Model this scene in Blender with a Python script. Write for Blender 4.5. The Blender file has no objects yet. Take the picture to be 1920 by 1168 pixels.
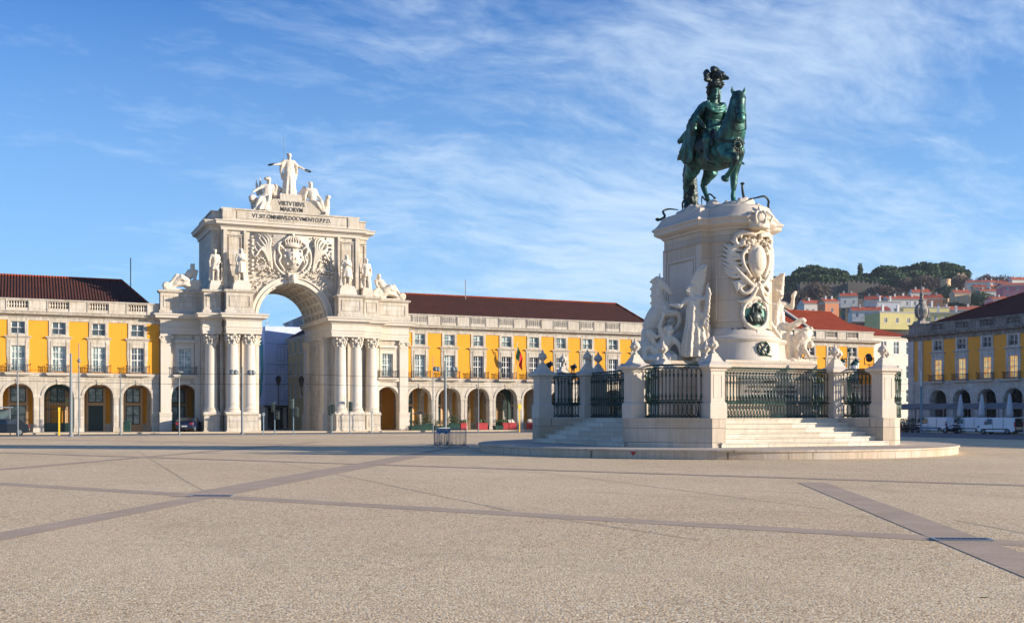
import bpy, math, random
from mathutils import Vector, Matrix, Euler, noise
R = math.radians
sc = bpy.context.scene
C = sc.collection
random.seed(7)

# ---------------------------------------------------------------- camera, sky, sun, exposure
F_PX, HOR, EYE, HEAD = 2055.0, 777.0, 1.83, R(24.1)
cd = bpy.data.cameras.new('camera'); cam = bpy.data.objects.new('camera', cd); C.objects.link(cam)
cam.location = (0, 0, EYE); cam.rotation_euler = (R(90), 0, -HEAD)
cd.sensor_width = 36; cd.sensor_fit = 'HORIZONTAL'; cd.lens = F_PX/1920*36
cd.shift_y = (HOR-584)/1920; cd.clip_start = .1; cd.clip_end = 6000
sc.camera = cam
SUN_AZ, SUN_EL = R(124), R(13.5)
sd = bpy.data.lights.new('sun', 'SUN'); sd.energy = 5.0; sd.angle = R(.5); sd.color = (1, .875, .72)
so = bpy.data.objects.new('sun', sd); C.objects.link(so); so.location = (60, -40, 60)
sv = Vector((math.sin(SUN_AZ)*math.cos(SUN_EL), math.cos(SUN_AZ)*math.cos(SUN_EL), math.sin(SUN_EL)))
so.rotation_euler = sv.to_track_quat('Z', 'Y').to_euler()
sc.view_settings.view_transform = 'Standard'; sc.view_settings.look = 'None'
sc.view_settings.exposure = .76; sc.view_settings.gamma = 1
sc.render.resolution_x = 1024; sc.render.resolution_y = 622
sc.cycles.max_bounces = 6

class NT:
    """small node-tree writer"""
    def __init__(s, tree): s.t = tree; s.t.nodes.clear()
    def n(s, kind, **kw):
        nd = s.t.nodes.new(kind)
        for k, v in kw.items():
            if k[0] == '_': setattr(nd, k[1:], v)
            else:
                sock = nd.inputs[int(k[1:])] if k[0] == 'i' and k[1:].isdigit() else nd.inputs[k.replace('0', ' ')]
                if isinstance(v, bpy.types.NodeSocket): s.t.links.new(v, sock)
                else: sock.default_value = v
        return nd
    def math(s, op, a, b=0., c=None, clamp=False):
        nd = s.n('ShaderNodeMath', _operation=op, _use_clamp=clamp, i0=a, i1=b)
        if c is not None: nd.inputs[2].default_value = c
        return nd.outputs[0]
    def ramp(s, fac, stops, interp='LINEAR'):
        nd = s.n('ShaderNodeValToRGB', Fac=fac); cr = nd.color_ramp; cr.interpolation = interp
        while len(cr.elements) < len(stops): cr.elements.new(.5)
        for e, (p, c) in zip(cr.elements, stops):
            e.position = p; e.color = c if len(c) == 4 else (*c, 1)
        return nd.outputs[0]
    def mix(s, fac, a, b, mode='MIX'):
        nd = s.n('ShaderNodeMix', _data_type='RGBA', _blend_type=mode)
        for i, v in ((0, fac), (6, a), (7, b)):
            if isinstance(v, bpy.types.NodeSocket): s.t.links.new(v, nd.inputs[i])
            else: nd.inputs[i].default_value = v if i == 0 or len(v) == 4 else (*v, 1)
        return nd.outputs[2]
    def noise(s, vec, scale, detail=4, rough=.55, dist=0.):
        return s.n('ShaderNodeTexNoise', Vector=vec, Scale=scale, Detail=detail, Roughness=rough, Distortion=dist).outputs[0]
    def mapping(s, vec, sc_=(1, 1, 1), rot=(0, 0, 0), loc=(0, 0, 0)):
        return s.n('ShaderNodeMapping', Vector=vec, Scale=sc_, Rotation=rot, Location=loc).outputs[0]

w = bpy.data.worlds.new('World'); sc.world = w; w.use_nodes = True
t = NT(w.node_tree)
sky = t.n('ShaderNodeTexSky', _sky_type='NISHITA', _sun_disc=False, _sun_elevation=SUN_EL, _sun_rotation=SUN_AZ,
          _air_density=1.0, _dust_density=.3, _ozone_density=3.0)
hsv = t.n('ShaderNodeHueSaturation', Hue=.49, Saturation=1.15, Value=1., Color=sky.outputs[0])
g = t.n('ShaderNodeNewGeometry').outputs['Incoming']
d = t.n('ShaderNodeVectorMath', _operation='SCALE', i0=g); d.inputs[3].default_value = -1
sep = t.n('ShaderNodeSeparateXYZ', i0=d.outputs[0])
up = t.math('MAXIMUM', sep.outputs[2], 0)
den = t.math('ADD', up, .22)
cx = t.math('DIVIDE', sep.outputs[0], den); cy = t.math('DIVIDE', sep.outputs[1], den)
pv = t.n('ShaderNodeCombineXYZ', i0=cx, i1=cy).outputs[0]
warp = t.n('ShaderNodeTexNoise', Vector=pv, Scale=1.6, Detail=4.)
wv = t.n('ShaderNodeVectorMath', _operation='MULTIPLY_ADD', i0=warp.outputs[1], i1=(.35, .35, .35), i2=pv).outputs[0]
st1 = t.noise(t.mapping(wv, (1.0, 1.9, 1), (0, 0, R(-18))), 2.6, 8, .62, .35)
st2 = t.noise(t.mapping(wv, (1.3, 2.4, 1), (0, 0, R(-35))), 9., 6, .65)
big = t.noise(t.mapping(pv, (1, 1, 1), loc=(3.1, 1.7, 0)), .8, 3, .5)
# more cloud to the north-east (centre and right of the view), thinner to the north-west
az = t.math('ADD', t.math('MULTIPLY', sep.outputs[0], .93), t.math('MULTIPLY', sep.outputs[1], -.37))
dens = t.math('ADD', t.math('MULTIPLY', st1, .72), t.math('MULTIPLY', st2, .36))
dens = t.math('ADD', dens, t.math('MULTIPLY', t.math('SUBTRACT', big, .5), .9))
dens = t.math('ADD', dens, t.math('MULTIPLY', az, .15))
dens = t.math('SUBTRACT', dens, t.math('MULTIPLY', t.math('SUBTRACT', up, .2), .25))
cl = t.ramp(dens, [(0, (0, 0, 0)), (.42, (0, 0, 0)), (.53, (.13,)*3), (.73, (.50,)*3), (1, (.8,)*3)])
hz = t.ramp(sep.outputs[2], [(0, (.78,)*3), (.12, (.56,)*3), (.35, (.12,)*3), (.6, (0,)*3)])
tint = t.mix(1., hsv.outputs[0], (.10, .74, 1.50, 1), 'MULTIPLY')
tint = t.mix(hz, tint, (4.3, 6.9, 9.4, 1))
col = t.mix(cl, tint, (7.0, 8.2, 9.3, 1))
bg = t.n('ShaderNodeBackground', Color=col, Strength=.074)
t.t.links.new(bg.outputs[0], t.n('ShaderNodeOutputWorld').inputs[0])

# ---------------------------------------------------------------- pixel helpers (used once, to read places off the photograph)
SN, CS = math.sin(HEAD), math.cos(HEAD)
def P(px, py, Z):
    """world point seen at photo pixel (1920 wide) at depth Z"""
    X = (px-960)/F_PX*Z
    return Vector((CS*X+SN*Z, -SN*X+CS*Z, EYE+(HOR-py)/F_PX*Z))
def G(px, py, z=0.):
    return P(px, py, (EYE-z)*F_PX/(py-HOR)).xy.to_3d() + Vector((0, 0, z))
def EN(px, n):
    """east coordinate of a pixel column on the line north = n"""
    xi = (px-960)/F_PX
    return n*(SN+CS*xi)/(CS-SN*xi)

# ---------------------------------------------------------------- object helpers
def tag(o, label=None, cat=None, group=None, kind=None):
    if label: o['label'] = label
    if cat: o['category'] = cat
    if group: o['group'] = group
    if kind: o['kind'] = kind
    return o
def thing(name, label, cat, loc=(0, 0, 0), rz=0., group=None):
    o = bpy.data.objects.new(name, None); C.objects.link(o)
    o.location = loc; o.rotation_euler = (0, 0, rz); o.empty_display_size = .3
    return tag(o, label, cat, group)
def kids(o): return KID.get(o.name, [])
KID = {}
def copy_tree(o, parent=None, label=None, loc=None, rz=None):
    c = o.copy(); C.objects.link(c)
    if parent is not None:
        c.parent = parent; KID.setdefault(parent.name, []).append(c)
    if label: c['label'] = label
    if loc is not None: c.location = loc
    if rz is not None: c.rotation_euler = (0, 0, rz)
    for ch in list(kids(o)): copy_tree(ch, c)
    return c

TMP = bpy.data.scenes.new('workbench')          # remeshing happens here, out of the way of the real scene
class MB:
    """collects shapes and links them as one mesh object"""
    def __init__(s, M=None): s.v = []; s.f = []; s.M = M
    def add(s, vs, fs):
        n = len(s.v)
        if s.M is not None: vs = [s.M @ Vector(p) for p in vs]
        s.v += [tuple(p) for p in vs]; s.f += [tuple(i+n for i in f) for f in fs]; return s
    def box(s, x0, x1, y0, y1, z0, z1):
        if x1 < x0: x0, x1 = x1, x0
        if y1 < y0: y0, y1 = y1, y0
        return s.add([(x0,y0,z0),(x1,y0,z0),(x1,y1,z0),(x0,y1,z0),(x0,y0,z1),(x1,y0,z1),(x1,y1,z1),(x0,y1,z1)],
                     [(0,3,2,1),(4,5,6,7),(0,1,5,4),(1,2,6,5),(2,3,7,6),(3,0,4,7)])
    def quad(s, a, b, c, d): return s.add([a, b, c, d], [(0, 1, 2, 3)])
    def taper(s, c, a, b, z0, z1, a1, b1):
        """frustum of half sizes a,b -> a1,b1"""
        x, y = c
        return s.add([(x-a,y-b,z0),(x+a,y-b,z0),(x+a,y+b,z0),(x-a,y+b,z0),(x-a1,y-b1,z1),(x+a1,y-b1,z1),(x+a1,y+b1,z1),(x-a1,y+b1,z1)],
                     [(0,3,2,1),(4,5,6,7),(0,1,5,4),(1,2,6,5),(2,3,7,6),(3,0,4,7)])
    def prism(s, poly, a0, a1, axis='z'):
        """polygon extruded; axis z: poly=(x,y); axis y: poly=(x,z); axis x: poly=(y,z)"""
        n = len(poly)
        def m(p, a): return (p[0], p[1], a) if axis == 'z' else (p[0], a, p[1]) if axis == 'y' else (a, p[0], p[1])
        ar = sum(poly[i][0]*poly[(i+1) % n][1]-poly[(i+1) % n][0]*poly[i][1] for i in range(n))
        if axis == 'y': ar = -ar
        if ar < 0: poly = poly[::-1]
        if a1 < a0: a0, a1 = a1, a0
        vs = [m(p, a0) for p in poly]+[m(p, a1) for p in poly]
        return s.add(vs, [tuple(range(n-1, -1, -1)), tuple(range(n, 2*n))]+[(i, (i+1) % n, n+(i+1) % n, n+i) for i in range(n)])
    def lathe(s, prof, c=(0, 0), seg=16, sx=1., sy=1., fold=None, a0=0., a1=2*math.pi, cap=True):
        vs = []; fs = []; full = abs(a1-a0-2*math.pi) < 1e-6; m = seg if full else seg+1
        for k, (r, z) in enumerate(prof):
            for i in range(m):
                a = a0+(a1-a0)*i/seg; q = r*(1+(fold(a, z) if fold else 0))
                vs.append((c[0]+q*sx*math.cos(a), c[1]+q*sy*math.sin(a), z))
        for k in range(len(prof)-1):
            for i in range(seg):
                j = (i+1) % m
                fs.append((k*m+i, k*m+j, (k+1)*m+j, (k+1)*m+i))
        if cap and full:
            fs.append(tuple(range(m-1, -1, -1))); fs.append(tuple((len(prof)-1)*m+i for i in range(m)))
        return s.add(vs, fs)
    def tube(s, pts, rad, seg=8, flat=1., ref=(0, 0, 1), round_=True, closed=False, sm=0):
        """round-ended tube through pts; rad one value or one per point; flat squeezes it along ref"""
        pts = [Vector(p) for p in pts]; n = len(pts)
        rad = list(rad) if isinstance(rad, (list, tuple)) else [rad]*n
        if sm and n > 2:
            Q = []; W = []
            for i in range(n-1):
                a, c, d, e = pts[max(i-1, 0)], pts[i], pts[i+1], pts[min(i+2, n-1)]
                for k in range(sm):
                    q = k/sm; Q.append(.5*((2*c)+(d-a)*q+(2*a-5*c+4*d-e)*q*q+(3*c-a-3*d+e)*q**3)); W.append(rad[i]+(rad[i+1]-rad[i])*q)
            pts = Q+[pts[-1]]; rad = W+[rad[-1]]; n = len(pts)
        if round_ and not closed:
            d0 = (pts[0]-pts[1]).normalized(); d1 = (pts[-1]-pts[-2]).normalized()
            pts = [pts[0]+d0*rad[0]*.95, pts[0]+d0*rad[0]*.6]+pts+[pts[-1]+d1*rad[-1]*.6, pts[-1]+d1*rad[-1]*.95]
            rad = [rad[0]*.25, rad[0]*.78]+rad+[rad[-1]*.78, rad[-1]*.25]; n += 4
        vs = []; fs = []; ref = Vector(ref); prev = None
        for k in range(n):
            a = pts[(k-1) % n] if closed or k > 0 else pts[0]
            b = pts[(k+1) % n] if closed or k < n-1 else pts[-1]
            d = (b-a)
            d = d.normalized() if d.length > 1e-9 else Vector((0, 0, 1))
            r_ = ref if abs(d.dot(ref.normalized())) < .97 else Vector((1, .3, 0))
            u = d.cross(r_).normalized(); v_ = u.cross(d).normalized()
            if prev is not None and u.dot(prev) < 0: u = -u; v_ = -v_
            prev = u
            for i in range(seg):
                t_ = 2*math.pi*i/seg
                vs.append(pts[k]+u*math.cos(t_)*rad[k]+v_*math.sin(t_)*rad[k]*flat)
        m = n if closed else n-1
        for k in range(m):
            for i in range(seg):
                a, b = k*seg+i, k*seg+(i+1) % seg; c_, d_ = ((k+1) % n)*seg+(i+1) % seg, ((k+1) % n)*seg+i
                fs.append((a, b, c_, d_))
        if not closed: fs += [tuple(range(seg-1, -1, -1)), tuple((n-1)*seg+i for i in range(seg))]
        return s.add(vs, fs)
    def ball(s, c, r, seg=12, rings=8, rot=None):
        rx, ry, rz = (r, r, r) if isinstance(r, (int, float)) else r
        E = Euler(rot).to_matrix() if rot else None; vs = []; fs = []
        for k in range(1, rings):
            th = math.pi*k/rings
            for i in range(seg):
                a = 2*math.pi*i/seg; vs.append(Vector((rx*math.sin(th)*math.cos(a), ry*math.sin(th)*math.sin(a), rz*math.cos(th))))
        vs += [Vector((0, 0, rz)), Vector((0, 0, -rz))]
        if E: vs = [E @ p for p in vs]
        vs = [p+Vector(c) for p in vs]
        for k in range(rings-2):
            for i in range(seg):
                j = (i+1) % seg; fs.append((k*seg+i, (k+1)*seg+i, (k+1)*seg+j, k*seg+j))
        T, B = len(vs)-2, len(vs)-1
        for i in range(seg):
            j = (i+1) % seg; fs.append((T, i, j)); fs.append((B, (rings-2)*seg+j, (rings-2)*seg+i))
        return s.add(vs, fs)
    def sweep(s, path, prof):
        """profile (offset, z) swept along plan path; outward is left of the travel direction rotated to -y for +x travel"""
        nr = []
        for a, b in zip(path[:-1], path[1:]):
            dx, dy = b[0]-a[0], b[1]-a[1]; L = math.hypot(dx, dy); nr.append((dy/L, -dx/L))
        rows = []
        for i, p in enumerate(path):
            n1 = nr[max(i-1, 0)]; n2 = nr[min(i, len(nr)-1)]
            k = 1+n1[0]*n2[0]+n1[1]*n2[1]; k = max(k, .3)
            mx, my = (n1[0]+n2[0])/k, (n1[1]+n2[1])/k
            rows.append([(p[0]+mx*o, p[1]+my*o, z) for o, z in prof])
        m = len(prof); vs = [q for r_ in rows for q in r_]; fs = []
        for i in range(len(path)-1):
            for j in range(m-1):
                fs.append((i*m+j, (i+1)*m+j, (i+1)*m+j+1, i*m+j+1))
        return s.add(vs, fs)
    def arch(s, ua, ub, z0, z1, uc, rw, zs, rise, yf, yb, n=16, back=True):
        """wall bay with an arched opening, front at y=yf, back at y=yb"""
        arc = [(uc-rw*math.cos(math.pi*i/n), zs+rise*math.sin(math.pi*i/n)) for i in range(n+1)]
        out = [(uc-rw, z0)]+arc+[(uc+rw, z0)]
        for y in ((yf, yb) if back else (yf,)):
            s.quad((ua, y, z0), (uc-rw, y, z0), (uc-rw, y, zs), (ua, y, zs)); s.quad((uc+rw, y, z0), (ub, y, z0), (ub, y, zs), (uc+rw, y, zs))
            s.quad((ua, y, zs), (uc-rw, y, zs), (uc-rw, y, z1), (ua, y, z1)); s.quad((uc+rw, y, zs), (ub, y, zs), (ub, y, z1), (uc+rw, y, z1))
            for a, b in zip(arc[:-1], arc[1:]):
                s.quad((a[0], y, a[1]), (b[0], y, b[1]), (b[0], y, z1), (a[0], y, z1))
        for a, b in zip(out[:-1], out[1:]):
            s.quad((a[0], yf, a[1]), (a[0], yb, a[1]), (b[0], yb, b[1]), (b[0], yf, b[1]))
        return s
    def ring(s, uc, zs, r0, r1, e0, e1, yf, yb, n=20, a0=0., a1=math.pi):
        """archivolt band: inner radii (r0,e0), outer (r1,e1), from y=yf (front) to yb"""
        A = [a0+(a1-a0)*i/n for i in range(n+1)]
        for a, b in zip(A[:-1], A[1:]):
            p = [(uc-r*math.cos(t_), zs+e*math.sin(t_)) for t_ in (a, b) for r, e in ((r0, e0), (r1, e1))]
            s.quad((p[0][0], yf, p[0][1]), (p[2][0], yf, p[2][1]), (p[3][0], yf, p[3][1]), (p[1][0], yf, p[1][1]))
            for i, j in ((0, 2), (1, 3)):
                s.quad((p[i][0], yf, p[i][1]), (p[i][0], yb, p[i][1]), (p[j][0], yb, p[j][1]), (p[j][0], yf, p[j][1]))
        return s
    def build(s, name, mat, parent=None, smooth=False, bevel=0., voxel=0., soft=0, disp=0., dscale=.3, loc=None, weld=False):
        me = bpy.data.meshes.new(name); me.from_pydata(s.v, [], s.f); me.materials.append(mat)
        o = bpy.data.objects.new(name, me); (TMP.collection if voxel else C).objects.link(o)
        if voxel:
            m = o.modifiers.new('r', 'REMESH'); m.mode = 'VOXEL'; m.voxel_size = voxel; m.use_smooth_shade = True
            if soft: q = o.modifiers.new('s', 'SMOOTH'); q.iterations = soft; q.factor = .5
            TMP.view_layers[0].update()
            with bpy.context.temp_override(scene=TMP, view_layer=TMP.view_layers[0]): dg = bpy.context.evaluated_depsgraph_get()
            nm = bpy.data.meshes.new_from_object(o.evaluated_get(dg)); nm.name = name
            if disp:
                cs = []
                for v_ in nm.vertices: cs += list(v_.co+v_.normal*(noise.fractal(v_.co/dscale, .9, 2., 3)*disp))
                nm.vertices.foreach_set('co', cs)
            nm.materials.clear(); nm.materials.append(mat)
            nm.polygons.foreach_set('material_index', [0]*len(nm.polygons))
            o.modifiers.clear(); o.data = nm; smooth = True; TMP.collection.objects.unlink(o); C.objects.link(o)
        if bevel:
            m = o.modifiers.new('b', 'BEVEL'); m.width = bevel; m.segments = 2; m.limit_method = 'ANGLE'
        if smooth:
            o.data.polygons.foreach_set('use_smooth', [True]*len(o.data.polygons))
            if smooth == 'auto':
                m = o.modifiers.new('e', 'EDGE_SPLIT'); m.split_angle = R(38)
        if loc is not None: o.location = loc
        if parent is not None:
            o.parent = parent; KID.setdefault(parent.name, []).append(o)
        return o
# ---------------------------------------------------------------- materials
def mat(name, fn):
    m = bpy.data.materials.new(name); m.use_nodes = True; t = NT(m.node_tree)
    b = t.n('ShaderNodeBsdfPrincipled'); o = t.n('ShaderNodeOutputMaterial'); t.t.links.new(b.outputs[0], o.inputs[0])
    fn(t, b); return m
def L(t, a, b): t.t.links.new(a, b)
def plain(name, col, rough=.6, metal=0., var=.12, spec=.5, bump=0., sc_=6.):
    def fn(t, b):
        co = t.n('ShaderNodeTexCoord').outputs['Object']
        n = t.noise(co, sc_, 5, .6)
        c = t.ramp(n, [(.25, tuple(x*(1-var) for x in col)), (.75, tuple(min(1, x*(1+var)) for x in col))])
        L(t, c, b.inputs['Base Color']); b.inputs['Roughness'].default_value = rough; b.inputs['Metallic'].default_value = metal
        b.inputs['Specular IOR Level'].default_value = spec
        if bump:
            bp = t.n('ShaderNodeBump', Strength=bump, Distance=.05, Height=t.noise(co, sc_*4, 4)); L(t, bp.outputs[0], b.inputs['Normal'])
    return mat(name, fn)
def stone(name, base, stain, dark, joints=(1.3, .55), jw=.010, amt=.5, grime=0., rough=.75, jdark=.62):
    """ashlar: warm patches, rain streaks, open joints"""
    def fn(t, b):
        co = t.n('ShaderNodeTexCoord').outputs['Object']
        sp = t.n('ShaderNodeSeparateXYZ', i0=co)
        hv = t.n('ShaderNodeCombineXYZ', i0=t.math('ADD', sp.outputs[0], sp.outputs[1]), i1=sp.outputs[2]).outputs[0]
        n1 = t.noise(co, .55, 6, .6); n2 = t.noise(t.mapping(co, (3.5, 3.5, .35)), 1.4, 5, .65); n3 = t.noise(co, 9, 4, .6)
        c = t.mix(t.math('MULTIPLY', t.ramp(n1, [(.38, (0,)*3), (.68, (1,)*3)]), amt), base, stain)
        c = t.mix(t.math('MULTIPLY', t.ramp(n2, [(.52-grime*.25, (0,)*3), (.78-grime*.2, (1,)*3)]), .35+grime*.5), c, dark)
        c = t.mix(t.math('MULTIPLY', t.ramp(n3, [(.35, (0,)*3), (.75, (1,)*3)]), .16), c, dark)
        if joints:
            br = t.n('ShaderNodeTexBrick', Vector=hv, Scale=1., _offset=.5); br.inputs['Brick Width'].default_value = joints[0]
            br.inputs['Row Height'].default_value = joints[1]; br.inputs['Mortar Size'].default_value = jw
            br.inputs['Color1'].default_value = (1, 1, 1, 1); br.inputs['Color2'].default_value = (.84, .82, .78, 1)
            br.inputs['Mortar'].default_value = (jdark, jdark*.95, jdark*.88, 1)
            c = t.mix(1., c, br.outputs[0], 'MULTIPLY')
        L(t, c, b.inputs['Base Color']); b.inputs['Roughness'].default_value = rough
        b.inputs['Specular IOR Level'].default_value = .25
        bp = t.n('ShaderNodeBump', Strength=.35, Distance=.04, Height=t.noise(co, 14, 5, .65)); L(t, bp.outputs[0], b.inputs['Normal'])
    return mat(name, fn)
M = {}
M['stone'] = stone('limestone', (.66, .61, .53), (.60, .49, .34), (.25, .215, .17), grime=.42)
M['stone_plain'] = stone('limestone_carved', (.66, .61, .53), (.62, .51, .36), (.30, .26, .21), joints=None)
M['stone_worn'] = stone('limestone_worn', (.62, .57, .48), (.52, .42, .30), (.20, .18, .15), joints=None, grime=.55)
M['stone_grimy'] = stone('limestone_grimy', (.56, .52, .46), (.44, .36, .28), (.10, .09, .08), joints=(1.6, .6), grime=.9)
M['stone_shade'] = stone('limestone_old', (.72, .69, .65), (.60, .53, .45), (.26, .24, .22), joints=(1.3, .55), grime=.25)
M['pink'] = stone('lioz_pink', (.60, .52, .43), (.56, .42, .27), (.30, .27, .22), joints=(1.9, .62), jw=.014, amt=.9, grime=.3, jdark=.42)
M['ped'] = stone('lioz_pedestal', (.62, .54, .44), (.60, .45, .30), (.40, .32, .24), joints=(2.6, 1.05), jw=.008, amt=.6, grime=.15, jdark=.45)
M['ped_plain'] = stone('lioz_smooth', (.62, .55, .46), (.58, .46, .34), (.38, .32, .25), joints=None, amt=.5)
M['step'] = stone('lioz_steps', (.74, .68, .58), (.62, .52, .38), (.28, .24, .19), joints=(2.2, 9.), jw=.012, grime=.1)
M['marble'] = stone('marble_statue', (.72, .65, .54), (.64, .50, .34), (.26, .21, .16), joints=None, amt=.6, rough=.6)
def ochre(name, col, blotch):
    def fn(t, b):
        co = t.n('ShaderNodeTexCoord').outputs['Object']
        n1 = t.noise(co, .5, 6, .6); n2 = t.noise(t.mapping(co, (2, 2, .4)), 1.1, 5, .6)
        c = t.mix(t.ramp(n1, [(.35, (0,)*3), (.75, (.5,)*3)]), col, tuple(x*.78 for x in col))
        c = t.mix(t.math('MULTIPLY', t.ramp(n2, [(.62, (0,)*3), (.74, (1,)*3)]), blotch), c, (.42, .30, .16))
        L(t, c, b.inputs['Base Color']); b.inputs['Roughness'].default_value = .85; b.inputs['Specular IOR Level'].default_value = .15
        bp = t.n('ShaderNodeBump', Strength=.2, Distance=.03, Height=t.noise(co, 20, 4)); L(t, bp.outputs[0], b.inputs['Normal'])
    return mat(name, fn)
M['ochre'] = ochre('ochre_render', (.82, .36, .036), .18)
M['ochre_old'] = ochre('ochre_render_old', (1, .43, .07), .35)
M['ochre_in'] = ochre('ochre_passage', (.80, .36, .03), .2)
M['pale_yellow'] = ochre('pale_yellow_render', (.66, .47, .22), .12)
M['lemon'] = ochre('lemon_render', (.70, .60, .26), .12)
M['cream'] = ochre('cream_render', (.72, .68, .60), .15)
M['salmon'] = ochre('salmon_render', (.80, .33, .17), .1)
M['rose'] = ochre('rose_render', (.62, .24, .26), .1)
M['buff'] = ochre('buff_render', (.72, .48, .28), .2)
def tiles(name, c0, c1, axis=0, pitch=.28):
    def fn(t, b):
        co = t.n('ShaderNodeTexCoord').outputs['Object']
        sp = t.n('ShaderNodeSeparateXYZ', i0=co)
        a = t.math('MULTIPLY', sp.outputs[axis], 2*math.pi/pitch)
        wv = t.math('ADD', t.math('MULTIPLY', t.math('SINE', a), .5), .5)
        n1 = t.noise(co, .6, 6, .65); n2 = t.noise(co, 6, 4, .7)
        c = t.mix(t.ramp(n1, [(.3, (0,)*3), (.7, (1,)*3)]), c0, c1)
        c = t.mix(t.math('MULTIPLY', t.ramp(n2, [(.45, (0,)*3), (.75, (1,)*3)]), .75), c, tuple(x*1.9 for x in c1))
        c = t.mix(t.math('MULTIPLY', t.ramp(wv, [(0, (1,)*3), (.45, (0,)*3)]), .6), c, tuple(x*.3 for x in c0))
        L(t, c, b.inputs['Base Color']); b.inputs['Roughness'].default_value = .85; b.inputs['Specular IOR Level'].default_value = .15
        bp = t.n('ShaderNodeBump', Strength=.9, Distance=.06, Height=wv); L(t, bp.outputs[0], b.inputs['Normal'])
    return mat(name, fn)
M['tile_dark'] = tiles('dark_roof_tiles', (.050, .024, .018), (.085, .030, .020))
M['tile_dark_y'] = tiles('dark_roof_tiles_east', (.10, .028, .018), (.16, .04, .024), 1)
M['tile_red'] = tiles('red_roof_tiles', (.22, .035, .014), (.33, .06, .022))
M['tile_far'] = plain('far_roof_tiles', (.42, .085, .035), .85, var=.3, sc_=1.)
def glass(name, c0, c1, sc_=1.2, rough=.12):
    def fn(t, b):
        co = t.n('ShaderNodeTexCoord').outputs['Object']
        oi = t.n('ShaderNodeObjectInfo').outputs['Random']
        v_ = t.n('ShaderNodeVectorMath', _operation='ADD', i0=co, i1=t.n('ShaderNodeCombineXYZ', i0=t.math('MULTIPLY', oi, 37.)).outputs[0]).outputs[0]
        n = t.noise(v_, sc_, 2, .5)
        L(t, t.ramp(n, [(.4, c0), (.6, c1)]), b.inputs['Base Color'])
        b.inputs['Roughness'].default_value = rough; b.inputs['Specular IOR Level'].default_value = .8
    return mat(name, fn)
M['glass'] = glass('window_glass', (.035, .05, .06), (.10, .14, .15))
M['glass_blind'] = glass('window_glass_blinds', (.12, .18, .17), (.42, .50, .45), 1.6)
M['glass_dark'] = glass('dark_glass', (.015, .018, .02), (.04, .05, .055))
def reflection_glass(name, c0, c1, e):
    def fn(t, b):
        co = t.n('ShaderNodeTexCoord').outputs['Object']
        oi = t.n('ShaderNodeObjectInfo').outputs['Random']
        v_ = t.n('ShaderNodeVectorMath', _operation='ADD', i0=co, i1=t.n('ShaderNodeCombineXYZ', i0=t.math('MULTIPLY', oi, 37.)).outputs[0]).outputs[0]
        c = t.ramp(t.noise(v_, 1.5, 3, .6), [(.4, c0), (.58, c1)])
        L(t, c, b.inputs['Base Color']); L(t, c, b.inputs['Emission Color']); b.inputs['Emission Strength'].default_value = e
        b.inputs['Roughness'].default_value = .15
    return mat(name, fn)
M['glass_painted_reflection'] = reflection_glass('window_glass_painted_reflection', (.85, .38, .05), (.80, .62, .25), .42)  # golden reflection painted as colour and glow; no lamps behind these panes
M['white'] = plain('white_joinery', (.72, .71, .68), .5, var=.06)
M['green_wood'] = plain('dark_green_wood', (.02, .055, .045), .45)
M['iron'] = plain('black_iron', (.03, .032, .034), .45, .3)
def iron_green(t, b):
    co = t.n('ShaderNodeTexCoord').outputs['Object']
    n = t.noise(co, 5, 5, .65)
    L(t, t.ramp(n, [(.35, (.006, .020, .016)), (.55, (.012, .050, .036)), (.75, (.035, .12, .08))]), b.inputs['Base Color'])
    b.inputs['Roughness'].default_value = .38; b.inputs['Metallic'].default_value = .15
M['iron_green'] = mat('dark_green_iron', iron_green)
def bronze(t, b):
    co = t.n('ShaderNodeTexCoord').outputs['Object']
    n = t.noise(t.mapping(co, (1.6, 1.6, .7)), 1.6, 7, .65); n2 = t.noise(co, 11, 5, .6)
    ge = t.n('ShaderNodeNewGeometry')
    c = t.ramp(n, [(.32, (.010, .020, .018)), (.46, (.018, .065, .054)), (.60, (.036, .18, .145)), (.76, (.10, .34, .27))])
    c = t.mix(t.math('MULTIPLY', t.ramp(n2, [(.45, (0,)*3), (.7, (1,)*3)]), .6), c, (.016, .024, .020))
    L(t, c, b.inputs['Base Color']); b.inputs['Roughness'].default_value = .42; b.inputs['Metallic'].default_value = .35
    bp = t.n('ShaderNodeBump', Strength=.5, Distance=.04, Height=t.noise(co, 9, 6, .65)); L(t, bp.outputs[0], b.inputs['Normal'])
M['bronze'] = mat('green_bronze', bronze)
M['bronze_dark'] = plain('dark_bronze', (.022, .034, .030), .45, .4, var=.5, sc_=3.)
M['verd'] = plain('verdigris_field', (.12, .30, .22), .6, .1, var=.3, sc_=3.)
M['grey_metal'] = plain('galvanised_steel', (.32, .35, .37), .4, .6, var=.15)
M['blue_metal'] = plain('blue_grey_paint', (.16, .25, .30), .45, .1)
M['yellow_paint'] = plain('yellow_paint', (.78, .48, .02), .5)
M['red_paint'] = plain('red_paint', (.36, .008, .012), .5)
M['blue_plastic'] = plain('blue_plastic', (.06, .22, .48), .5)
M['rubber'] = plain('tyre_rubber', (.02, .02, .02), .8)
M['van_white'] = plain('white_van_paint', (.72, .74, .76), .25, var=.03)
M['car_black'] = plain('black_car_paint', (.012, .013, .016), .2, var=.02)
M['car_blue'] = plain('dark_blue_car_paint', (.010, .015, .045), .2, var=.02)
M['lamp_red'] = plain('red_lamp_glass', (.5, .02, .02), .3)
M['canvas'] = plain('grey_white_canvas', (.55, .56, .58), .8, var=.08)
M['leaf'] = plain('leaf_green', (.045, .085, .025), .7, var=.4, sc_=2.)
M['leaf_pine'] = plain('pine_needles', (.062, .115, .034), .8, var=.45, sc_=.12)
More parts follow.
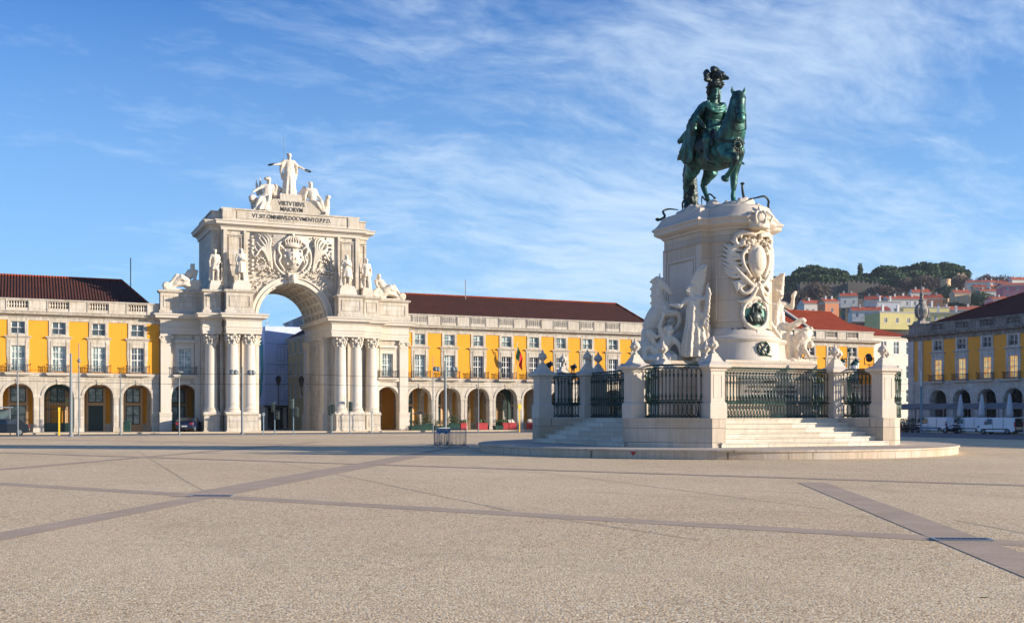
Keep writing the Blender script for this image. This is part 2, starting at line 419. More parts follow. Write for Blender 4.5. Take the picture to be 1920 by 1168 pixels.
M['leaf_dry'] = plain('bare_twigs', (.15, .105, .075), .9, var=.35, sc_=.2)
M['leaf_dark'] = plain('dark_evergreen', (.06, .095, .04), .85, var=.4, sc_=.15)
M['bark'] = plain('bark', (.11, .075, .05), .9, var=.3)
M['hillside'] = plain('hillside_scrub', (.085, .078, .050), .95, var=.6, sc_=.03)
M['castle'] = stone('castle_stone', (.20, .17, .13), (.17, .15, .10), (.09, .08, .06), joints=None, grime=.3)
M['letter'] = plain('bronze_letter', (.05, .045, .04), .5)
M['pole'] = plain('pole_paint', (.17, .20, .21), .55)
M['barrier'] = plain('barrier_steel', (.22, .235, .25), .45, .3)
M['awning'] = plain('awning_grey', (.20, .19, .175), .8)
M['flag_green'] = plain('flag_green', (.02, .20, .06), .8)
M['flag_red'] = plain('flag_red', (.60, .02, .02), .8)
M['teal'] = plain('teal_print', (.03, .36, .36), .7)
def wrapm(t, b):
    co = t.n('ShaderNodeTexCoord').outputs['Object']
    n = t.noise(co, .5, 3, .5)
    L(t, t.ramp(n, [(.3, (.54, .64, .92)), (.7, (.66, .74, .95))]), b.inputs['Base Color']); b.inputs['Roughness'].default_value = .7  # white sheet; the blue it takes in shade is put into the colour
M['wrap'] = mat('printed_scaffold_wrap', wrapm)
M['wrap_line'] = plain('print_line', (.22, .28, .40), .7)

def aggregate(t, b):
    co = t.n('ShaderNodeTexCoord').outputs['Object']
    v1 = t.n('ShaderNodeTexVoronoi', Vector=co, Scale=40.)
    n0 = t.noise(co, .10, 6, .6); n1 = t.noise(co, .45, 6, .65); n2 = t.noise(co, 24, 5, .75); n3 = t.noise(co, 3, 6, .7)
    n4 = t.noise(t.mapping(co, (1, .22, 1), (0, 0, R(-60))), .7, 5, .6)
    sp = t.n('ShaderNodeSeparateColor', i0=v1.outputs['Color']).outputs[0]
    c = t.ramp(sp, [(0, (.14, .09, .045)), (.20, (.48, .31, .17)), (.45, (.92, .68, .38)), (.8, (1, .81, .49)), (1, (1, .93, .74))])
    c = t.mix(t.math('MULTIPLY', t.ramp(n2, [(.42, (1,)*3), (.55, (0,)*3)]), .55), c, (.26, .19, .13))
    c = t.mix(t.math('MULTIPLY', t.ramp(n1, [(.35, (0,)*3), (.7, (1,)*3)]), .30), c, (.76, .52, .29))
    c = t.mix(t.math('MULTIPLY', t.ramp(n0, [(.40, (0,)*3), (.66, (1,)*3)]), .35), c, (.92, .74, .48))
    c = t.mix(t.math('MULTIPLY', t.ramp(n3, [(.52, (0,)*3), (.75, (1,)*3)]), .28), c, (.48, .37, .22))
    c = t.mix(t.math('MULTIPLY', t.ramp(n4, [(.56, (0,)*3), (.72, (1,)*3)]), .36), c, (.52, .40, .26))
    n5 = t.noise(co, 9, 4, .7); c = t.mix(t.math('MULTIPLY', t.ramp(n5, [(.50, (0,)*3), (.68, (1,)*3)]), .22), c, (.40, .30, .19))
    n6 = t.noise(t.mapping(co, (1, 1, 1), loc=(7, 3, 0)), .28, 7, .7, 1.2); c = t.mix(t.math('MULTIPLY', t.ramp(n6, [(.55, (0,)*3), (.68, (1,)*3)]), .45), c, (.48, .36, .23))
    L(t, c, b.inputs['Base Color']); b.inputs['Roughness'].default_value = .9; b.inputs['Specular IOR Level'].default_value = .12
    h = t.math('ADD', t.math('MULTIPLY', v1.outputs['Distance'], -.8), t.math('MULTIPLY', n2, .5))
    bp = t.n('ShaderNodeBump', Strength=.55, Distance=.012, Height=h); L(t, bp.outputs[0], b.inputs['Normal'])
M['aggregate'] = mat('exposed_aggregate', aggregate)
def slab(t, b):
    co = t.n('ShaderNodeTexCoord').outputs['Object']
    n1 = t.noise(co, .8, 6, .65); n2 = t.noise(co, 18, 5, .7); n3 = t.noise(co, 5, 4)
    sx = t.n('ShaderNodeSeparateXYZ', i0=t.mapping(co, rot=(0, 0, R(30)))).outputs[1]; jn = t.math('LESS_THAN', t.math('FRACT', t.math('DIVIDE', sx, 1.15)), .018)
    c = t.ramp(n1, [(.3, (.44, .335, .24)), (.7, (.56, .43, .31))])
    c = t.mix(t.math('MULTIPLY', t.ramp(n2, [(.45, (0,)*3), (.7, (1,)*3)]), .4), c, (.26, .21, .18))
    c = t.mix(t.math('MULTIPLY', t.ramp(n3, [(.6, (0,)*3), (.72, (1,)*3)]), .35), c, (.56, .48, .40))
    c = t.mix(t.math('MULTIPLY', jn, .6), c, (.2, .16, .12))
    L(t, c, b.inputs['Base Color']); b.inputs['Roughness'].default_value = .95; b.inputs['Specular IOR Level'].default_value = .1
    bp = t.n('ShaderNodeBump', Strength=.3, Distance=.01, Height=n2); L(t, bp.outputs[0], b.inputs['Normal'])
M['slab'] = mat('granite_slab', slab)
M['asphalt'] = plain('asphalt', (.13, .125, .125), .85, var=.25, sc_=3., bump=.2)
M['calcada'] = plain('limestone_setts', (.50, .45, .37), .8, var=.25, sc_=4., bump=.2)
M['crack'] = plain('joint_dirt', (.50, .37, .23), .95, var=.5, sc_=3.)
M['kerb'] = plain('kerb_stone', (.52, .42, .28), .8, var=.2)
# ---------------------------------------------------------------- ground
DN, DE = 115.6, 101.6
def sheet(name, poly, z, m):
    b = MB(); b.add([(p[0], p[1], z) for p in poly], [tuple(range(len(poly)))])
    return tag(b.build(name, m), kind='structure')
sheet('ground', [(-3000, -3000), (3000, -3000), (3000, 3000), (-3000, 3000)], -.03, M['asphalt'])
sheet('plaza_paving', [(-130, -60), (66, -60), (66, 97), (-130, 97)], 0, M['aggregate'])
sheet('plaza_edge', [(-130, 97.004), (66, 97.004), (66, 101), (-130, 101)], .004, M['calcada'])
sheet('road', [(-130, 101.004), (95, 101.004), (95, 110), (-130, 110)], .0, M['asphalt'])
sheet('road', [(66.004, -60), (84, -60), (84, 101), (66.004, 101)], .0, M['asphalt'])
b = MB(); b.box(-130, 140, 110, DN+5, -.02, .12); tag(b.build('pavement', M['calcada']), kind='structure')
b = MB(); b.box(84, DE+5, -60, 105, -.02, .12); tag(b.build('pavement', M['calcada']), kind='structure')
b = MB(); b.box(-130, 140, 109.8, 109.998, -.02, .14); tag(b.build('kerb', M['kerb']), kind='structure')
b = MB(); b.box(83.8, 83.998, -60, 105, -.02, .14); tag(b.build('kerb', M['kerb']), kind='structure')
def strip(p0, p1, w, z=.004, m='slab', name='paving_strip'):
    a, c = Vector(p0).to_3d(), Vector(p1).to_3d(); d = (c-a).normalized(); n = Vector((-d.y, d.x, 0))*w/2
    return sheet(name, [a-n, c-n, c+n, a+n], z, M[m])
def ext(pa, pb, k0, k1):
    a, c = G(*pa), G(*pb); return a+(a-c)*k0, c+(c-a)*k1
# two diagonal families of granite strips, 30 degrees either side of north
A0, B0 = G(395, 930), G(1800, 1012)
dS1 = (B0-A0).normalized(); dS2 = Vector((math.sin(R(30.5)), math.cos(R(30.5)), 0))
strip(A0-dS1*60, B0+dS1*14, .66)
strip(A0-dS2*25, A0+dS2*24, .66, .006); strip(B0-dS2*12, B0+dS2*13.5, .74, .0065)
for q, w_ in (((270, 857), .6), ((700, 866), .6)):
    a = G(*q)
    strip(a-dS2*18, a+dS2*26, w_, .0075)
a = G(270, 857); strip(a-dS1*26, a+dS1*62, .6, .009)
a = G(330, 829); strip(a-dS1*20, a+dS1*30, .6, .009); 
# fine joints and hairline cracks of the concrete bays
def crack(pts, w, z=.003):
    b = MB(); P_ = [G(*p) for p in pts]; Q = []
    for a, c in zip(P_[:-1], P_[1:]):
        n = max(2, int((c-a).length/.35))
        for i in range(n): Q.append(a.lerp(c, i/n)+Vector((random.uniform(-.02, .02), random.uniform(-.02, .02), 0)))
    Q.append(P_[-1])
    for a, c in zip(Q[:-1], Q[1:]):
        d = (c-a).normalized(); n = Vector((-d.y, d.x, 0))*w*random.uniform(.3, .7)
        b.quad(*[(p.x, p.y, z) for p in (a-n, c-n, c+n, a+n)])
    tag(b.build('paving_joint', M['crack']), kind='structure')
crack([(530, 868), (700, 903), (960, 958)], .07); crack([(1050, 972), (1310, 1012)], .07)
crack([(258, 845), (330, 890), (392, 926)], .05)
crack([(870, 872), (1080, 893), (1300, 922), (1560, 955)], .06)
crack([(1790, 975), (1925, 1000)], .06)
# cast iron drains where the strips cross
def drain(p, rz, sx, sy, label):
    t = thing('drain_grate', label, 'drain', (p.x, p.y, .010), rz, 'drain grates where the granite strips cross')
    b = MB(); b.box(-sx, sx, -sy, -sy+.05, 0, .012); b.box(-sx, sx, sy-.05, sy, 0, .012); b.box(-sx, -sx+.05, -sy+.05, sy-.05, 0, .012); b.box(sx-.05, sx, -sy+.05, sy-.05, 0, .012)
    b.build('frame', M['grey_metal'], t)
    b = MB(); b.box(-sx+.05, sx-.05, -sy+.05, sy-.05, .001, .003)
    for i in range(9): x = -sx+.1+i*(2*sx-.2)/8; b.box(x-.018, x+.018, -sy+.05, sy-.05, .003, .009)
    b.build('grate', M['iron'], t)
drain(G(1803, 1012), -HEAD+R(-3), .42, .16, 'black slotted drain grate beside the wide pale strip at the right of the plaza')
drain(G(396, 930), -HEAD+R(-3), .50, .17, 'dark drain grate where two thin paving strips cross on the left of the plaza')
# small litter and weeds
for k, (px, py) in enumerate(((1565, 1024), (1846, 1120))):
    p = G(px, py); b = MB(); b.box(-.035, .035, -.012, .012, 0, .006)
    o = b.build('paper_scrap' if k == 0 else 'bottle_shard', M['white'] if k == 0 else M['leaf'], loc=(p.x, p.y, .002)); o.rotation_euler = (0, 0, -.3)
    tag(o, ('small white paper scrap lying on the speckled paving', 'tiny green shard lying on the paving at lower right')[k], 'litter')
# ---------------------------------------------------------------- arcaded wings. Local frame: x along the front, y depth into the building
def window_obj(w_, h, rows, parent, x, z, y=.16, pane='glass', frame='white', cols=2, proto={}, arched=False):
    key = (w_, h, rows, pane, frame, cols)
    if key in proto and proto[key].name in bpy.data.objects:
        o = copy_tree(proto[key], parent, loc=(x, y, z)); return o
    b = MB(); f = .07
    b.box(-w_/2, -w_/2+f, 0, .08, 0, h); b.box(w_/2-f, w_/2, 0, .08, 0, h); b.box(-w_/2+f, w_/2-f, 0, .08, 0, f); b.box(-w_/2+f, w_/2-f, 0, .08, h-f, h)
    for c in range(1, cols):
        xx = -w_/2+w_*c/cols; b.box(xx-.05, xx+.05, .005, .07, f, h-f)
    for r in range(1, rows):
        zz = h*r/rows; q = .045 if r == rows//2 and rows > 2 else .022
        b.box(-w_/2+f, w_/2-f, .012, .06, zz-q, zz+q)
    if rows > 2:
        for c in range(cols):
            xx = -w_/2+w_*(c+.5)/cols; b.box(xx-.018, xx+.018, .014, .055, f, h-f)
    o = b.build('window', M[frame], parent, loc=(x, y, z))
    b = MB(); b.box(-w_/2+.02, w_/2-.02, .075, .10, .02, h-.02); b.build('pane', M[pane], o)
    proto[key] = o
    return o
def balcony_obj(parent, x, z, w_=2.3, d=.55, h=.78, proto={}):
    key = (w_, d, h)
    if key in proto: return copy_tree(proto[key], parent, loc=(x, 0, z))
    b = MB(); b.box(-w_/2, w_/2, -d, -.062, -.14, 0); b.box(-w_/2+.1, w_/2-.1, -d+.12, -.062, -.24, -.14)
    o = b.build('balcony', M['stone_plain'], parent, loc=(x, 0, z))
    b = MB()
    for z0, z1 in ((.05, .08), (h-.04, h)):
        b.box(-w_/2+.03, w_/2-.03, -d+.03, -d+.07, z0, z1); b.box(-w_/2+.03, -w_/2+.07, -d+.07, -.07, z0, z1); b.box(w_/2-.07, w_/2-.03, -d+.07, -.07, z0, z1)
    n = int(w_/.13)
    for i in range(n+1):
        xx = -w_/2+.05+i*(w_-.1)/n; b.box(xx-.012, xx+.012, -d+.04, -d+.064, 0, h-.04)
    for i in range(4):
        for s in (-1, 1): yy = -d+.05+i*.12; b.box(s*(w_/2-.05)-.012, s*(w_/2-.05)+.012, yy-.012, yy+.012, 0, h-.04)
    for s in (-1, 1): b.ball((s*(w_/2-.05), -d+.05, h+.05), .06, 8, 6)
    b.build('railing', M['iron'], o)
    proto[key] = o
    return o
CORN = [(.0, 10.9), (.07, 10.93), (.07, 11.18), (.14, 11.25), (.14, 11.34), (.32, 11.42), (.62, 11.50), (.66, 11.66), (.74, 11.72), (.74, 11.78), (.0, 11.86)]
Z_IMP, Z_RISE, RW = 3.56, 1.25, 1.34
def wing(name, label, origin, rz, bays, x0, x1, depth=16., mats=('stone', 'ochre', 'stone', 'tile_dark'), roof=(None, None), wmats=('glass', 'glass'),
         windows=None, parapet='open', para_mat=None, cat='building', doors='wdgwwwww', ridge=16.1, mid=None, closed=(True, True), group=None):
    st, oc, st2, rt = mats
    T = thing(name, label, cat, origin, rz, group)
    n = len(bays); mids = [x0]+[(a+b_)/2 for a, b_ in zip(bays[:-1], bays[1:])]+[x1]
    if mid: mids[0] = mid[0] if mid[0] is not None else x0; mids[-1] = mid[1] if mid[1] is not None else x1
    a0, a1 = mids[0], mids[-1]
    # arcade wall
    b = MB()
    for i, u in enumerate(bays):
        b.arch(mids[i], mids[i+1], .1, 5.62, u, RW, Z_IMP, Z_RISE, 0, .85)
    if a0 > x0: b.box(x0, a0, 0, .85, .1, 5.62)
    if a1 < x1: b.box(a1, x1, 0, .85, .1, 5.62)
    b.build('arcade_wall', M[st], T)
    b = MB()
    for i, u in enumerate(bays):
        b.ring(u, Z_IMP+.08, RW, RW+.24, Z_RISE, Z_RISE+.24, -.06, .02)
        b.prism([(u-.13, Z_IMP+Z_RISE-.05), (u+.13, Z_IMP+Z_RISE-.05), (u+.2, Z_IMP+Z_RISE+.42), (u-.2, Z_IMP+Z_RISE+.42)], -.1, .03, 'y')
        for a, c in ((mids[i], u-RW), (u+RW, mids[i+1])):
            b.box(a, c, -.07, .9, Z_IMP-.1, Z_IMP+.1)
            s = (c if a == mids[i] else a)
            b.box(a+(.12 if i else 0), c-.06, -.04, .02, .1, Z_IMP-.12) if a == mids[i] else b.box(a+.06, c-(.12 if i < n-1 else 0), -.04, .02, .1, Z_IMP-.12)
            b.box(a, c, -.09, .92, .1, .55)
    b.sweep([(x0, 0), (x1, 0)], [(0, 5.30), (.05, 5.32), (.05, 5.52), (.14, 5.58), (.14, 5.72), (.2, 5.76), (.2, 5.84), (0, 5.9)])
    b.build('arcade_trim', M[st2], T)
    # passage behind
    b = MB(); b.box(x0, x1, 4.9, 5.2, .1, 5.5)
    b.build('passage_wall', M['ochre_in'] if oc != 'ochre_old' else M['stone_shade'], T)
    b = MB(); b.box(x0+.01, x0+.3, .86, 4.9, .1, 5.5); b.build('passage_end', M[st2], T); b = MB(); b.box(x1-.3, x1-.01, .86, 4.9, .1, 5.5); b.build('passage_end', M[st2], T)
    b = MB(); b.box(x0, x1, .85, 4.9, 5.45, 5.6); b.build('passage_ceiling', M['cream'], T)
    b = MB()
    for x in mids[1:-1]+([a0] if a0 > x0 else [])+([a1] if a1 < x1 else []):
        m = MB(); m.arch(.85, 4.9, .1, 5.45, 2.87, 1.55, 3.5, 1.3, -.28, .28)
        b.add([(x+p[1], p[0], p[2]) for p in m.v], m.f)
        b.box(x-.4, x+.4, 4.72, 4.9, .1, 5.4)
    b.box(x0, x1, 4.85, 4.9, .1, .9)
    b.build('passage_arches', M[st2], T)
    for i, u in enumerate(bays):
        k = doors[i % len(doors)]
        b = MB()
        for s in (-1, 1): b.box(u+s*.72, u+s*.95, 4.74, 4.9, .1, 4.8)
        b.box(u-.95, u+.95, 4.74, 4.9, 4.6, 4.9); b.box(u-.72, u+.72, 4.76, 4.9, 2.75, 3.05)
        if k == 'w': b.box(u-.72, u+.72, 4.78, 4.9, .1, .8)
        b.build('door_surround', M['buff'] if oc == 'ochre' else M[st2], T)
        window_obj(1.4, 1.5, 2, T, u, 3.08, 4.78, 'glass_blind' if oc == 'ochre' else 'glass_dark', 'green_wood')
        if k == 'w': window_obj(1.4, 1.95, 2, T, u, .8, 4.78, 'glass_blind' if oc == 'ochre' else 'glass_dark', 'green_wood', 2)
        elif k == 'd':
            b = MB(); b.box(-.72, .72, 0, .08, 0, 2.65)
            for s in (-1, 1):
                for z in (.2, 1.4): b.box(s*.12, s*.62, -.03, 0, z, z+1.)
            o = b.build('door', M['green_wood'], T, loc=(u, 4.8, .1))
        else:
            b = MB(); b.arch(-RW-.2, RW+.2, 0, 5.0, 0, RW-.12, 3.1, 1.3, 0, .25)
            o = b.build('gate', M['green_wood'], T, loc=(u, 2.2, .1))
            b = MB()
            for j in range(17): x = -1.2+j*.15; h = 3.1+1.25*math.sqrt(max(0, 1-(x/1.22)**2)); b.box(x-.02, x+.02, .1, .14, 0, h)
            for z in (.6, 2.2, 3.1): b.box(-1.22, 1.22, .09, .15, z, z+.08)
            for r_ in (.45, .8): b.ring(0, 3.15, r_, r_+.05, r_, r_+.05, .08, .15)
            b.box(-1.22, 1.22, .145, .2, 0, .9)
            b.build('bars', M['green_wood'], o)
    # upper wall with the two window tiers
    b = MB(); lw = .64; y0, y1 = 0, .35
    for i, u in enumerate(bays):
        for a, c in ((mids[i], u-lw), (u+lw, mids[i+1])): b.box(a, c, y0, y1, 5.62, 10.92)
        for z0, z1 in ((5.62, 6.0), (8.5, 9.6), (10.82, 10.92)): b.box(u-lw, u+lw, y0, y1, z0, z1)
    if a0 > x0: b.box(x0, a0, y0, y1, 5.62, 10.92)
    if a1 < x1: b.box(a1, x1, y0, y1, 5.62, 10.92)
    b.build('upper_wall', M[oc], T)
    b = MB()
    for u in bays:
        for s in (-1, 1):
            e = lambda a, c, z0, z1, y=-.07: b.box(u+s*a, u+s*c, y, .1, z0, z1)
            e(lw-.02, .92, 5.9, 9.14); e(.92, 1.0, 7.4, 9.14, -.055); e(.92, .97, 7.1, 7.4, -.055)
            e(lw-.02, .90, 9.38, 10.93); e(lw+.02, .74, 6., 9.0, -.11)
        b.box(u-lw, u+lw, -.07, .1, 8.48, 9.14); b.box(u-lw, u+lw, -.07, .1, 9.38, 9.62); b.box(u-lw, u+lw, -.068, .1, 10.80, 10.93)
        b.sweep([(u-1.02, 0), (u-1.02, -.03), (u+1.02, -.03), (u+1.02, 0)], [(.0, 9.1), (.06, 9.16), (.08, 9.24), (.2, 9.3), (.2, 9.38), (0, 9.44)])
        b.box(u-1.0, u+1.0, -.04, 0, 9.12, 9.42)
    b.build('window_surrounds', M[st2], T)
    b = MB(); b.sweep([(x0, depth), (x0, 0), (x1, 0), (x1, depth)], CORN)
    b.box(x0-.0, x1+.0, .003, depth, 10.92, 11.84)
    b.build('cornice', M['stone_worn'] if st == 'stone' else M['stone_grimy'], T)
    # parapet
    pm = M[para_mat or st2]
    b = MB()
    def wall(a, c): b.box(a, c, .0, .35, 11.84, 12.92)
    cur = x0
    if parapet == 'open':
        for u in bays:
            a, c = u-.95, u+.95; wall(cur, a); b.box(a, c, .0, .35, 11.84, 12.14); b.box(a, c, .0, .35, 12.78, 12.92)
            bl = MB()
            for k in range(8):
                bl.lathe([(.055, 12.14), (.075, 12.2), (.05, 12.26), (.10, 12.4), (.10, 12.46), (.05, 12.62), (.07, 12.72), (.07, 12.78)], (a+.12+k*.237, .17), 8)
            bl.build('baluster_row', pm, T, smooth=True)
            b.box(c-.02, c+.10, -.06, 0, 11.84, 12.92); b.box(a-.10, a+.02, -.06, 0, 11.84, 12.92)
            cur = c
        wall(cur, x1)
    else: wall(x0, x1)
    b.sweep([(x0, 1), (x0, 0), (x1, 0), (x1, 1)], [(0, 12.86), (.1, 12.88), (.12, 12.98), (0, 13.03), (-.4, 13.03), (-.4, 12.9)])
    b.build('parapet', pm, T)
    # body and roof
    b = MB(); b.box(x0+.003, x1-.003, 5.2, depth, .1, 5.62); b.box(x0+.003, x1-.003, .35, depth, 5.62, 10.92)
    b.build('side_walls', M[oc if oc != 'ochre' else 'cream'], T)
    r0, r1 = roof; e0 = x0+.4; e1 = x1-.4; yr = depth/2
    r0 = r0 if r0 is not None else e0; r1 = r1 if r1 is not None else e1
    b = MB(); ze = 12.5
    b.quad((e0, .4, ze), (e1, .4, ze), (r1, yr, ridge), (r0, yr, ridge)); b.quad((e1, depth, ze), (e0, depth, ze), (r0, yr, ridge), (r1, yr, ridge))
    b.add([(e0, .4, ze), (r0, yr, ridge), (e0, depth, ze)], [(0, 1, 2)]); b.add([(e1, .4, ze), (e1, depth, ze), (r1, yr, ridge)], [(0, 1, 2)])
    ro = b.build('roof', M[rt], T)
    b = MB()
    b.tube([(r0, yr, ridge+.02), (r1, yr, ridge+.02)], .13, 6)
    for s, e in ((r0, e0), (r1, e1)):
        if abs(s-e) > 1: b.tube([(s, yr, ridge+.02), (e, .4, ze+.02)], .11, 6)
    b.build('ridge_tiles', M['tile_red'], ro)
    for i, u in enumerate(bays):
        if windows and not windows[i]: continue
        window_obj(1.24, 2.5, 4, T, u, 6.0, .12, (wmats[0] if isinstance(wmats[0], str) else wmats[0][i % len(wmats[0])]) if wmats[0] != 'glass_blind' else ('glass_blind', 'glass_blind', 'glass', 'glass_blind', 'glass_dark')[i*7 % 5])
        window_obj(1.24, 1.22, 2, T, u, 9.6, .12, wmats[1])
        balcony_obj(T, u, 5.86)
        b = MB(); 
        for k in range(9): x = -.6+k*.15; b.box(x-.01, x+.01, 0, .02, 0, .5)
        b.box(-.62, .62, -.005, .025, .5, .53)
        b.build('window_guard', M['iron'], T, loc=(u, .04, 9.62))
    return T

def wingmats(): pass
cxA = 25.85                                         # centre line of the arch
# west part of the north range
L0 = [-.33+3.64*k for k in range(-3, 4)]
L0x = [x-12.7 for x in L0]
LW = wing('arcade_building', 'long yellow arcaded building left of the arch with clean white open balustrade', (12.7, DN, 0), 0, L0x, L0x[0]-1.82-30, -.02,
          mid=(L0x[0]-1.82, L0x[-1]+1.75), roof=(None, -3.0), wmats=('glass_blind', 'glass'), doors='wdwwgdw')
RB = [40.47+3.51*k for k in range(0, 9)]
RW_ = wing('arcade_building', 'long yellow arcaded building between the arch and the monument, parapet stained grey', (39.0, DN, 0), 0, [x-39 for x in RB], .02, 71.8-39,
           roof=(None, 70.0-39), wmats=(['glass_blind', 'glass_blind', 'glass_dark', 'glass_dark', 'glass_dark', 'glass', 'glass_blind', 'glass', 'glass'], 'glass_blind'), parapet='closed', para_mat='stone_worn', doors='dwwgwgww',
           mid=(None, RB[-1]-39+1.76))
# grime panels, seams and lead-grey openings of the right parapet
for k, x in enumerate(RB):
    if k < 8:
        b = MB()
        b.box(x-39-1.0, x-39-.9, -.05, .02, 11.86, 12.9); b.box(x-39+.9, x-39+1., -.05, .02, 11.86, 12.9)
        for j in range(7): q = x-39-.75+j*.25; b.box(q-.07, q+.07, -.03, .02, 12.15, 12.75)
        b.build('blind_balusters', M['stone_grimy'], RW_)
NB = [80.5+3.55*k for k in range(0, 7)]
NE = wing('arcade_building', 'yellow building with bright red roof seen behind the right end of the monument', (78.4, DN, 0), 0, [x-78.4 for x in NB], 0, 105.4-78.4,
          mats=('stone', 'ochre', 'stone_worn', 'tile_red'), wmats=('glass', 'glass'), para_mat='stone_worn', ridge=16.3, doors='gwdw')
b = MB()          # party wall running up the roof and small skylight hoods
for q in (17.6,):
    b.prism([(.3, 12.6), (8, 16.65), (15.6, 12.7), (15.6, 12.4), (8, 16.1), (.3, 12.3)], q, q+.5, 'x')
b.build('party_wall', M['stone_worn'], NE)
for q in (5.5, 9.6, 13.4):
    b = MB(); b.prism([(1.6, 13.1), (1.9, 14.05), (4.6, 14.3), (4.6, 13.9), (1.6, 13.0)], q-.75, q+.75, 'x')
    o = b.build('roof_hood', M['stone_worn'], NE)
    b = MB(); b.box(q-.6, q+.6, 1.55, 1.62, 13.15, 13.9); b.build('pane', M['glass'], o)
# the east range, in shade
EB = [100.4-3.7*k for k in range(0, 30)]
EW = wing('arcade_building', 'shaded ochre arcaded building at the far right with soot-streaked cornice', (DE, 105.2, 0), R(-90), [105.2-x for x in EB], 0, 105.2+22,
          mats=('stone_shade', 'ochre_old', 'stone_shade', 'tile_dark_y'), roof=(16.0, None), wmats=('glass_painted_reflection', 'glass'), para_mat='stone_grimy', windows=[i < 10 for i in range(30)],
          mid=(105.2-100.4-1.9, None), doors='wwww', ridge=18.5, depth=24)
b = MB(); b.box(.05, .95, -.173, .03, .1, 10.9); b.box(1.7, 2.4, -.173, .03, .1, 10.9); b.box(.0, 1.1, -.22, .03, .1, 1.6)
b.build('corner_pilasters', M['stone_shade'], EW)
# corner trophy on the east range
T = thing('roof_trophy', 'weathered stone helmet-like trophy with spike on the corner of the shaded building', 'finial', (DE+.9, 104.0, 13.0))
b = MB()
b.taper((0, 0), .95, .7, 0, .45, .75, .55)
b.lathe([(.55, .4), (.42, .7), (.62, 1.0), (.78, 1.5), (.80, 1.9), (.62, 2.4), (.34, 2.7), (.30, 2.95), (.40, 3.05), (.22, 3.25), (.18, 3.7), (.28, 3.8), (.12, 4.0), (.08, 4.5), (.13, 4.6), (.03, 4.95)], seg=14)
for s in (-1, 1):
    for k in range(7):
        a = k/6*math.pi; b.ball((s*(.75+.18*math.sin(a)), -.1, 1.0+k*.22), (.2, .34, .16), 8, 6)
b.ball((0, -.55, 1.7), (.32, .3, .4)); b.ball((0, .1, 2.2), (.7, .55, .4))
b.build('trophy', M['stone_grimy'], T, voxel=.05, soft=2)
b = MB(); b.tube([(0, 0, 4.8), (0, 0, 5.6)], .015, 5); b.build('lightning_rod', M['iron'], T)
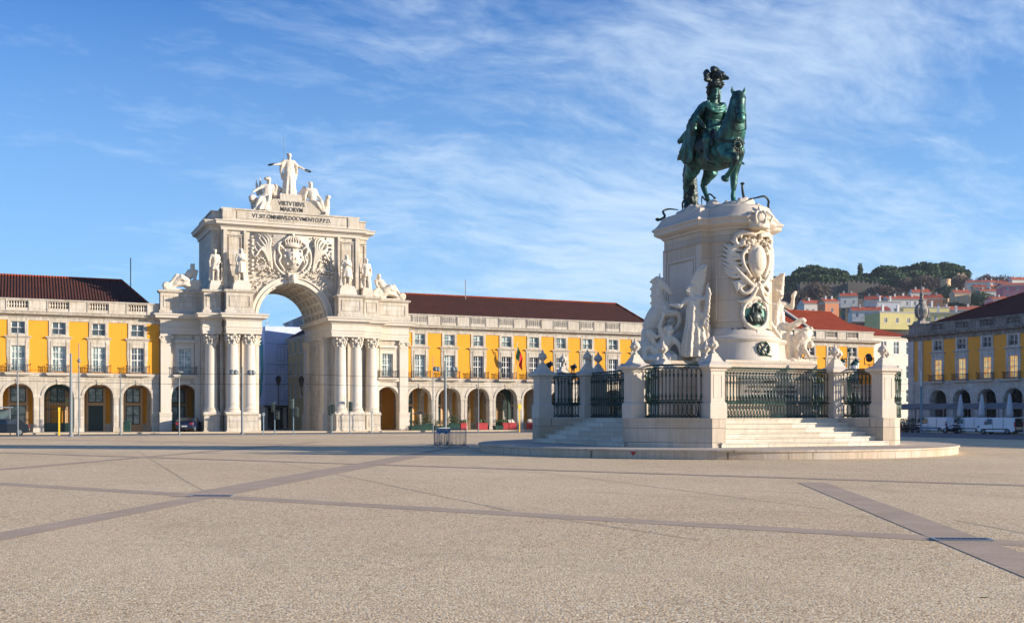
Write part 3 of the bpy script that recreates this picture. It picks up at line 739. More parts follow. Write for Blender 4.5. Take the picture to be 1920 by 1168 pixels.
# ---------------------------------------------------------------- sculpted figures
def human(b, J, h=1.8, fat=1., head_rot=(0, 0, 0), hair='short', neck=True, fingers=True, hs=1.):
    """body of one figure from joint positions: pelvis, chest, neck, head, sL,sR, eL,eR, hL,hR (hands), pL,pR (hips), kL,kR, fL,fR, tL,tR (toes)"""
    g = {k: Vector(v) for k, v in J.items()}; k = h*fat
    b.tube([g['pelvis'], g['pelvis'].lerp(g['chest'], .45), g['chest'], g['chest'].lerp(g['neck'], .75)], [.092*k, .078*k, .100*k, .06*k], 12, .78, ref=(0, 1, .2))
    b.tube([g['sL'], g['chest'].lerp(g['neck'], .6), g['sR']], [.045*k, .062*k, .045*k], 10)
    b.tube([g['chest'].lerp(g['neck'], .7), g['head']], [.040*k, .032*k], 9)
    H = g['head']; E = Euler(head_rot).to_matrix(); h0 = h; h = h*hs
    def hp(x, y, z): return H+E @ Vector((x*h, y*h, z*h))
    b.ball(hp(0, .004, .018), (.040*h, .050*h, .052*h), 14, 10, head_rot)
    b.ball(hp(0, -.012, -.018), (.029*h, .034*h, .042*h), 12, 8, head_rot)
    b.tube([hp(0, -.046, .018), hp(0, -.060, -.010)], [.0055*h, .010*h], 6); b.ball(hp(0, -.044, -.030), (.014*h, .008*h, .006*h), 8, 5)
    b.ball(hp(0, -.036, -.052), .012*h, 8, 6)
    for s in (-1, 1): b.ball(hp(s*.041, .004, -.002), (.006*h, .011*h, .015*h), 8, 6, head_rot); b.ball(hp(s*.017, -.045, .022), (.012*h, .006*h, .004*h), 6, 5)
    if hair:
        for i in range(16):
            a = i*2.4; z = .035+.035*math.sin(i*1.7); r = .036
            b.ball(hp(r*math.cos(a), .012+r*abs(math.sin(a)), z), .017*h, 6, 5)
        if hair == 'long':
            for s in (-1, 0, 1): b.tube([hp(s*.03, .035, .02), hp(s*.035, .05, -.03), hp(s*.03, .045, -.09)], [.02*h, .022*h, .012*h], 7)
        if hair == 'wig':
            for s in (-1, 1):
                for z in (.02, -.01, -.04, -.07): b.ball(hp(s*.042, .012, z), .019*h, 7, 5)
    h = h0
    for s in 'LR':
        if 'e'+s in g:
            b.tube([g['s'+s], g['s'+s].lerp(g['e'+s], .4), g['e'+s]], [.040*k, .037*k, .026*k], 9)
            b.tube([g['e'+s], g['e'+s].lerp(g['h'+s], .3), g['h'+s]], [.027*k, .029*k, .018*k], 9)
            d = (g['h'+s]-g['e'+s]).normalized(); q = d.cross(Vector((0, 0, 1)))
            q = q.normalized() if q.length > .1 else Vector((1, 0, 0)); n = q.cross(d)
            b.tube([g['h'+s], g['h'+s]+d*.045*h], [.017*h, .021*h], 8, .55, ref=n)
            if fingers:
                for i, ln in enumerate((.036, .042, .040, .032)):
                    p = g['h'+s]+d*.05*h+q*(i-1.5)*.011*h
                    b.tube([p, p+d*ln*h*.6-n*.004*h, p+d*ln*h*.9-n*.016*h], [.0062*h, .0056*h, .0045*h], 5)
                p = g['h'+s]+d*.015*h+q*.02*h*(1 if s == 'L' else -1)
                b.tube([p, p+d*.03*h+q*.018*h*(1 if s == 'L' else -1)], [.008*h, .006*h], 5)
        if 'k'+s in g:
            b.tube([g['p'+s], g['p'+s].lerp(g['k'+s], .35), g['k'+s]], [.060*k, .060*k, .040*k], 11)
            b.tube([g['k'+s], g['k'+s].lerp(g['f'+s], .3), g['f'+s]], [.038*k, .040*k, .022*k], 10)
            if 't'+s in g:
                b.tube([g['f'+s]-Vector((0, 0, .012*h)), g['f'+s].lerp(g['t'+s], .5), g['t'+s]], [.024*h, .021*h, .016*h], 8, .8)
                d = (g['t'+s]-g['f'+s]).normalized(); q = d.cross(Vector((0, 0, 1))).normalized()
                for i in range(5): b.ball(g['t'+s]+d*.012*h+q*(i-2)*.008*h-Vector((0, 0, .006*h)), .0075*h, 5, 4)
def stand(h, hips=0., arms='down', fwd=.1, lean=0.):
    J = dict(pelvis=(hips, 0, .53*h), chest=(hips*.4+lean*.5, 0, .73*h), neck=(lean, 0, .84*h), head=(lean, -.01*h, .925*h),
             sL=(.105*h+lean, 0, .81*h), sR=(-.105*h+lean, 0, .81*h), pL=(.05*h+hips, 0, .51*h), pR=(-.05*h+hips, 0, .51*h),
             kL=(.065*h+hips*.5, -.05*h, .28*h), kR=(-.055*h, 0, .28*h), fL=(.08*h, -.01*h, .045*h), fR=(-.06*h, .02*h, .045*h), tL=(.10*h, -.085*h, .02*h), tR=(-.085*h, -.05*h, .02*h))
    A = {'down': ((.15, 0, .65), (.16, -.05, .50), (-.15, 0, .65), (-.15, -.04, .50)),
         'hip': ((.18, .02, .67), (.10, -.08, .56), (-.16, 0, .65), (-.17, -.06, .50)),
         'scroll': ((.15, -.02, .66), (.08, -.14, .66), (-.16, 0, .65), (-.14, -.10, .53)),
         'chest': ((.15, -.03, .66), (.02, -.12, .70), (-.16, .02, .66), (-.2, -.02, .53))}[arms]
    for n_, a in zip(('eL', 'hL', 'eR', 'hR'), A): J[n_] = (a[0]*h+lean*.6, a[1]*h, a[2]*h)
    return J
def folds(b, pts, r0, n=9, seed=0, spread=1., depth=.02):
    """hanging folds of cloth from one line of points to the ground: pts=[(top,bottom)]"""
    rnd = random.Random(seed)
    for i in range(n):
        t_ = (i+.5)/n*(len(pts)-1); k = int(t_); f = t_-k
        a = Vector(pts[k][0]).lerp(Vector(pts[k+1][0]), f); c = Vector(pts[k][1]).lerp(Vector(pts[k+1][1]), f)
        m = a.lerp(c, .5)+Vector((rnd.uniform(-1, 1), rnd.uniform(-1, 1), 0))*depth
        b.tube([a, m, c], [r0*.8, r0*rnd.uniform(.8, 1.1), r0*1.15], 7)
def skirt(b, c0, c1, rt, rb, z0, z1, n=11, amp=.09, seg=40, sy=.8, tw=.4):
    """closed pleated drapery from z1 (top) down to z0"""
    prof = []; K = 9
    vs_c = lambda q: (c1[0]*(1-q)+c0[0]*q, c1[1]*(1-q)+c0[1]*q)
    m = MB()
    for k in range(K+1):
        q = k/K; prof.append((rt+(rb-rt)*q**.8, z1+(z0-z1)*q))
    m.lathe(prof, (0, 0), seg, 1, sy, fold=lambda a, z: amp*min(1, (z1-z)/(z1-z0)*2)*math.sin(n*a+tw*(z1-z)*3/(z1-z0)+1.3*math.sin(2*a)))
    vs = []
    for (x, y, z) in m.v:
        q = (z1-z)/(z1-z0); cx_, cy_ = vs_c(q); vs.append((x+cx_, y+cy_, z))
    b.add(vs, m.f)
def wing_feathers(b, root, tip, side, n=9, r=.06, spread=.5):
    root, tip, side = Vector(root), Vector(tip), Vector(side)
    b.tube([root, root.lerp(tip, .5)+side*.12, tip], [r*1.5, r*1.3, r*.6], 8)
    for i in range(n):
        q = (i+.5)/n; a = root.lerp(tip, q*.85)
        e = a+(tip-root)*(.28+.1*q)+side*spread*(1-q*.75)
        b.tube([a, a.lerp(e, .5)+side*.03, e], [r*.9, r*1.0, r*.45], 7, .45, ref=side.cross(tip-root))
def rocks(b, c, rx, ry, h, n, seed=1, s=.35):
    rnd = random.Random(seed)
    b.ball((c[0], c[1], c[2]), (rx, ry, h), 14, 8)
    for i in range(n):
        a = rnd.uniform(0, 6.28); q = rnd.uniform(.3, 1)
        b.ball((c[0]+rx*q*math.cos(a), c[1]+ry*q*math.sin(a), c[2]+h*(1-q)*.8), (s*rnd.uniform(.5, 1.2), s*rnd.uniform(.5, 1.2), s*rnd.uniform(.4, .9)), 7, 5, (a, q*3, a*2))
# ---------------------------------------------------------------- the triumphal arch (local: x east of its axis, y north, z up)
AR = thing('triumphal_arch', 'tall white stone triumphal arch with paired columns, carved relief and gilt-dark inscription', 'arch', (cxA, DN, 0))
ST, SP = M['stone'], M['stone_plain']
def mir(path): return [(-x, y) for x, y in path[::-1]]
W1 = 13.12
def contour(wv, wi, outc, rec, pair, xi, ye, o0=9.3, o1=7.45, p0=7.15, ends=.6):
    """plan line of one storey, west end to east end, broken at the opening when xi is given"""
    left = [(-W1, ends), (-W1, -wv), (-o0, -wv), (-o0, -outc), (-o1, -outc), (-o1, -rec), (-p0, -rec), (-p0, -pair), (-xi, -pair), (-xi, ye)]
    return left
def both(b, path, prof):
    b.sweep(path, prof); b.sweep([(-x, y) for x, y in path[::-1]], prof)
def cap(b, path, back, z):
    for s in (1, -1):
        pts = [(s*x, y, z) for x, y in path]; x0 = pts[0][0]; x1 = pts[-1][0]
        for a, c in zip(path[:-1], path[1:]):
            if abs(c[0]-a[0]) > .01: b.quad((s*a[0], a[1], z), (s*c[0], c[1], z), (s*c[0], back, z), (s*a[0], back, z))
XI = 3.68
# walls of the lower storey
for s in (-1, 1):
    b = MB()
    def bx(x0, x1, y0, y1, z0, z1): b.box(s*x0, s*x1, y0, y1, z0, z1)
    m = MB(); m.arch(9.2, W1, .1, 5.7, 10.75, 1.28, 3.5, 1.35, -.35, .6); b.add([(s*x, y, z) for x, y, z in m.v], m.f)
    bx(9.2, 10.1, -.35, .6, 5.7, 9.95); bx(11.38, W1, -.35, .6, 5.7, 9.95); bx(10.1, 11.38, -.35, .6, 5.7, 6.0); bx(10.1, 11.38, -.35, .6, 8.5, 9.95)
    bx(3.72, 9.2, -1.5, 8.2, .0, 9.95)
    bx(7.2, 7.5, -2.0, -1.5, .0, 9.95)
    b.build('pier_wall', ST, AR)
# wing trim: end pilasters, window cases
for s in (-1, 1):
    b = MB()
    def bx(x0, x1, y0, y1, z0, z1): b.box(s*x0, s*x1, y0, y1, z0, z1)
    bx(12.1, 13.08, -.55, -.35, .1, 9.9); bx(12.02, 13.2, -.70, -.35, .1, 1.9); bx(11.99, 13.24, -.74, -.35, 1.9, 2.05)
    bx(9.22, 9.75, -.53, -.35, .1, 9.9)
    for a, c, z0, z1, y in ((9.86, 10.13, 5.85, 8.95, -.45), (11.35, 11.62, 5.85, 8.95, -.45), (10.13, 11.35, 8.48, 8.95, -.45), (9.74, 11.74, 9.12, 9.36, -.75), (9.82, 11.66, 8.95, 9.12, -.55)): bx(a, c, y, -.35, z0, z1)
    bx(9.2, 12.15, -.5, -.35, 5.45, 5.8)
    m = MB(); m.ring(10.75, 3.6, 1.28, 1.55, 1.3, 1.57, -.43, -.35); b.add([(s*x, y, z) for x, y, z in m.v], m.f)
    bx(9.25, 9.5, -.46, -.35, 3.42, 3.6); bx(12.02, 12.14, -.46, -.35, 3.42, 3.6)
    # ionic scrolls of the end pilasters
    for k in (-1, 1):
        c = s*12.6+k*.45
        b.tube([(c+.22*math.cos(a)*(1-a/9), -.6, 9.55+.24*math.sin(a)*(1-a/9)) for a in [i*.5 for i in range(14)]], .07, 6)
    bx(12.05, 13.15, -.64, -.35, 9.72, 9.94); bx(12.2, 13.0, -.6, -.35, 9.1, 9.2)
    b.build('wing_pilasters', SP, AR)
for s in (-1, 1):
    window_obj(1.22, 2.5, 4, AR, s*10.74, 6.0, -.2, 'glass_blind'); balcony_obj(AR, s*10.74, 5.84).location.y = -.32
    # ochre passage seen through the low openings
    b = MB(); b.box(-2.1, 2.1, 5.0, 5.2, .1, 5.6); b.box(-2.1, 2.1, .6, 5.0, 5.55, 5.6); b.box(2.02*s, 2.08*s, .6, 5., .1, 5.5)
    o = b.build('passage', M['ochre_in'], AR, loc=(s*11.2, 0, 0))
    b = MB()
    for k in (-1, 1): b.box(k*.75, k*.98, 4.84, 5.0, .1, 4.9)
    b.box(-.98, .98, 4.84, 5.0, 4.7, 4.95); b.box(-.75, .75, 4.86, 5., 2.7, 3.0); b.build('passage_window_case', M['buff'], o, loc=(-.45*s, 0, 0))
    window_obj(1.4, 1.5, 2, o, -.45*s, 3.05, 4.8, 'glass_blind', 'green_wood'); window_obj(1.4, 1.95, 2, o, -.45*s, .75, 4.8, 'glass_blind', 'green_wood')
# pedestals
def pedestal(x0, x1, y0, y1, z1=1.95):
    b = MB(); b.box(x0+.08, x1-.08, y0+.08, y1, .22, z1-.2); b.box(x0, x1, y0, y1, 0, .24)
    b.sweep([(x0+.08, y1), (x0+.08, y0+.08), (x1-.08, y0+.08), (x1-.08, y1)], [(0, z1-.22), (.05, z1-.2), (.1, z1-.12), (.1, z1-.03), (0, z1)])
    b.box(x0+.1, x1-.1, y0+.1, y1, z1-.21, z1-.002)
    b.box(x0+.35, x1-.35, y0+.05, y0+.1, .5, z1-.45)
    return b.build('pedestal', ST, AR)
for s in (-1, 1):
    a = sorted((s*3.95, s*7.2)); pedestal(a[0], a[1], -4.15, -1.502)
    a = sorted((s*7.55, s*9.25)); pedestal(a[0], a[1], -2.95, -1.504)
# columns
def column(x, y, r=.62, z0=1.95, z1=9.95):
    b = MB(); b.box(-r*1.3, r*1.3, -r*1.3, r*1.3, 0, .14)
    H = z1-z0
    b.lathe([(r*1.28, .14), (r*1.32, .22), (r*1.28, .3), (r*1.1, .34), (r*1.1, .42), (r*1.2, .47), (r*1.1, .53), (r, .6), (r, H*.33), (r*.94, H*.66), (r*.86, H-1.1), (r*.95, H-1.06), (r*.95, H-.98), (r*.86, H-.95)], seg=28)
    o = b.build('column', SP, AR, smooth='auto', loc=(x, y, z0))
    b = MB(); b.lathe([(r*.84, H-.98), (r*.86, H-.6), (r*.98, H-.3), (r*1.15, H-.16)], seg=20)
    for row, (zz, rr, hh, n, ph) in enumerate(((H-.95, .9, .40, 8, 0), (H-.68, .93, .40, 8, .39))):
        for i in range(n):
            a = 2*math.pi*i/n+ph; cs, sn = math.cos(a), math.sin(a)
            b.tube([(r*rr*cs, r*rr*sn, zz), (r*(rr+.08)*cs, r*(rr+.08)*sn, zz+hh*.6), (r*(rr+.30)*cs, r*(rr+.30)*sn, zz+hh), (r*(rr+.36)*cs, r*(rr+.36)*sn, zz+hh*.75)], [.10, .12, .09, .05], 6)
    for i in range(4):
        a = math.pi/4+i*math.pi/2; cs, sn = math.cos(a), math.sin(a)
        b.ball((r*1.28*cs, r*1.28*sn, H-.22), (.13, .13, .13), 8, 6); b.tube([(r*.9*cs, r*.9*sn, H-.5), (r*1.2*cs, r*1.2*sn, H-.18)], .06, 6)
        b.ball((r*1.02*math.cos(a+.785), r*1.02*math.sin(a+.785), H-.1), .09, 7, 5)
    b.prism([(r*(1.36 if i % 2 else 1.05)*math.cos(math.pi/4*i+math.pi/4*1 if i % 2 else math.pi/4*i+math.pi/4), r*(1.36 if i % 2 else 1.05)*math.sin(math.pi/4*i+math.pi/4)) for i in range(8)], H-.1, H)
    b.build('capital', SP, o, smooth='auto')
    return o
cols = column(-6.42, -3.05)
for x, y in ((-4.72, -3.05), (4.72, -3.05), (6.42, -3.05), (-8.4, -2.05), (8.4, -2.05)): copy_tree(cols, AR, loc=(x, y, 1.95))
# pilasters on the inner faces and behind the columns
b = MB()
for s in (-1, 1):
    for y0, y1 in ((-1.3, .2), (6.3, 7.9)):
        b.box(s*3.72, s*3.42, y0, y1, 1.9, 9.95); b.box(s*3.72, s*3.25, y0-.12, y1+.12, 0, 1.9); b.box(s*3.72, s*3.3, y0-.08, y1+.08, 9.0, 9.15)
        for k in range(4):
            for j in range(2): b.tube([(s*3.5, y0+.2+k*.37, 9.15+j*.35), (s*3.36, y0+.2+k*.37, 9.4+j*.35), (s*3.2, y0+.2+k*.37, 9.5+j*.35)], [.1, .12, .06], 6)
        b.box(s*3.72, s*3.2, y0-.1, y1+.1, 9.82, 9.95)
    for x in (4.72, 6.42, 8.4): b.box(s*x-.5, s*x+.5, -1.62, -1.5, 1.95, 9.9)
b.build('inner_pilasters', SP, AR)
# main entablature
EP = [(0, 9.95), (0, 10.25), (.04, 10.27), (.04, 10.55), (.1, 10.6), (.1, 10.66), (0, 10.68), (0, 11.25), (.08, 11.3), (.12, 11.4), (.3, 11.46), (.52, 11.55), (.55, 11.75), (.66, 11.85), (.66, 11.95), (.1, 12.05)]
P1 = contour(.6, 0, 2.75, 2.1, 3.8, 3.62, 8.2)
for s in (-1, 1):
    b = MB(); b.sweep(P1 if s < 0 else mir(P1), EP)
    for x0, x1, y in ((9.3, W1, -.6), (7.45, 9.3, -2.75), (7.15, 7.45, -2.1), (3.62, 7.15, -3.8)):
        b.box(s*(x0+.004), s*(x1-.004), y+.004, .59 if x0 > 9 else 8.19, 9.952, 12.045)
    b.build('entablature', SP, AR)
# pedestal storey over the entablature
P2 = contour(.45, 0, 2.5, 1.9, 3.5, 4.42, .5, 9.15, 7.5, 7.1)
P2[-1] = (-4.42, -1.4)
PP = [(.12, 12.04), (.12, 12.3), (.02, 12.4), (0, 12.45), (0, 14.05), (.06, 14.12), (.2, 14.2), (.22, 14.36), (.05, 14.42)]
for s in (-1, 1):
    b = MB(); b.sweep(P2 if s < 0 else mir(P2), PP)
    for x0, x1, y, yb in ((9.15, W1, -.45, .6), (7.5, 9.15, -2.5, 8.2), (7.1, 7.5, -1.9, 8.2), (4.42, 7.1, -3.5, 8.2)):
        b.box(s*(x0+.004), s*(x1-.004), y+.004, yb-.01, 12.04, 14.41)
    for x0, x1, y in ((9.6, 12.8, -.45), (7.75, 8.9, -2.5), (4.75, 6.8, -3.5)):
        for a in ((x0, x1, 12.7, 12.76), (x0, x1, 13.75, 13.81), (x0, x0+.06, 12.76, 13.75), (x1-.06, x1, 12.76, 13.75)): b.box(s*a[0], s*a[1], y-.05, y+.01, a[2], a[3])
    b.build('pedestal_storey', ST, AR)
# attic wall with the opening
b = MB()
ZS, RA = 11.9, 3.68
b.arch(-4.42, 4.42, ZS, 20.8, 0, RA, ZS, RA, -1.45, 8.2, 32)
for s in (-1, 1):
    b.box(s*4.42, s*7.25, -1.52, 8.2, 14.4, 20.9); b.box(s*7.25, s*8.18, -.9, 7.6, 14.4, 20.9)
    b.box(s*4.82, s*5.05, -1.75, -1.52, 14.4, 20.85); b.box(s*6.75, s*7.1, -1.75, -1.52, 14.4, 20.85)
    for x0, x1, y in ((5.25, 6.55, -1.52), (7.4, 8.02, -.9)):
        for a in ((x0, x1, 17.1, 17.18), (x0, x1, 20.0, 20.08), (x0, x0+.08, 17.18, 20.0), (x1-.08, x1, 17.18, 20.)): b.box(s*a[0], s*a[1], y-.1, y+.01, a[2], a[3])
        b.box(s*(x0-.1), s*(x1+.1), y-.14, y+.01, 20.16, 20.26)
b.build('attic_wall', ST, AR)
b = MB(); b.ring(0, ZS, RA-.02, RA+.2, RA-.02, RA+.2, -1.72, -1.45, 32); b.ring(0, ZS, RA+.2, RA+.5, RA+.2, RA+.5, -1.62, -1.45, 32); b.ring(0, ZS, RA+.5, RA+.62, RA+.5, RA+.62, -1.75, -1.45, 32)
b.prism([(-.38, ZS+RA-.1), (.38, ZS+RA-.1), (.55, ZS+RA+.95), (-.55, ZS+RA+.95)], -2.1, -1.45, 'y')
b.ball((0, -2.15, ZS+RA+.45), (.3, .25, .4)); b.tube([(-.3, -2.1, ZS+RA+.05), (0, -2.35, ZS+RA+.0), (.3, -2.1, ZS+RA+.05)], .14, 7)
b.build('archivolt', SP, AR)
# coffers of the vault
b = MB()
for k in range(1, 12):
    a = math.pi*k/12; b.ring(0, ZS, RA-.16, RA+.02, RA-.16, RA+.02, -1.3, 8.1, 2, a-.05, a+.05)
for y in (-1.2, .6, 2.4, 4.2, 6.0, 7.7): b.ring(0, ZS, RA-.2, RA+.02, RA-.2, RA+.02, y, y+.35, 32)
b.build('vault_coffers', SP, AR)
# top cornice following the projecting centre
TC = [(-8.35, 7.6), (-8.35, -1.05), (-7.35, -1.05), (-7.35, -1.75), (7.35, -1.75), (7.35, -1.05), (8.35, -1.05), (8.35, 7.6), (7.35, 7.6), (7.35, 8.3), (-7.35, 8.3), (-7.35, 7.6), (-8.35, 7.6)]
b = MB(); b.sweep(TC, [(-.1, 20.62), (.0, 20.7), (.02, 20.9), (.12, 20.98), (.12, 21.05), (.38, 21.12), (.54, 21.2), (.58, 21.42), (.68, 21.5), (.68, 21.58), (0, 21.68)])
b.box(-8.34, 8.34, -1.04, 7.59, 20.8, 21.66); b.box(-7.34, 7.34, -1.74, -1.04, 20.8, 21.66); b.box(-7.34, 7.34, 7.59, 8.29, 20.8, 21.66)
b.build('top_cornice', SP, AR)
b = MB()
b.box(-8.12, 8.12, -.8, 7.3, 21.65, 22.55); b.box(-8.22, 8.22, -.9, 7.4, 22.55, 22.68)
b.box(-7.2, 7.2, -1.45, -.802, 21.65, 22.8); b.box(-7.3, 7.3, -1.56, 2.5, 22.8, 22.95)
b.box(-7.15, -6.0, -1.55, -1.45, 21.66, 22.8); b.box(6.0, 7.15, -1.55, -1.45, 21.66, 22.8)
b.box(-5.7, 5.7, -1.50, -1.45, 21.95, 22.72)
b.build('attic_parapet', ST, AR)
# stepped base of the crowning group
b = MB(); b.prism([(-4.0, 22.95), (4.0, 22.95), (3.7, 23.2), (2.9, 23.5), (1.9, 24.3), (-1.9, 24.3), (-2.9, 23.5), (-3.7, 23.2)], -1.2, 1.6, 'y')
b.box(-1.15, 1.15, -1.0, 1.3, 24.3, 24.95)
b.build('crowning_base', ST, AR)
def text(s, size, loc, parent, depth=.04, m='letter', rot=(R(90), 0, 0), name='inscription', bold=.012, align='CENTER', xs=1.):
    cu = bpy.data.curves.new(name, 'FONT'); cu.body = s; cu.size = size; cu.extrude = depth/2; cu.offset = bold; cu.align_x = align
    o = bpy.data.objects.new(name, cu); TMP.collection.objects.link(o); TMP.view_layers[0].update()
    with bpy.context.temp_override(scene=TMP, view_layer=TMP.view_layers[0]): dg = bpy.context.evaluated_depsgraph_get()
    me = bpy.data.meshes.new_from_object(o.evaluated_get(dg))
    bpy.data.objects.remove(o); me.name = name; me.materials.clear(); me.materials.append(M[m])
    o = bpy.data.objects.new(name, me); C.objects.link(o); o.location = loc; o.rotation_euler = rot; o.scale = (xs, 1, 1); o.parent = parent
    KID.setdefault(parent.name, []).append(o)
    return o
text('VIRTVTIBVS', .64, (0, -1.22, 23.68), AR, bold=.004, xs=.84); text('MAIORVM', .64, (0, -1.22, 23.08), AR, bold=.004, xs=.84)
text('VT.SIT.OMNIBVS.DOCVMENTO.P.P.D.', .60, (0, -1.52, 22.12), AR, bold=.003, xs=.84)

# relief of the coat of arms: one carved panel
b = MB(); Y = -1.5; rnd = random.Random(3)
b.box(-4.4, 4.4, Y-.02, Y+.3, 16.6, 20.6)
cz = 18.2
b.tube([(1.95*math.cos(a), Y-.12, cz+2.0*math.sin(a)) for a in [i*math.pi/20 for i in range(40)]], .14, 7, closed=True)
b.tube([(1.6*math.cos(a), Y-.10, cz+1.65*math.sin(a)) for a in [i*math.pi/20 for i in range(40)]], .07, 6, closed=True)
b.prism([(-1.0, cz+.9), (1.0, cz+.9), (1.05, cz-.2), (.6, cz-1.0), (0, cz-1.3), (-.6, cz-1.0), (-1.05, cz-.2)], Y-.32, Y, 'y')
b.prism([(-.68, cz+.6), (.68, cz+.6), (.7, cz-.2), (0, cz-.85), (-.7, cz-.2)], Y-.42, Y-.3, 'y')
for x, z in ((0, .3), (0, -.1), (0, -.5), (-.3, -.1), (.3, -.1)): b.ball((x, Y-.44, cz+z), (.13, .08, .15), 6, 5)
for x, z in ((-.85, .7), (0, .78), (.85, .7), (-.88, .1), (.88, .1), (-.6, -.7), (.6, -.7)): b.box(x-.1, x+.1, Y-.42, Y-.3, cz+z-.12, cz+z+.12)
b.lathe([(.7, cz+1.05), (.85, cz+1.2), (.8, cz+1.4), (.62, cz+1.55)], (0, Y-.15), 16, 1, .5)
for k in range(7):
    x = -.75+k*.25; b.tube([(x, Y-.35, cz+1.35), (x*1.15, Y-.4, cz+1.75), (x*.5, Y-.35, cz+2.2)], [.09, .08, .06], 6)
b.ball((0, Y-.3, cz+2.35), .2, 8, 6)
for s in (-1, 1):
    b.tube([(s*1.0, Y-.3, cz+.9), (s*1.45, Y-.35, cz+1.2), (s*1.5, Y-.3, cz+.6), (s*1.25, Y-.3, cz+.1), (s*1.45, Y-.3, cz-.5), (s*.9, Y-.25, cz-1.3)], [.1, .16, .14, .12, .13, .08], 7, sm=3)
    for k in range(7):                         # sweeping plumes at both sides
        q = k/6; zt = 20.45-q*q*1.9; xt = 2.5+q*1.6
        b.tube([(s*(2.1+q*.25), Y-.1, cz-1.3+q*.2), (s*(2.25+q*.45), Y-.24, cz-.2+q*.1), (s*(2.4+q*.9), Y-.3, cz+1.0-q*.3), (s*(xt-.2), Y-.25, zt-.5), (s*(xt+.15), Y-.12, zt)], [.06, .10, .12, .12, .06], 6, sm=3)
    for k in range(5):
        b.tube([(s*2.3, Y-.1, 16.9+k*.05), (s*(2.7+k*.3), Y-.2, 17.2-k*.05), (s*(3.2+k*.2), Y-.1, 17.6-k*.2)], [.05, .09, .04], 6)
    for k in range(9): b.box(s*4.0, s*4.35, Y-.18, Y, 16.3+k*.42, 16.3+k*.42+.24)
    for k in range(12):
        a = k*.5; b.ball((s*(3.3+.45*math.cos(a)), Y-.15, 17.4+.6*math.sin(a)), .13, 6, 5)
    for k in range(170):                       # dense foliage filling the spandrel
        x = rnd.uniform(.0, 4.3); z = rnd.uniform(13.2, 17.3)
        if math.hypot(x, z-ZS) < RA+.78: continue
        if x < 1.5 and z > 16.9: continue
        a = rnd.uniform(0, 6.28); l_ = rnd.uniform(.15, .38)
        b.tube([(s*x, Y-.03, z), (s*(x+l_*math.cos(a)*.5), Y-rnd.uniform(.12, .26), z+l_*math.sin(a)*.5), (s*(x+l_*math.cos(a)), Y-.06, z+l_*math.sin(a))], [.05, rnd.uniform(.06, .1), .03], 5)
    for k in range(60):
        x = rnd.uniform(1.9, 4.3); z = rnd.uniform(17., 20.5)
        b.ball((s*x, Y-.06, z), (rnd.uniform(.05, .16), .12, rnd.uniform(.05, .16)), 5, 4)
b.build('carved_coat_of_arms', SP, AR, smooth=True)
# little blocks carrying the statues
for s in (-1, 1):
    for x, y, hw, z1 in ((5.5, -2.7, .95, 15.35), (7.95, -1.75, .62, 15.3)):
        b = MB(); b.taper((s*x, y), hw, .75 if hw > .8 else .6, 14.4, 14.95, hw*.9, .62); b.taper((s*x, y), hw*.9, .6, 14.95, z1, hw*.72, .55)
        b.build('statue_plinth', SP, AR)

# ---------------------------------------------------------------- statues that stand on the arch
def put(name, label, cat, loc, b, m='marble', voxel=.065, soft=2, disp=.02, rz=0, group=None, part='body', dscale=.25):
    T = thing(name, label, cat, loc, rz, group); b.build(part, M[m], T, voxel=voxel, soft=soft, disp=disp, dscale=dscale); return T
def standing(kind, h):
    b = MB()
    if kind == 0:      # ancient warrior with cloak
        J = stand(h, .02*h, 'hip'); human(b, J, h, 1.12, hs=1.25); skirt(b, (0, 0), (0, 0), .10*h, .15*h, .36*h, .56*h, 9)
        folds(b, [((-.12*h, .04*h, .82*h), (-.17*h, .08*h, .05*h)), ((0, .08*h, .84*h), (0, .12*h, .03*h)), ((.12*h, .04*h, .82*h), (.17*h, .06*h, .08*h))], .035*h, 9, 1)
        b.tube([(.2*h, -.05*h, .02*h), (.2*h, -.06*h, .6*h)], .018*h, 6)
    elif kind == 1:    # robed man, scroll in hand
        J = stand(h, -.02*h, 'scroll'); human(b, J, h, 1.1, hair='wig', hs=1.25); skirt(b, (0, 0), (0, .0), .11*h, .15*h, .26*h, .60*h, 11, .07)
        b.tube([(.02*h, -.16*h, .62*h), (.12*h, -.16*h, .74*h)], .022*h, 7)
        folds(b, [((-.13*h, .05*h, .80*h), (-.16*h, .09*h, .25*h)), ((.13*h, .05*h, .80*h), (.16*h, .09*h, .22*h))], .04*h, 7, 2)
        b.box(.08*h, .2*h, .02*h, .12*h, 0, .3*h)
    elif kind == 2:    # bearded knight with cape
        J = stand(h, .02*h, 'chest'); human(b, J, h, 1.15, hair='long', hs=1.25); skirt(b, (0, 0), (0, 0), .11*h, .17*h, .30*h, .58*h, 8, .1)
        folds(b, [((-.13*h, .03*h, .82*h), (-.22*h, .05*h, .04*h)), ((0, .08*h, .84*h), (0, .12*h, .03*h)), ((.13*h, .03*h, .8*h), (.2*h, .02*h, .3*h))], .04*h, 9, 5)
        b.tube([(-.2*h, -.1*h, .02*h), (-.19*h, -.06*h, .52*h)], .016*h, 6); b.tube([(-.24*h, -.07*h, .46*h), (-.15*h, -.07*h, .46*h)], .014*h, 5)
    else:
        J = stand(h, -.02*h, 'down'); human(b, J, h, 1.1, hs=1.25); skirt(b, (0, 0), (0, 0), .105*h, .15*h, .4*h, .6*h, 9)
        folds(b, [((-.12*h, .05*h, .80*h), (-.15*h, .1*h, .15*h)), ((.12*h, .05*h, .80*h), (.18*h, .05*h, .05*h))], .038*h, 7, 8)
        b.box(-.2*h, -.08*h, .02*h, .12*h, 0, .34*h)
    b.box(-.16*h, .16*h, -.11*h, .12*h, -.02, .03*h)
    return b
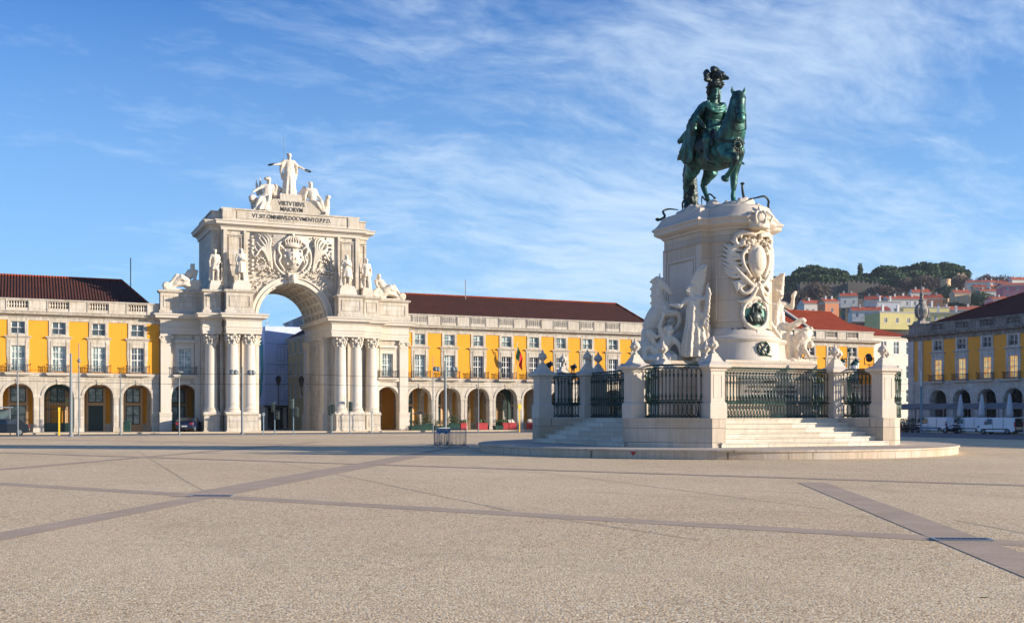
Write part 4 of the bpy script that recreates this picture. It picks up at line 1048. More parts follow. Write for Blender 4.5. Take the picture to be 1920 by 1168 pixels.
for kind, x, y, z, h, lab in ((0, -7.95, -1.75, 15.3, 3.25, 'bare-legged stone warrior, outer left standing statue on the arch'),
                              (1, -5.5, -2.7, 15.35, 3.3, 'white statue of a robed man with scroll, left of the carved arms'),
                              (2, 5.5, -2.7, 15.35, 3.3, 'caped stone knight statue on a plinth right of the carved arms on the arch'),
                              (3, 7.95, -1.75, 15.3, 3.2, 'slim stone statue with lowered arms, outer right one on the arch')):
    put('statue', lab, 'statue', (cxA+x, DN+y, z), standing(kind, h), voxel=.055, group='standing statues on the arch')
# crowning figure holding out two wreaths
h = 4.5; b = MB(); J = stand(h, 0, 'down')
J.update(eL=(.21*h, -.03*h, .715*h), hL=(.36*h, -.07*h, .635*h), eR=(-.21*h, -.03*h, .735*h), hR=(-.36*h, -.07*h, .69*h))
human(b, J, h, 1.05, hs=1.22); skirt(b, (0, 0), (0, 0), .10*h, .175*h, .0, .60*h, 12, .11, 60)
skirt(b, (0, 0), (0, 0), .10*h, .12*h, .52*h, .80*h, 9, .05, 40, .72)
folds(b, [((.06*h, -.06*h, .80*h), (.10*h, -.11*h, .02*h)), ((-.07*h, -.05*h, .60*h), (.02*h, -.12*h, .02*h))], .016*h, 7, 3)
for s in (-1, 1): b.tube([(s*.1*h, 0, .81*h), (s*.17*h, -.01*h, .72*h), (s*.19*h, .02*h, .60*h)], [.05*h, .06*h, .035*h], 8); b.tube([(s*.16*h, 0, .76*h), (s*.19*h, .03*h, .62*h), (s*.15*h, .04*h, .40*h)], [.035*h, .04*h, .03*h], 8)
folds(b, [((.10*h, 0, .7*h), (.15*h, -.02*h, .05*h)), ((.12*h, .06*h, .7*h), (.15*h, .08*h, .05*h))], .022*h, 6, 6)
b.tube([(-.03*h, -.0, .975*h), (0, -.0, .99*h), (.03*h, 0, .975*h)], .016*h, 6)
T = put('crowning_statue', 'robed stone woman on top of the arch, arms spread, a green wreath in each hand', 'statue', (cxA, DN-.0, 24.93), b, voxel=.065, disp=.015)
for s, z in ((1, .62), (-1, .69)):
    b = MB(); rnd = random.Random(4)
    for i in range(26):
        a = i/26*6.283; p = Vector((s*(.36*h+.32)+.3*math.cos(a), -.06*h+.3*math.sin(a), z*h+.08*math.cos(a)*-s))
        b.tube([p, p+Vector((rnd.uniform(-.08, .08), rnd.uniform(-.08, .08), rnd.uniform(-.05, .09)))], [.07, .03], 5)
    b.build('wreath', M['iron_green'], T, smooth=True)
# small throne blocks behind her with two seated figures
def seated(h, side, kind):
    b = MB()
    J = dict(pelvis=(0, 0, .34*h), chest=(side*-.03*h, .01*h, .55*h), neck=(side*-.05*h, 0, .66*h), head=(side*-.06*h, -.01*h, .745*h),
             sL=(.10*h-side*.05*h, 0, .63*h), sR=(-.10*h-side*.05*h, 0, .63*h), pL=(.06*h, -.02*h, .33*h), pR=(-.06*h, -.02*h, .33*h),
             kL=(.09*h+side*.06*h, -.2*h, .33*h), kR=(-.07*h+side*.12*h, -.22*h, .28*h), fL=(.10*h+side*.12*h, -.24*h, .08*h), fR=(-.05*h+side*.26*h, -.22*h, .04*h),
             tL=(.11*h+side*.14*h, -.32*h, .05*h), tR=(-.05*h+side*.3*h, -.3*h, .0))
    if kind == 'woman':
        J.update(eL=(.16*h, -.02*h, .50*h), hL=(.20*h, -.08*h, .36*h), eR=(-.20*h, -.04*h, .54*h), hR=(-.33*h, -.10*h, .44*h))
        human(b, J, h, 1.15, hs=1.2)
        b.ball((-.06*h*side*-1*0, 0, .80*h), (.055*h, .07*h, .04*h)); b.tube([(0+.05*h, .06*h, .80*h), (.05*h, .0, .86*h), (.05*h, -.06*h, .83*h)], .016*h, 6)
        skirt(b, (side*.16*h, -.18*h), (0, -.02*h), .12*h, .20*h, .0, .42*h, 10, .09, 40, .9)
        skirt(b, (-side*.02*h, 0), (-side*.04*h, 0), .09*h, .12*h, .34*h, .62*h, 8, .06, 30)
    else:
        J.update(eL=(.14*h, .0, .48*h), hL=(.20*h, -.06*h, .40*h), eR=(-.19*h, 0, .48*h), hR=(-.20*h, -.04*h, .34*h))
        human(b, J, h, 1.22, hs=1.2)
        skirt(b, (side*.05*h, -.06*h), (0, -.02*h), .11*h, .17*h, .18*h, .38*h, 8, .1, 36, 1.)
    return b
h = 4.4
b = seated(h, -1, 'woman')
b.ball((-1.45, -.3, 1.2), (.42, .5, .5)); b.ball((-1.7, -.75, 1.25), (.28, .3, .3)); b.tube([(-1.3, -.2, 1.2), (-1.1, .2, .6), (-.9, .2, .1)], [.4, .5, .5], 9)   # lion at her side
for k, (x, z) in enumerate(((-.9, 3.6), (-.5, 3.9), (.4, 3.6), (1.0, 3.3))):
    b.tube([(x*.5, .6, .6), (x, .7, z)], .035, 5); b.tube([(x*.8, .7, z*.55), (x*.95, .7, z*.8), (x, .7, z-.1)], [.22, .16, .05], 7, .4, ref=(0, 1, 0))
rocks(b, (0, .1, .3), 1.4, .8, .9, 14, 5, .45); b.tube([(1.1, .7, .5), (1.15, .7, 2.2), (1.2, .6, 3.0), (1.55, .6, 2.6)], [.5, .5, .4, .3], 10)
put('seated_statue', 'seated helmeted woman with lion and furled standards, left of the crowning figure', 'statue', (cxA-2.45, DN-.2, 23.0), b, voxel=.065)
b = seated(h, 1, 'man')
b.ball((1.5, -.1, 1.5), (.3, .4, .55)); b.ball((1.6, -.3, 2.1), (.22, .22, .25)); b.tube([(1.3, 0, .5), (1.5, 0, 1.2)], [.5, .35], 9)
for i in range(14): a = i*.9; b.ball((1.6+.22*math.cos(a), -.2+.2*math.sin(a), 2.15+.1*math.sin(i)), .11, 6, 5)
rocks(b, (.2, .1, .3), 1.3, .8, .8, 12, 9, .4); b.tube([(-1.1, .6, .6), (-1.0, .6, 2.2), (-.7, .6, 2.9), (-.4, .6, 2.4)], [.5, .55, .45, .3], 10)
b.tube([(.6, -.5, .2), (1.4, -.7, -.3), (1.9, -.6, -.7)], [.25, .22, .15], 8)
put('seated_statue', 'bare-chested seated man leaning back, right of the crowning figure', 'statue', (cxA+2.5, DN-.2, 22.95), b, voxel=.065)
def river(side_):
    side = 1
    b = MB(); h = 3.7
    X = lambda v: v*side
    # tops turned to the arch, legs stretched outward and down over a big scroll
    J = dict(pelvis=(X(.25), 0, 1.15), chest=(X(-.25), 0, 1.75), neck=(X(-.45), 0, 2.15), head=(X(-.45), -.08, 2.48), sL=(X(-.45)+.36, 0, 2.05), sR=(X(-.45)-.36, 0, 2.05),
             pL=(X(.3), -.2, 1.15), pR=(X(.3), .2, 1.15), kL=(X(1.15), -.35, 1.55), kR=(X(1.2), .2, 1.15), fL=(X(1.75), -.35, .75), fR=(X(2.1), .1, .6), tL=(X(2.05), -.4, .62), tR=(X(2.4), .05, .45))
    if side < 0: J.update(eL=(.55, -.1, 1.55), hL=(.3, -.35, 1.3), eR=(-.35, -.15, 1.6), hR=(-.9, -.2, 1.75))
    else: J.update(eR=(-.75, -.1, 1.5), hR=(-.5, -.35, 1.2), eL=(.3, -.15, 1.6), hL=(.85, -.25, 1.55))
    human(b, J, h, 1.25, hair='long', hs=1.3); b.tube([J['head'], (X(-.45), -.2, 2.2)], [.18, .1], 7)
    b.tube([(X(.1), -.3, 1.0), (X(.7), -.4, 1.35), (X(1.3), -.2, 1.05), (X(1.7), 0, .7)], [.35, .35, .3, .2], 9)
    b.ball((X(.7), .2, 1.05), (.55, .35, .45))
    for cx_, cz_, r, t0, dr in ((X(-.75), .62, .55, 0, 1), (X(2.15), .42, .36, math.pi, -1)):
        b.tube([(cx_+r*(1-a/16)*math.cos(t0+a*side*dr), -.25, cz_+r*(1-a/16)*math.sin(t0+a*side*dr)) for a in [i*.45 for i in range(28)]], .13, 7, 2.2, ref=(0, 1, 0))
        b.ball((cx_, -.2, cz_), (.2, .3, .2))
    b.tube([(X(-.4), -.1, .3), (X(.4), -.1, .75), (X(1.1), -.1, .65), (X(1.8), -.1, .3)], [.3, .35, .3, .2], 9, 1.5, ref=(0, 1, 0))
    b.box(min(X(-1.3), X(2.45)), max(X(-1.3), X(2.45)), -.45, .4, 0, .18)
    if side_ < 0: b.v = [(-x, y, z) for x, y, z in b.v]; b.f = [f[::-1] for f in b.f]
    return b
put('reclining_statue', 'bearded stone river god reclining on a scroll, left shoulder of the arch', 'statue', (cxA-10.35, DN+.05, 14.4), river(-1), voxel=.065)
put('reclining_statue', 'stone river god reclining on the right shoulder of the arch, next to the brown roof', 'statue', (cxA+10.35, DN+.05, 14.4), river(1), voxel=.065)
# ---------------------------------------------------------------- the monument in the square
MC = Vector((32.1, 47.0, 0)); PC = Vector((32.35, 46.75, 0))
ZP, ZF = .40, 1.66                   # platform top, floor inside the railing
T = thing('round_platform', 'wide low round stone platform that carries the steps and the monument', 'platform', MC)
b = MB(); b.lathe([(11.78, 0), (11.78, ZP-.10), (11.84, ZP-.08), (11.84, ZP-.01), (11.80, ZP)], seg=120)
b.build('platform_slab', M['platform'] if 'platform' in M else M['pink'], T)
o = bpy.data.objects.new('warning_sign', None)
b = MB(); n = 72                       # vertical joints of the kerb blocks
for i in range(n):
    a = 2*math.pi*i/n+.02; c_, s_ = math.cos(a), math.sin(a)
    b.add([(11.783*c_-.012*s_, 11.783*s_+.012*c_, .02), (11.783*c_+.012*s_, 11.783*s_-.012*c_, .02), (11.783*c_+.012*s_, 11.783*s_-.012*c_, ZP-.1), (11.783*c_-.012*s_, 11.783*s_+.012*c_, ZP-.1)], [(0, 1, 2, 3)])
b.build('block_joints', M['crack'], T)
# red triangle
a_ = math.atan2(*reversed((G(1177, 861)-MC).xy)); ps = MC+Vector((11.80*math.cos(a_), 11.80*math.sin(a_), .27))
S_ = thing('triangle_marker', 'small red upside-down triangle marker fixed to the platform kerb', 'marker', ps, a_+math.pi/2)
b = MB(); b.prism([(-.17, .12), (.17, .12), (0, -.14)], -.03, .02, 'y'); b.build('plate', M['red_paint'], S_)
b = MB(); b.box(-.05, -.042, -.034, -.031, .0, .07); b.box(.042, .05, -.034, -.031, .0, .07); b.build('mark', M['white'], S_)

RT = [0, 90, 180, 270]               # 0 = south side
def rot(p, q):
    c_, s_ = round(math.cos(R(q))), round(math.sin(R(q)))
    return (p[0]*c_-p[1]*s_, p[0]*s_+p[1]*c_)
T = thing('inner_terrace', 'paved stone terrace inside the iron railing around the pedestal', 'terrace', MC)
b = MB(); O = [(-3.4, -5.2), (3.4, -5.2), (4.9, -4.9), (5.2, -3.4), (5.2, 3.4), (4.9, 4.9), (3.4, 5.2), (-3.4, 5.2), (-4.9, 4.9), (-5.2, 3.4), (-5.2, -3.4), (-4.9, -4.9)]
b.prism(O, ZP, ZF-.004); b.build('terrace_floor', M['step'], T)
for q, nm in zip(RT, ('sunlit stone steps in front, on the side the horse faces', 'stone steps on the far right side of the monument, mostly hidden', 'stone steps behind the monument', 'shaded stone steps on the left side of the monument')):
    T = thing('stone_steps', nm, 'steps', MC, 0, 'flights of steps up to the railing')
    for k in range(6):
        b = MB(); y0 = -5.1-k*.44-.44; z1 = ZF-.21*k; hw = lambda y: 3.42+(-y-5.1)*.47
        p = [rot(v, q) for v in ((-hw(y0), y0+.04), (hw(y0), y0+.04), (hw(y0+.5), y0+.50), (-hw(y0+.5), y0+.50))]
        b.prism(p, max(ZP, z1-.25)+.001, z1-.06)
        p = [rot(v, q) for v in ((-hw(y0), y0), (hw(y0), y0), (hw(y0+.47), y0+.47), (-hw(y0+.47), y0+.47))]
        b.prism(p, z1-.06, z1)
        b.build('step', M['step'], T, bevel=.012)
# four corner blocks with curved outer face
blk = [(-3.38, -5.0), (-4.38, -7.62), (-5.08, -7.62)]
a0, a1 = math.atan2(-7.62, -5.08), math.atan2(-5.08, -7.62); rr = math.hypot(5.08, 7.62)
a1 = a1 if a1 < a0 else a1
for i in range(1, 12): t_ = a0+(a1-a0)*i/12; blk.append((rr*math.cos(t_), rr*math.sin(t_)))
blk += [(-7.62, -5.08), (-7.62, -4.38), (-5.0, -3.38), (-4.3, -4.3)]
for q, nm in zip(RT, ('front left curved stone corner block below the railing, stained', 'right front stone corner block below the tall pillar', 'far stone corner block at the back right of the monument', 'far left stone corner block beside the shaded steps')):
    T = thing('corner_block', nm, 'podium', MC, 0, 'corner blocks between the steps')
    b = MB(); b.prism([rot(p, q) for p in blk], ZP+.001, ZF-.02); b.build('block_wall', M['podium'] if 'podium' in M else M['pink'], T)
    b = MB(); b.prism([rot((p[0]*1.004-.0, p[1]*1.004), q) for p in blk], ZF-.02, ZF+.012); b.build('coping', M['ped_plain'], T)
# pillars with urns
def pillar(x, y, q, label, big=True):
    w_ = .36 if big else .33
    T = thing('railing_pillar', label, 'pillar', MC+Vector((x, y, ZF+.012)), R(q), 'urn-topped pillars of the railing')
    b = MB(); b.box(-w_-.07, w_+.07, -w_-.07, w_+.07, 0, .62); b.taper((0, 0), w_+.07, w_+.07, .62, .72, w_, w_)
    b.box(-w_, w_, -w_, w_, .72, 2.02)
    for s in (-1, 1):
        for a in ((-.22, .22, .86, .90), (-.22, .22, 1.84, 1.88), (-.22, -.185, .90, 1.84), (.185, .22, .90, 1.84)):
            b.box(a[0], a[1], s*w_, s*(w_+.014), a[2], a[3]); b.box(s*w_, s*(w_+.014), a[0], a[1], a[2], a[3])
    b.build('shaft', M['ped_plain'], T, bevel=.012)
    b = MB(); c_ = w_
    prof = [(c_, 2.02), (c_+.05, 2.05), (c_+.06, 2.12), (c_+.2, 2.18), (c_+.22, 2.30), (c_+.12, 2.36), (c_*.86, 2.46), (c_*.62, 2.62), (c_*.45, 2.72), (c_*.40, 2.80)]
    for (r0, z0), (r1, z1) in zip(prof[:-1], prof[1:]): b.taper((0, 0), r0, r0, z0, z1, r1, r1)
    b.build('cap', M['ped_plain'], T)
    b = MB(); b.lathe([(.13, 2.80), (.14, 2.84), (.07, 2.90), (.065, 2.96), (.10, 2.99), (.19, 3.07), (.22, 3.16), (.20, 3.24), (.21, 3.27), (.16, 3.32), (.09, 3.38), (.05, 3.44), (.055, 3.48), (.02, 3.55)], seg=16)
    for i in range(8): a = i*math.pi/4; b.ball((.19*math.cos(a), .19*math.sin(a), 3.15), (.06, .06, .075), 7, 5)
    b.build('urn', M['ped_plain'], T, smooth=True)
    return T
OUT = [(-4.72, -7.35), (-7.35, -4.72), (-4.72+.0, -5.02), (-5.02, -4.72)]
labs = {(0, 0): 'front pillar with urn between the curved railing and the sunlit steps', (0, 1): 'pillar with urn at the left end of the curved front railing',
        (0, 2): 'pillar behind the curved front railing, its urn just left of the front pillar', (0, 3): 'inner pillar behind the curved front railing, next to the horse group',
        (3, 0): 'leftmost pillar of the railing, with a black floodlight on its cap', (3, 1): 'far left back pillar with urn, seen behind the dark railing',
        (3, 2): 'left pillar at the top of the shaded steps', (3, 3): 'left rear inner pillar partly hidden by the railing',
        (1, 0): 'rightmost pillar of the railing, behind the tall front right one', (1, 1): 'tall front right pillar with urn standing at the end of the sunlit steps',
        (1, 2): 'right inner pillar half hidden behind the pillar at the top of the steps', (1, 3): 'pillar with urn at the right top of the sunlit steps',
        (2, 0): 'hidden back pillar nearest the red-roofed building', (2, 1): 'hidden back pillar on the far right side', (2, 2): 'hidden inner back pillar', (2, 3): 'hidden inner back right pillar'}
PIL = {}
for qi, q in enumerate((0, 90, 180, 270)):
    for k, p in enumerate(((-4.75, -7.2), (-7.2, -4.75), (-3.7, -5.1), (-5.1, -3.7))):
        x, y = rot(p, q); PIL[qi, k] = (x, y)
        if qi == 2 and k < 4: lab = labs[2, k]
        else: lab = labs[qi, k]
        pillar(x, y, 0, lab, k < 2)
# iron railing panels
def panel(p0, p1, label, arc=None, glazed=False):
    p0, p1 = Vector((*p0, 0)), Vector((*p1, 0)); Ln = (p1-p0).length; n = max(6, int(Ln/.185))
    T = thing('railing_panel', label, 'railing', MC+p0+Vector((0, 0, ZF+.012)), 0, 'green iron railing panels')
    def pos(q):
        p = (p1-p0)*q
        if arc:
            nrm = Vector(((p1-p0).y, -(p1-p0).x, 0)).normalized(); p = p+nrm*arc*4*q*(1-q)
        return p
    def rail(z, r, m, name, fl=1.):
        b = MB(); K = 14 if arc else 1
        b.tube([pos(i/K)+Vector((0, 0, z)) for i in range(K+1)], r, 6, fl, round_=False); return b.build(name, m, T)
    g = M['iron_green']
    rail(2.30, .055, g, 'top_rail', .8); rail(.70, .05, g, 'middle_rail', .8); rail(.075, .04, g, 'bottom_rail', .8)
    rail(2.20, .02, g, 'thin_rail'); 
    b = MB(); u = (p1-p0).normalized()
    for i in range(n+1):
        q = (i+.5)/(n+1); p = pos(q)
        z = lambda h: p+Vector((0, 0, h))
        b.tube([z(.75), z(.86), z(.93), z(1.04), z(1.1), z(1.75), z(1.80), z(1.88), z(1.95), z(2.08)], [.024, .028, .055, .036, .024, .024, .042, .052, .026, .024], 6, round_=False)
        if i < n:
            c_ = pos((i+1)/(n+1)); hw = Ln/(n+1)/2
            for zc, sg in ((2.08, 1), (.86, -1)):
                pts = [c_+u*hw*math.cos(a)+Vector((0, 0, zc+sg*.09*math.sin(a))) for a in [j*math.pi/6 for j in range(7)]]
                b.tube(pts, .02, 4, round_=False)
            pts = [c_+u*hw*.92*math.cos(a)+Vector((0, 0, .385+.27*(1 if math.sin(a) > 0 else -1)*min(1, abs(math.sin(a))*1.15)**.6 if abs(math.sin(a)) > 1e-6 else .385)) for a in [j*math.pi/8 for j in range(16)]]
            b.tube(pts, .022, 4, closed=True)
    for i in range(n+1):
        p = pos((i+.5)/(n+1)); b.ball(p+Vector((0, 0, .03)), .03, 5, 4)
    b.build('bars', g, T, smooth=True)
    return T
def cut(a, c, m0=.36, m1=.36):
    a, c = Vector(a), Vector(c); d = (c-a).normalized(); return (a+d*m0).to_tuple(), (c-d*m1).to_tuple()
names = ('front left', 'right', 'far', 'left')
for qi in range(4):
    a, b_ = PIL[qi, 0], PIL[qi, 1]
    if qi != 2: panel(*cut(b_, a, .42, .42), ('curved green iron railing on the front block, between its two outer pillars', 'curved iron railing on the right side, seen end-on behind the tall pillar', '', 'dark curved railing at the far left, behind the leftmost pillar')[qi], arc=-.75 if False else .75)
    else: panel(*cut(b_, a, .42, .42), 'curved railing at the back of the monument', arc=.75)
    o_, i_ = PIL[qi, 0], PIL[qi, 2]; panel(*cut(o_, i_), ('short railing beside the sunlit steps, running back from the front pillar', 'short railing at the top of the right hand steps', 'short railing at the back', 'dark short railing from the leftmost pillar along the shaded steps')[qi])
    o_, i_ = PIL[qi, 1], PIL[qi, 3]; panel(*cut(o_, i_), ('short railing beside the shaded left steps', 'short railing between the tall right pillar and the top of the steps', 'short hidden railing on the far side', 'short far railing behind the left pillars')[qi])
    nx = (qi+1) % 4; a, b_ = PIL[qi, 2], PIL[nx, 3]
    panel(*cut(a, b_), ('long straight green railing across the top of the sunlit steps', 'long railing across the top of the right hand steps', 'long railing across the back of the monument', 'long dark railing across the top of the shaded left steps')[qi])

# ---------------------------------------------------------------- pedestal
T = PD = thing('pedestal', 'tall pale stone pedestal with rounded front, carved arms and bronze medallion', 'pedestal', PC)
b = MB()                                       # broad base
b.box(-4.5, 4.5, -1.95, 1.95, ZF-.01, 4.1); b.box(-4.62, 4.62, -2.07, 2.07, ZF-.01, 2.05)
b.sweep([(-4.5, 1.95), (-4.5, -1.95), (4.5, -1.95), (4.5, 1.95), (-4.5, 1.95)], [(0, 3.95), (.06, 4.0), (.16, 4.08), (.18, 4.22), (.06, 4.3), (0, 4.42), (-.3, 4.42)])
b.box(-4.45, 4.45, -1.9, 1.9, 4.1, 4.41)
b.box(-2.5, 2.5, -4.35, 4.35, ZF-.008, 4.03); b.box(-2.62, 2.62, -4.47, 4.47, ZF-.008, 2.02)
b.sweep([(-2.5, -1.9), (-2.5, -4.35), (2.5, -4.35), (2.5, -1.9)], [(0, 3.90), (.06, 3.96), (.16, 4.04), (.18, 4.2), (.06, 4.28), (0, 4.38), (-.3, 4.38)])
b.box(-2.45, 2.45, -4.3, 4.3, 4.02, 4.375)
b.build('base', M['ped'], T)
b = MB(); b.prism([(-1.75, 2.4), (1.75, 2.4), (1.75, 3.6), (-1.75, 3.6)], -4.40, -4.34, 'y'); b.build('inscribed_plaque', M['ped_plain'], T)
for i, (tx, z) in enumerate((('IOSEPHO I', 3.32), ('AVGVSTO PIO FELICI PATRI PATRIAE', 3.08), ('QVOD REGIIS IVRIBVS ADSERTIS LEGIBVS', 2.86), ('COMMERCIO PROPAGATO MILITIA', 2.64))):
    text(tx, .17, (0, -4.405, z), T, .02, name='inscription', bold=.004)
def shaft_outline(g, n=14):
    """stadium plan grown by g"""
    w_, l, r = 2.12+g, 1.70+g, 1.56+g
    th = math.asin(max(g, 0)/r) if g > 0 else 0.
    pts = [(-w_, -l), (-r*math.cos(th)-.03, -l)]+[(r*math.cos(a), -1.70+min(g, 0)*0+r*math.sin(a)) for a in [math.pi+th+(math.pi-2*th)*i/n for i in range(n+1)]]+[(r*math.cos(th)+.03, -l), (w_, -l)]
    return pts+[(-x, -y) for x, y in pts]
def shaft(prof, mt, name, par=T, smooth=False):
    b = MB(); rows = [[(x, y, z) for x, y in shaft_outline(g)] for g, z in prof]; m = len(rows[0])
    vs = [p for r_ in rows for p in r_]; fs = []
    for k in range(len(rows)-1):
        for i in range(m): j = (i+1) % m; fs.append((k*m+i, k*m+j, (k+1)*m+j, (k+1)*m+i))
    fs += [tuple(range(m-1, -1, -1)), tuple((len(rows)-1)*m+i for i in range(m))]
    b.add(vs, fs); return b.build(name, mt, par, smooth=smooth)
shaft([(.62, 4.37), (.62, 4.5), (.50, 4.66), (.46, 5.30), (.52, 5.36), (.55, 5.46), (.5, 5.55), (.36, 5.60), (.24, 5.68), (.14, 5.84), (.06, 5.98), (0, 6.02)], M['ped_plain'], 'lower_drum', smooth='auto')
shaft([(0, 6.02), (-.03, 10.15), (0, 10.16), (.03, 10.2), (.0, 10.26), (-.03, 10.3), (-.03, 10.75)], M['ped'], 'shaft', smooth='auto')
shaft([(-.03, 10.74), (.05, 10.78), (.07, 10.86), (.2, 10.92), (.32, 11.0), (.36, 11.04), (.36, 11.2), (.43, 11.26), (.43, 11.34), (.30, 11.44), (.18, 11.62), (.05, 11.9), (-.15, 12.0)], M['ped_plain'], 'cornice', smooth='auto')
# sunk panels: flat west/east faces and curved face
for s in (-1, 1):
    b = MB()
    for a in ((-1.3, 1.3, 6.55, 6.65), (-1.3, 1.3, 9.5, 9.6), (-1.3, -1.2, 6.65, 9.5), (1.2, 1.3, 6.65, 9.5)):
        b.box(s*2.05, s*2.15, a[0], a[1], a[2], a[3])
    b.box(s*2.05, s*2.135, -1.05, 1.05, 6.8, 9.35)
    for a, c in ((-1.68, -1.38), (1.38, 1.68)): b.box(s*2.05, s*2.16, a, c, 6.05, 10.15)
    b.build('face_panel', M['ped_plain'], T)
for a0_, s_ in ((R(196), 1), (R(344), -1)):
    b = MB()
    for k in range(8):
        a, c = a0_+s_*k*R(3.2), a0_+s_*(k+1)*R(3.2)
        for z0, z1 in ((6.35, 6.42), (9.55, 9.62)):
            rr0 = 1.575; b.quad((rr0*math.cos(a), -1.70+rr0*math.sin(a), z0), (rr0*math.cos(c), -1.70+rr0*math.sin(c), z0), (rr0*math.cos(c), -1.70+rr0*math.sin(c), z1), (rr0*math.cos(a), -1.70+rr0*math.sin(a), z1))
    a = a0_; c_, sn = math.cos(a), math.sin(a); b.tube([(1.55*c_, -1.70+1.55*sn, 6.4), (1.55*c_, -1.70+1.55*sn, 9.6)], .04, 5)
    b.build('curved_panel_frame', M['ped_plain'], T)
# curved placement on the front of the shaft: angle from due south (positive to the east), height, stand-off
def fr(a, z, o=0., r=1.56): t_ = R(-90+a); return Vector(((r+o)*math.cos(t_), -1.70+(r+o)*math.sin(t_), z))
A_ = 6                                          # the ornaments sit on the axis
b = MB(); rnd = random.Random(11)
def scroll(pts, rad): b.tube([fr(*p) for p in pts], rad, 7, sm=4)
# crown over the cornice line
b2 = MB(); cc = fr(0, 10.75, .25)
b2.lathe([(.50, -.02), (.56, .06), (.54, .22), (.60, .30)], seg=18, sy=.8)
for i in range(8):
    a = i*math.pi/4; c_, s_ = math.cos(a), math.sin(a)
    b2.tube([(.56*c_, .45*s_, .25), (.70*c_, .56*s_, .55), (.42*c_, .34*s_, .78), (.05*c_, .05*s_, .74)], .07, 6); b2.ball((.60*c_, .48*s_, .34), .09, 6, 5)
b2.ball((0, 0, .86), .13, 8, 6); b2.ball((0, 0, 1.02), (.06, .06, .1), 6, 5); b2.ball((0, 0, .45), (.45, .36, .3))
b.add([Vector(p)+cc for p in b2.v], b2.f)
# shield and scroll frame
b.ball(fr(0, 9.25, .10), (.52, .28, .78), 14, 10); b.ball(fr(0, 9.3, .30), (.34, .16, .55), 12, 8)
for s in (-1, 1):
    scroll([(s*6, 10.45, .15), (s*26, 10.55, .12), (s*38, 10.3, .12), (s*34, 9.95, .15), (s*24, 10.0, .2)], [.1, .15, .14, .12, .08])
    scroll([(s*24, 10.1, .12), (s*42, 9.8, .1), (s*46, 9.3, .1), (s*36, 8.8, .12), (s*22, 8.35, .14), (s*8, 8.0, .15)], [.09, .15, .17, .15, .13, .1])
    scroll([(s*16, 9.9, .22), (s*26, 9.5, .18), (s*24, 9.0, .18), (s*14, 8.5, .2)], [.07, .1, .1, .07])
    for k in range(7):                          # palm fronds thrown outwards
        q = k/6; scroll([(s*(20+q*6), 8.5+q*1.2, .05), (s*(40+q*4), 8.45+q*1.35, .16), (s*(56+5*math.sin(q*3)), 8.75+q*1.3, .08)], [.06, .10, .045])
    for k in range(6):
        q = k/5; scroll([(s*18, 8.4-q*.3, .05), (s*34, 8.2-q*.35, .14), (s*(44-q*10), 8.25-q*.6, .06)], [.05, .08, .03])
    scroll([(s*4, 8.1, .15), (s*14, 7.75, .15), (s*24, 7.65, .14), (s*30, 7.9, .12), (s*22, 8.05, .12)], [.09, .11, .1, .08, .06])
    scroll([(s*3, 7.9, .2), (s*12, 7.45, .18), (s*26, 7.25, .14), (s*34, 7.3, .1)], [.1, .1, .09, .05])
    for k in range(12):
        a = k*.55; b.ball(fr(s*(30+14*math.cos(a)), 9.9+.45*math.sin(a), .16), .08, 6, 5)
for k in range(150):
    z = rnd.uniform(7.3, 10.5); wd = 10+38*max(0, min(1, (z-8.)/1.2)); a = rnd.uniform(-wd, wd)
    b.ball(fr(a, z, .05), (rnd.uniform(.04, .10), rnd.uniform(.08, .16), rnd.uniform(.04, .12)), 6, 4, (rnd.random()*3, rnd.random()*3, 0))
for k in range(40):
    a = rnd.uniform(-28, 28); z = 7.25-abs(a)*.012+rnd.uniform(-.15, .2); b.ball(fr(a, z, .04), (.07, .1, .07), 6, 4)
b.build('carved_arms', M['marble'], T, voxel=.03, soft=1)
# medallion
b = MB(); mz = 6.95-.25
ring_ = [fr(0+26*math.cos(a), mz+.74*math.sin(a), .08) for a in [i*math.pi/18 for i in range(36)]]
b.tube(ring_, .10, 8, closed=True)
for k in range(14): a = 3.9+k*.11; b.ball(fr(30*math.cos(a), mz+.84*math.sin(a), .05), .08, 6, 5)
b.ball(fr(0, mz-.95, .08), (.12, .12, .2)); 
b.build('medallion_frame', M['marble'], T, smooth=True)
b = MB(); vs = [fr(0, mz, .05)]+[fr(23*math.cos(a), mz+.68*math.sin(a), .03) for a in [i*math.pi/18 for i in range(36)]]
b.add(vs, [(0, 1+i, 1+(i+1) % 36) for i in range(36)]); md = b.build('medallion_field', M['verd'], T)
b = MB()
b.ball(fr(-2, mz+.28, .1), (.15, .14, .2)); b.ball(fr(-2, mz+.3, .06), (.21, .12, .25)); b.ball(fr(-3, mz-.22, .06), (.38, .2, .36)); b.ball(fr(-13, mz-.3, .05), (.2, .16, .25)); b.ball(fr(10, mz-.32, .05), (.2, .16, .22))
b.tube([fr(-8, mz+.3, .1), fr(-10, mz+.05, .12), fr(-8, mz-.15, .12)], .08, 6); b.tube([fr(5, mz+.3, .1), fr(7, mz+.05, .12)], .08, 6)
for k in range(5): b.tube([fr(-16+k*6, mz-.1-.03*k, .2), fr(-12+k*6, mz-.4, .22)], .035, 5)
b.build('portrait_relief', M['bronze_dark'], md, voxel=.02, soft=1)
t2 = '14 DE OUTUBRO DE 1910'
for i, ch in enumerate(t2):
    if ch == ' ': continue
    a = (i-len(t2)/2+.5)*3.4
    p = fr(a, 5.9, .085); text(ch, .15, p, T, .02, rot=(R(90), 0, R(a)), name='letter', bold=.006)
for s in (-1, 1): b = MB(); b.ball(fr(s*42, 5.95, .07), (.10, .03, .04), 8, 5); b.build('leaf_mark', M['letter'], T)
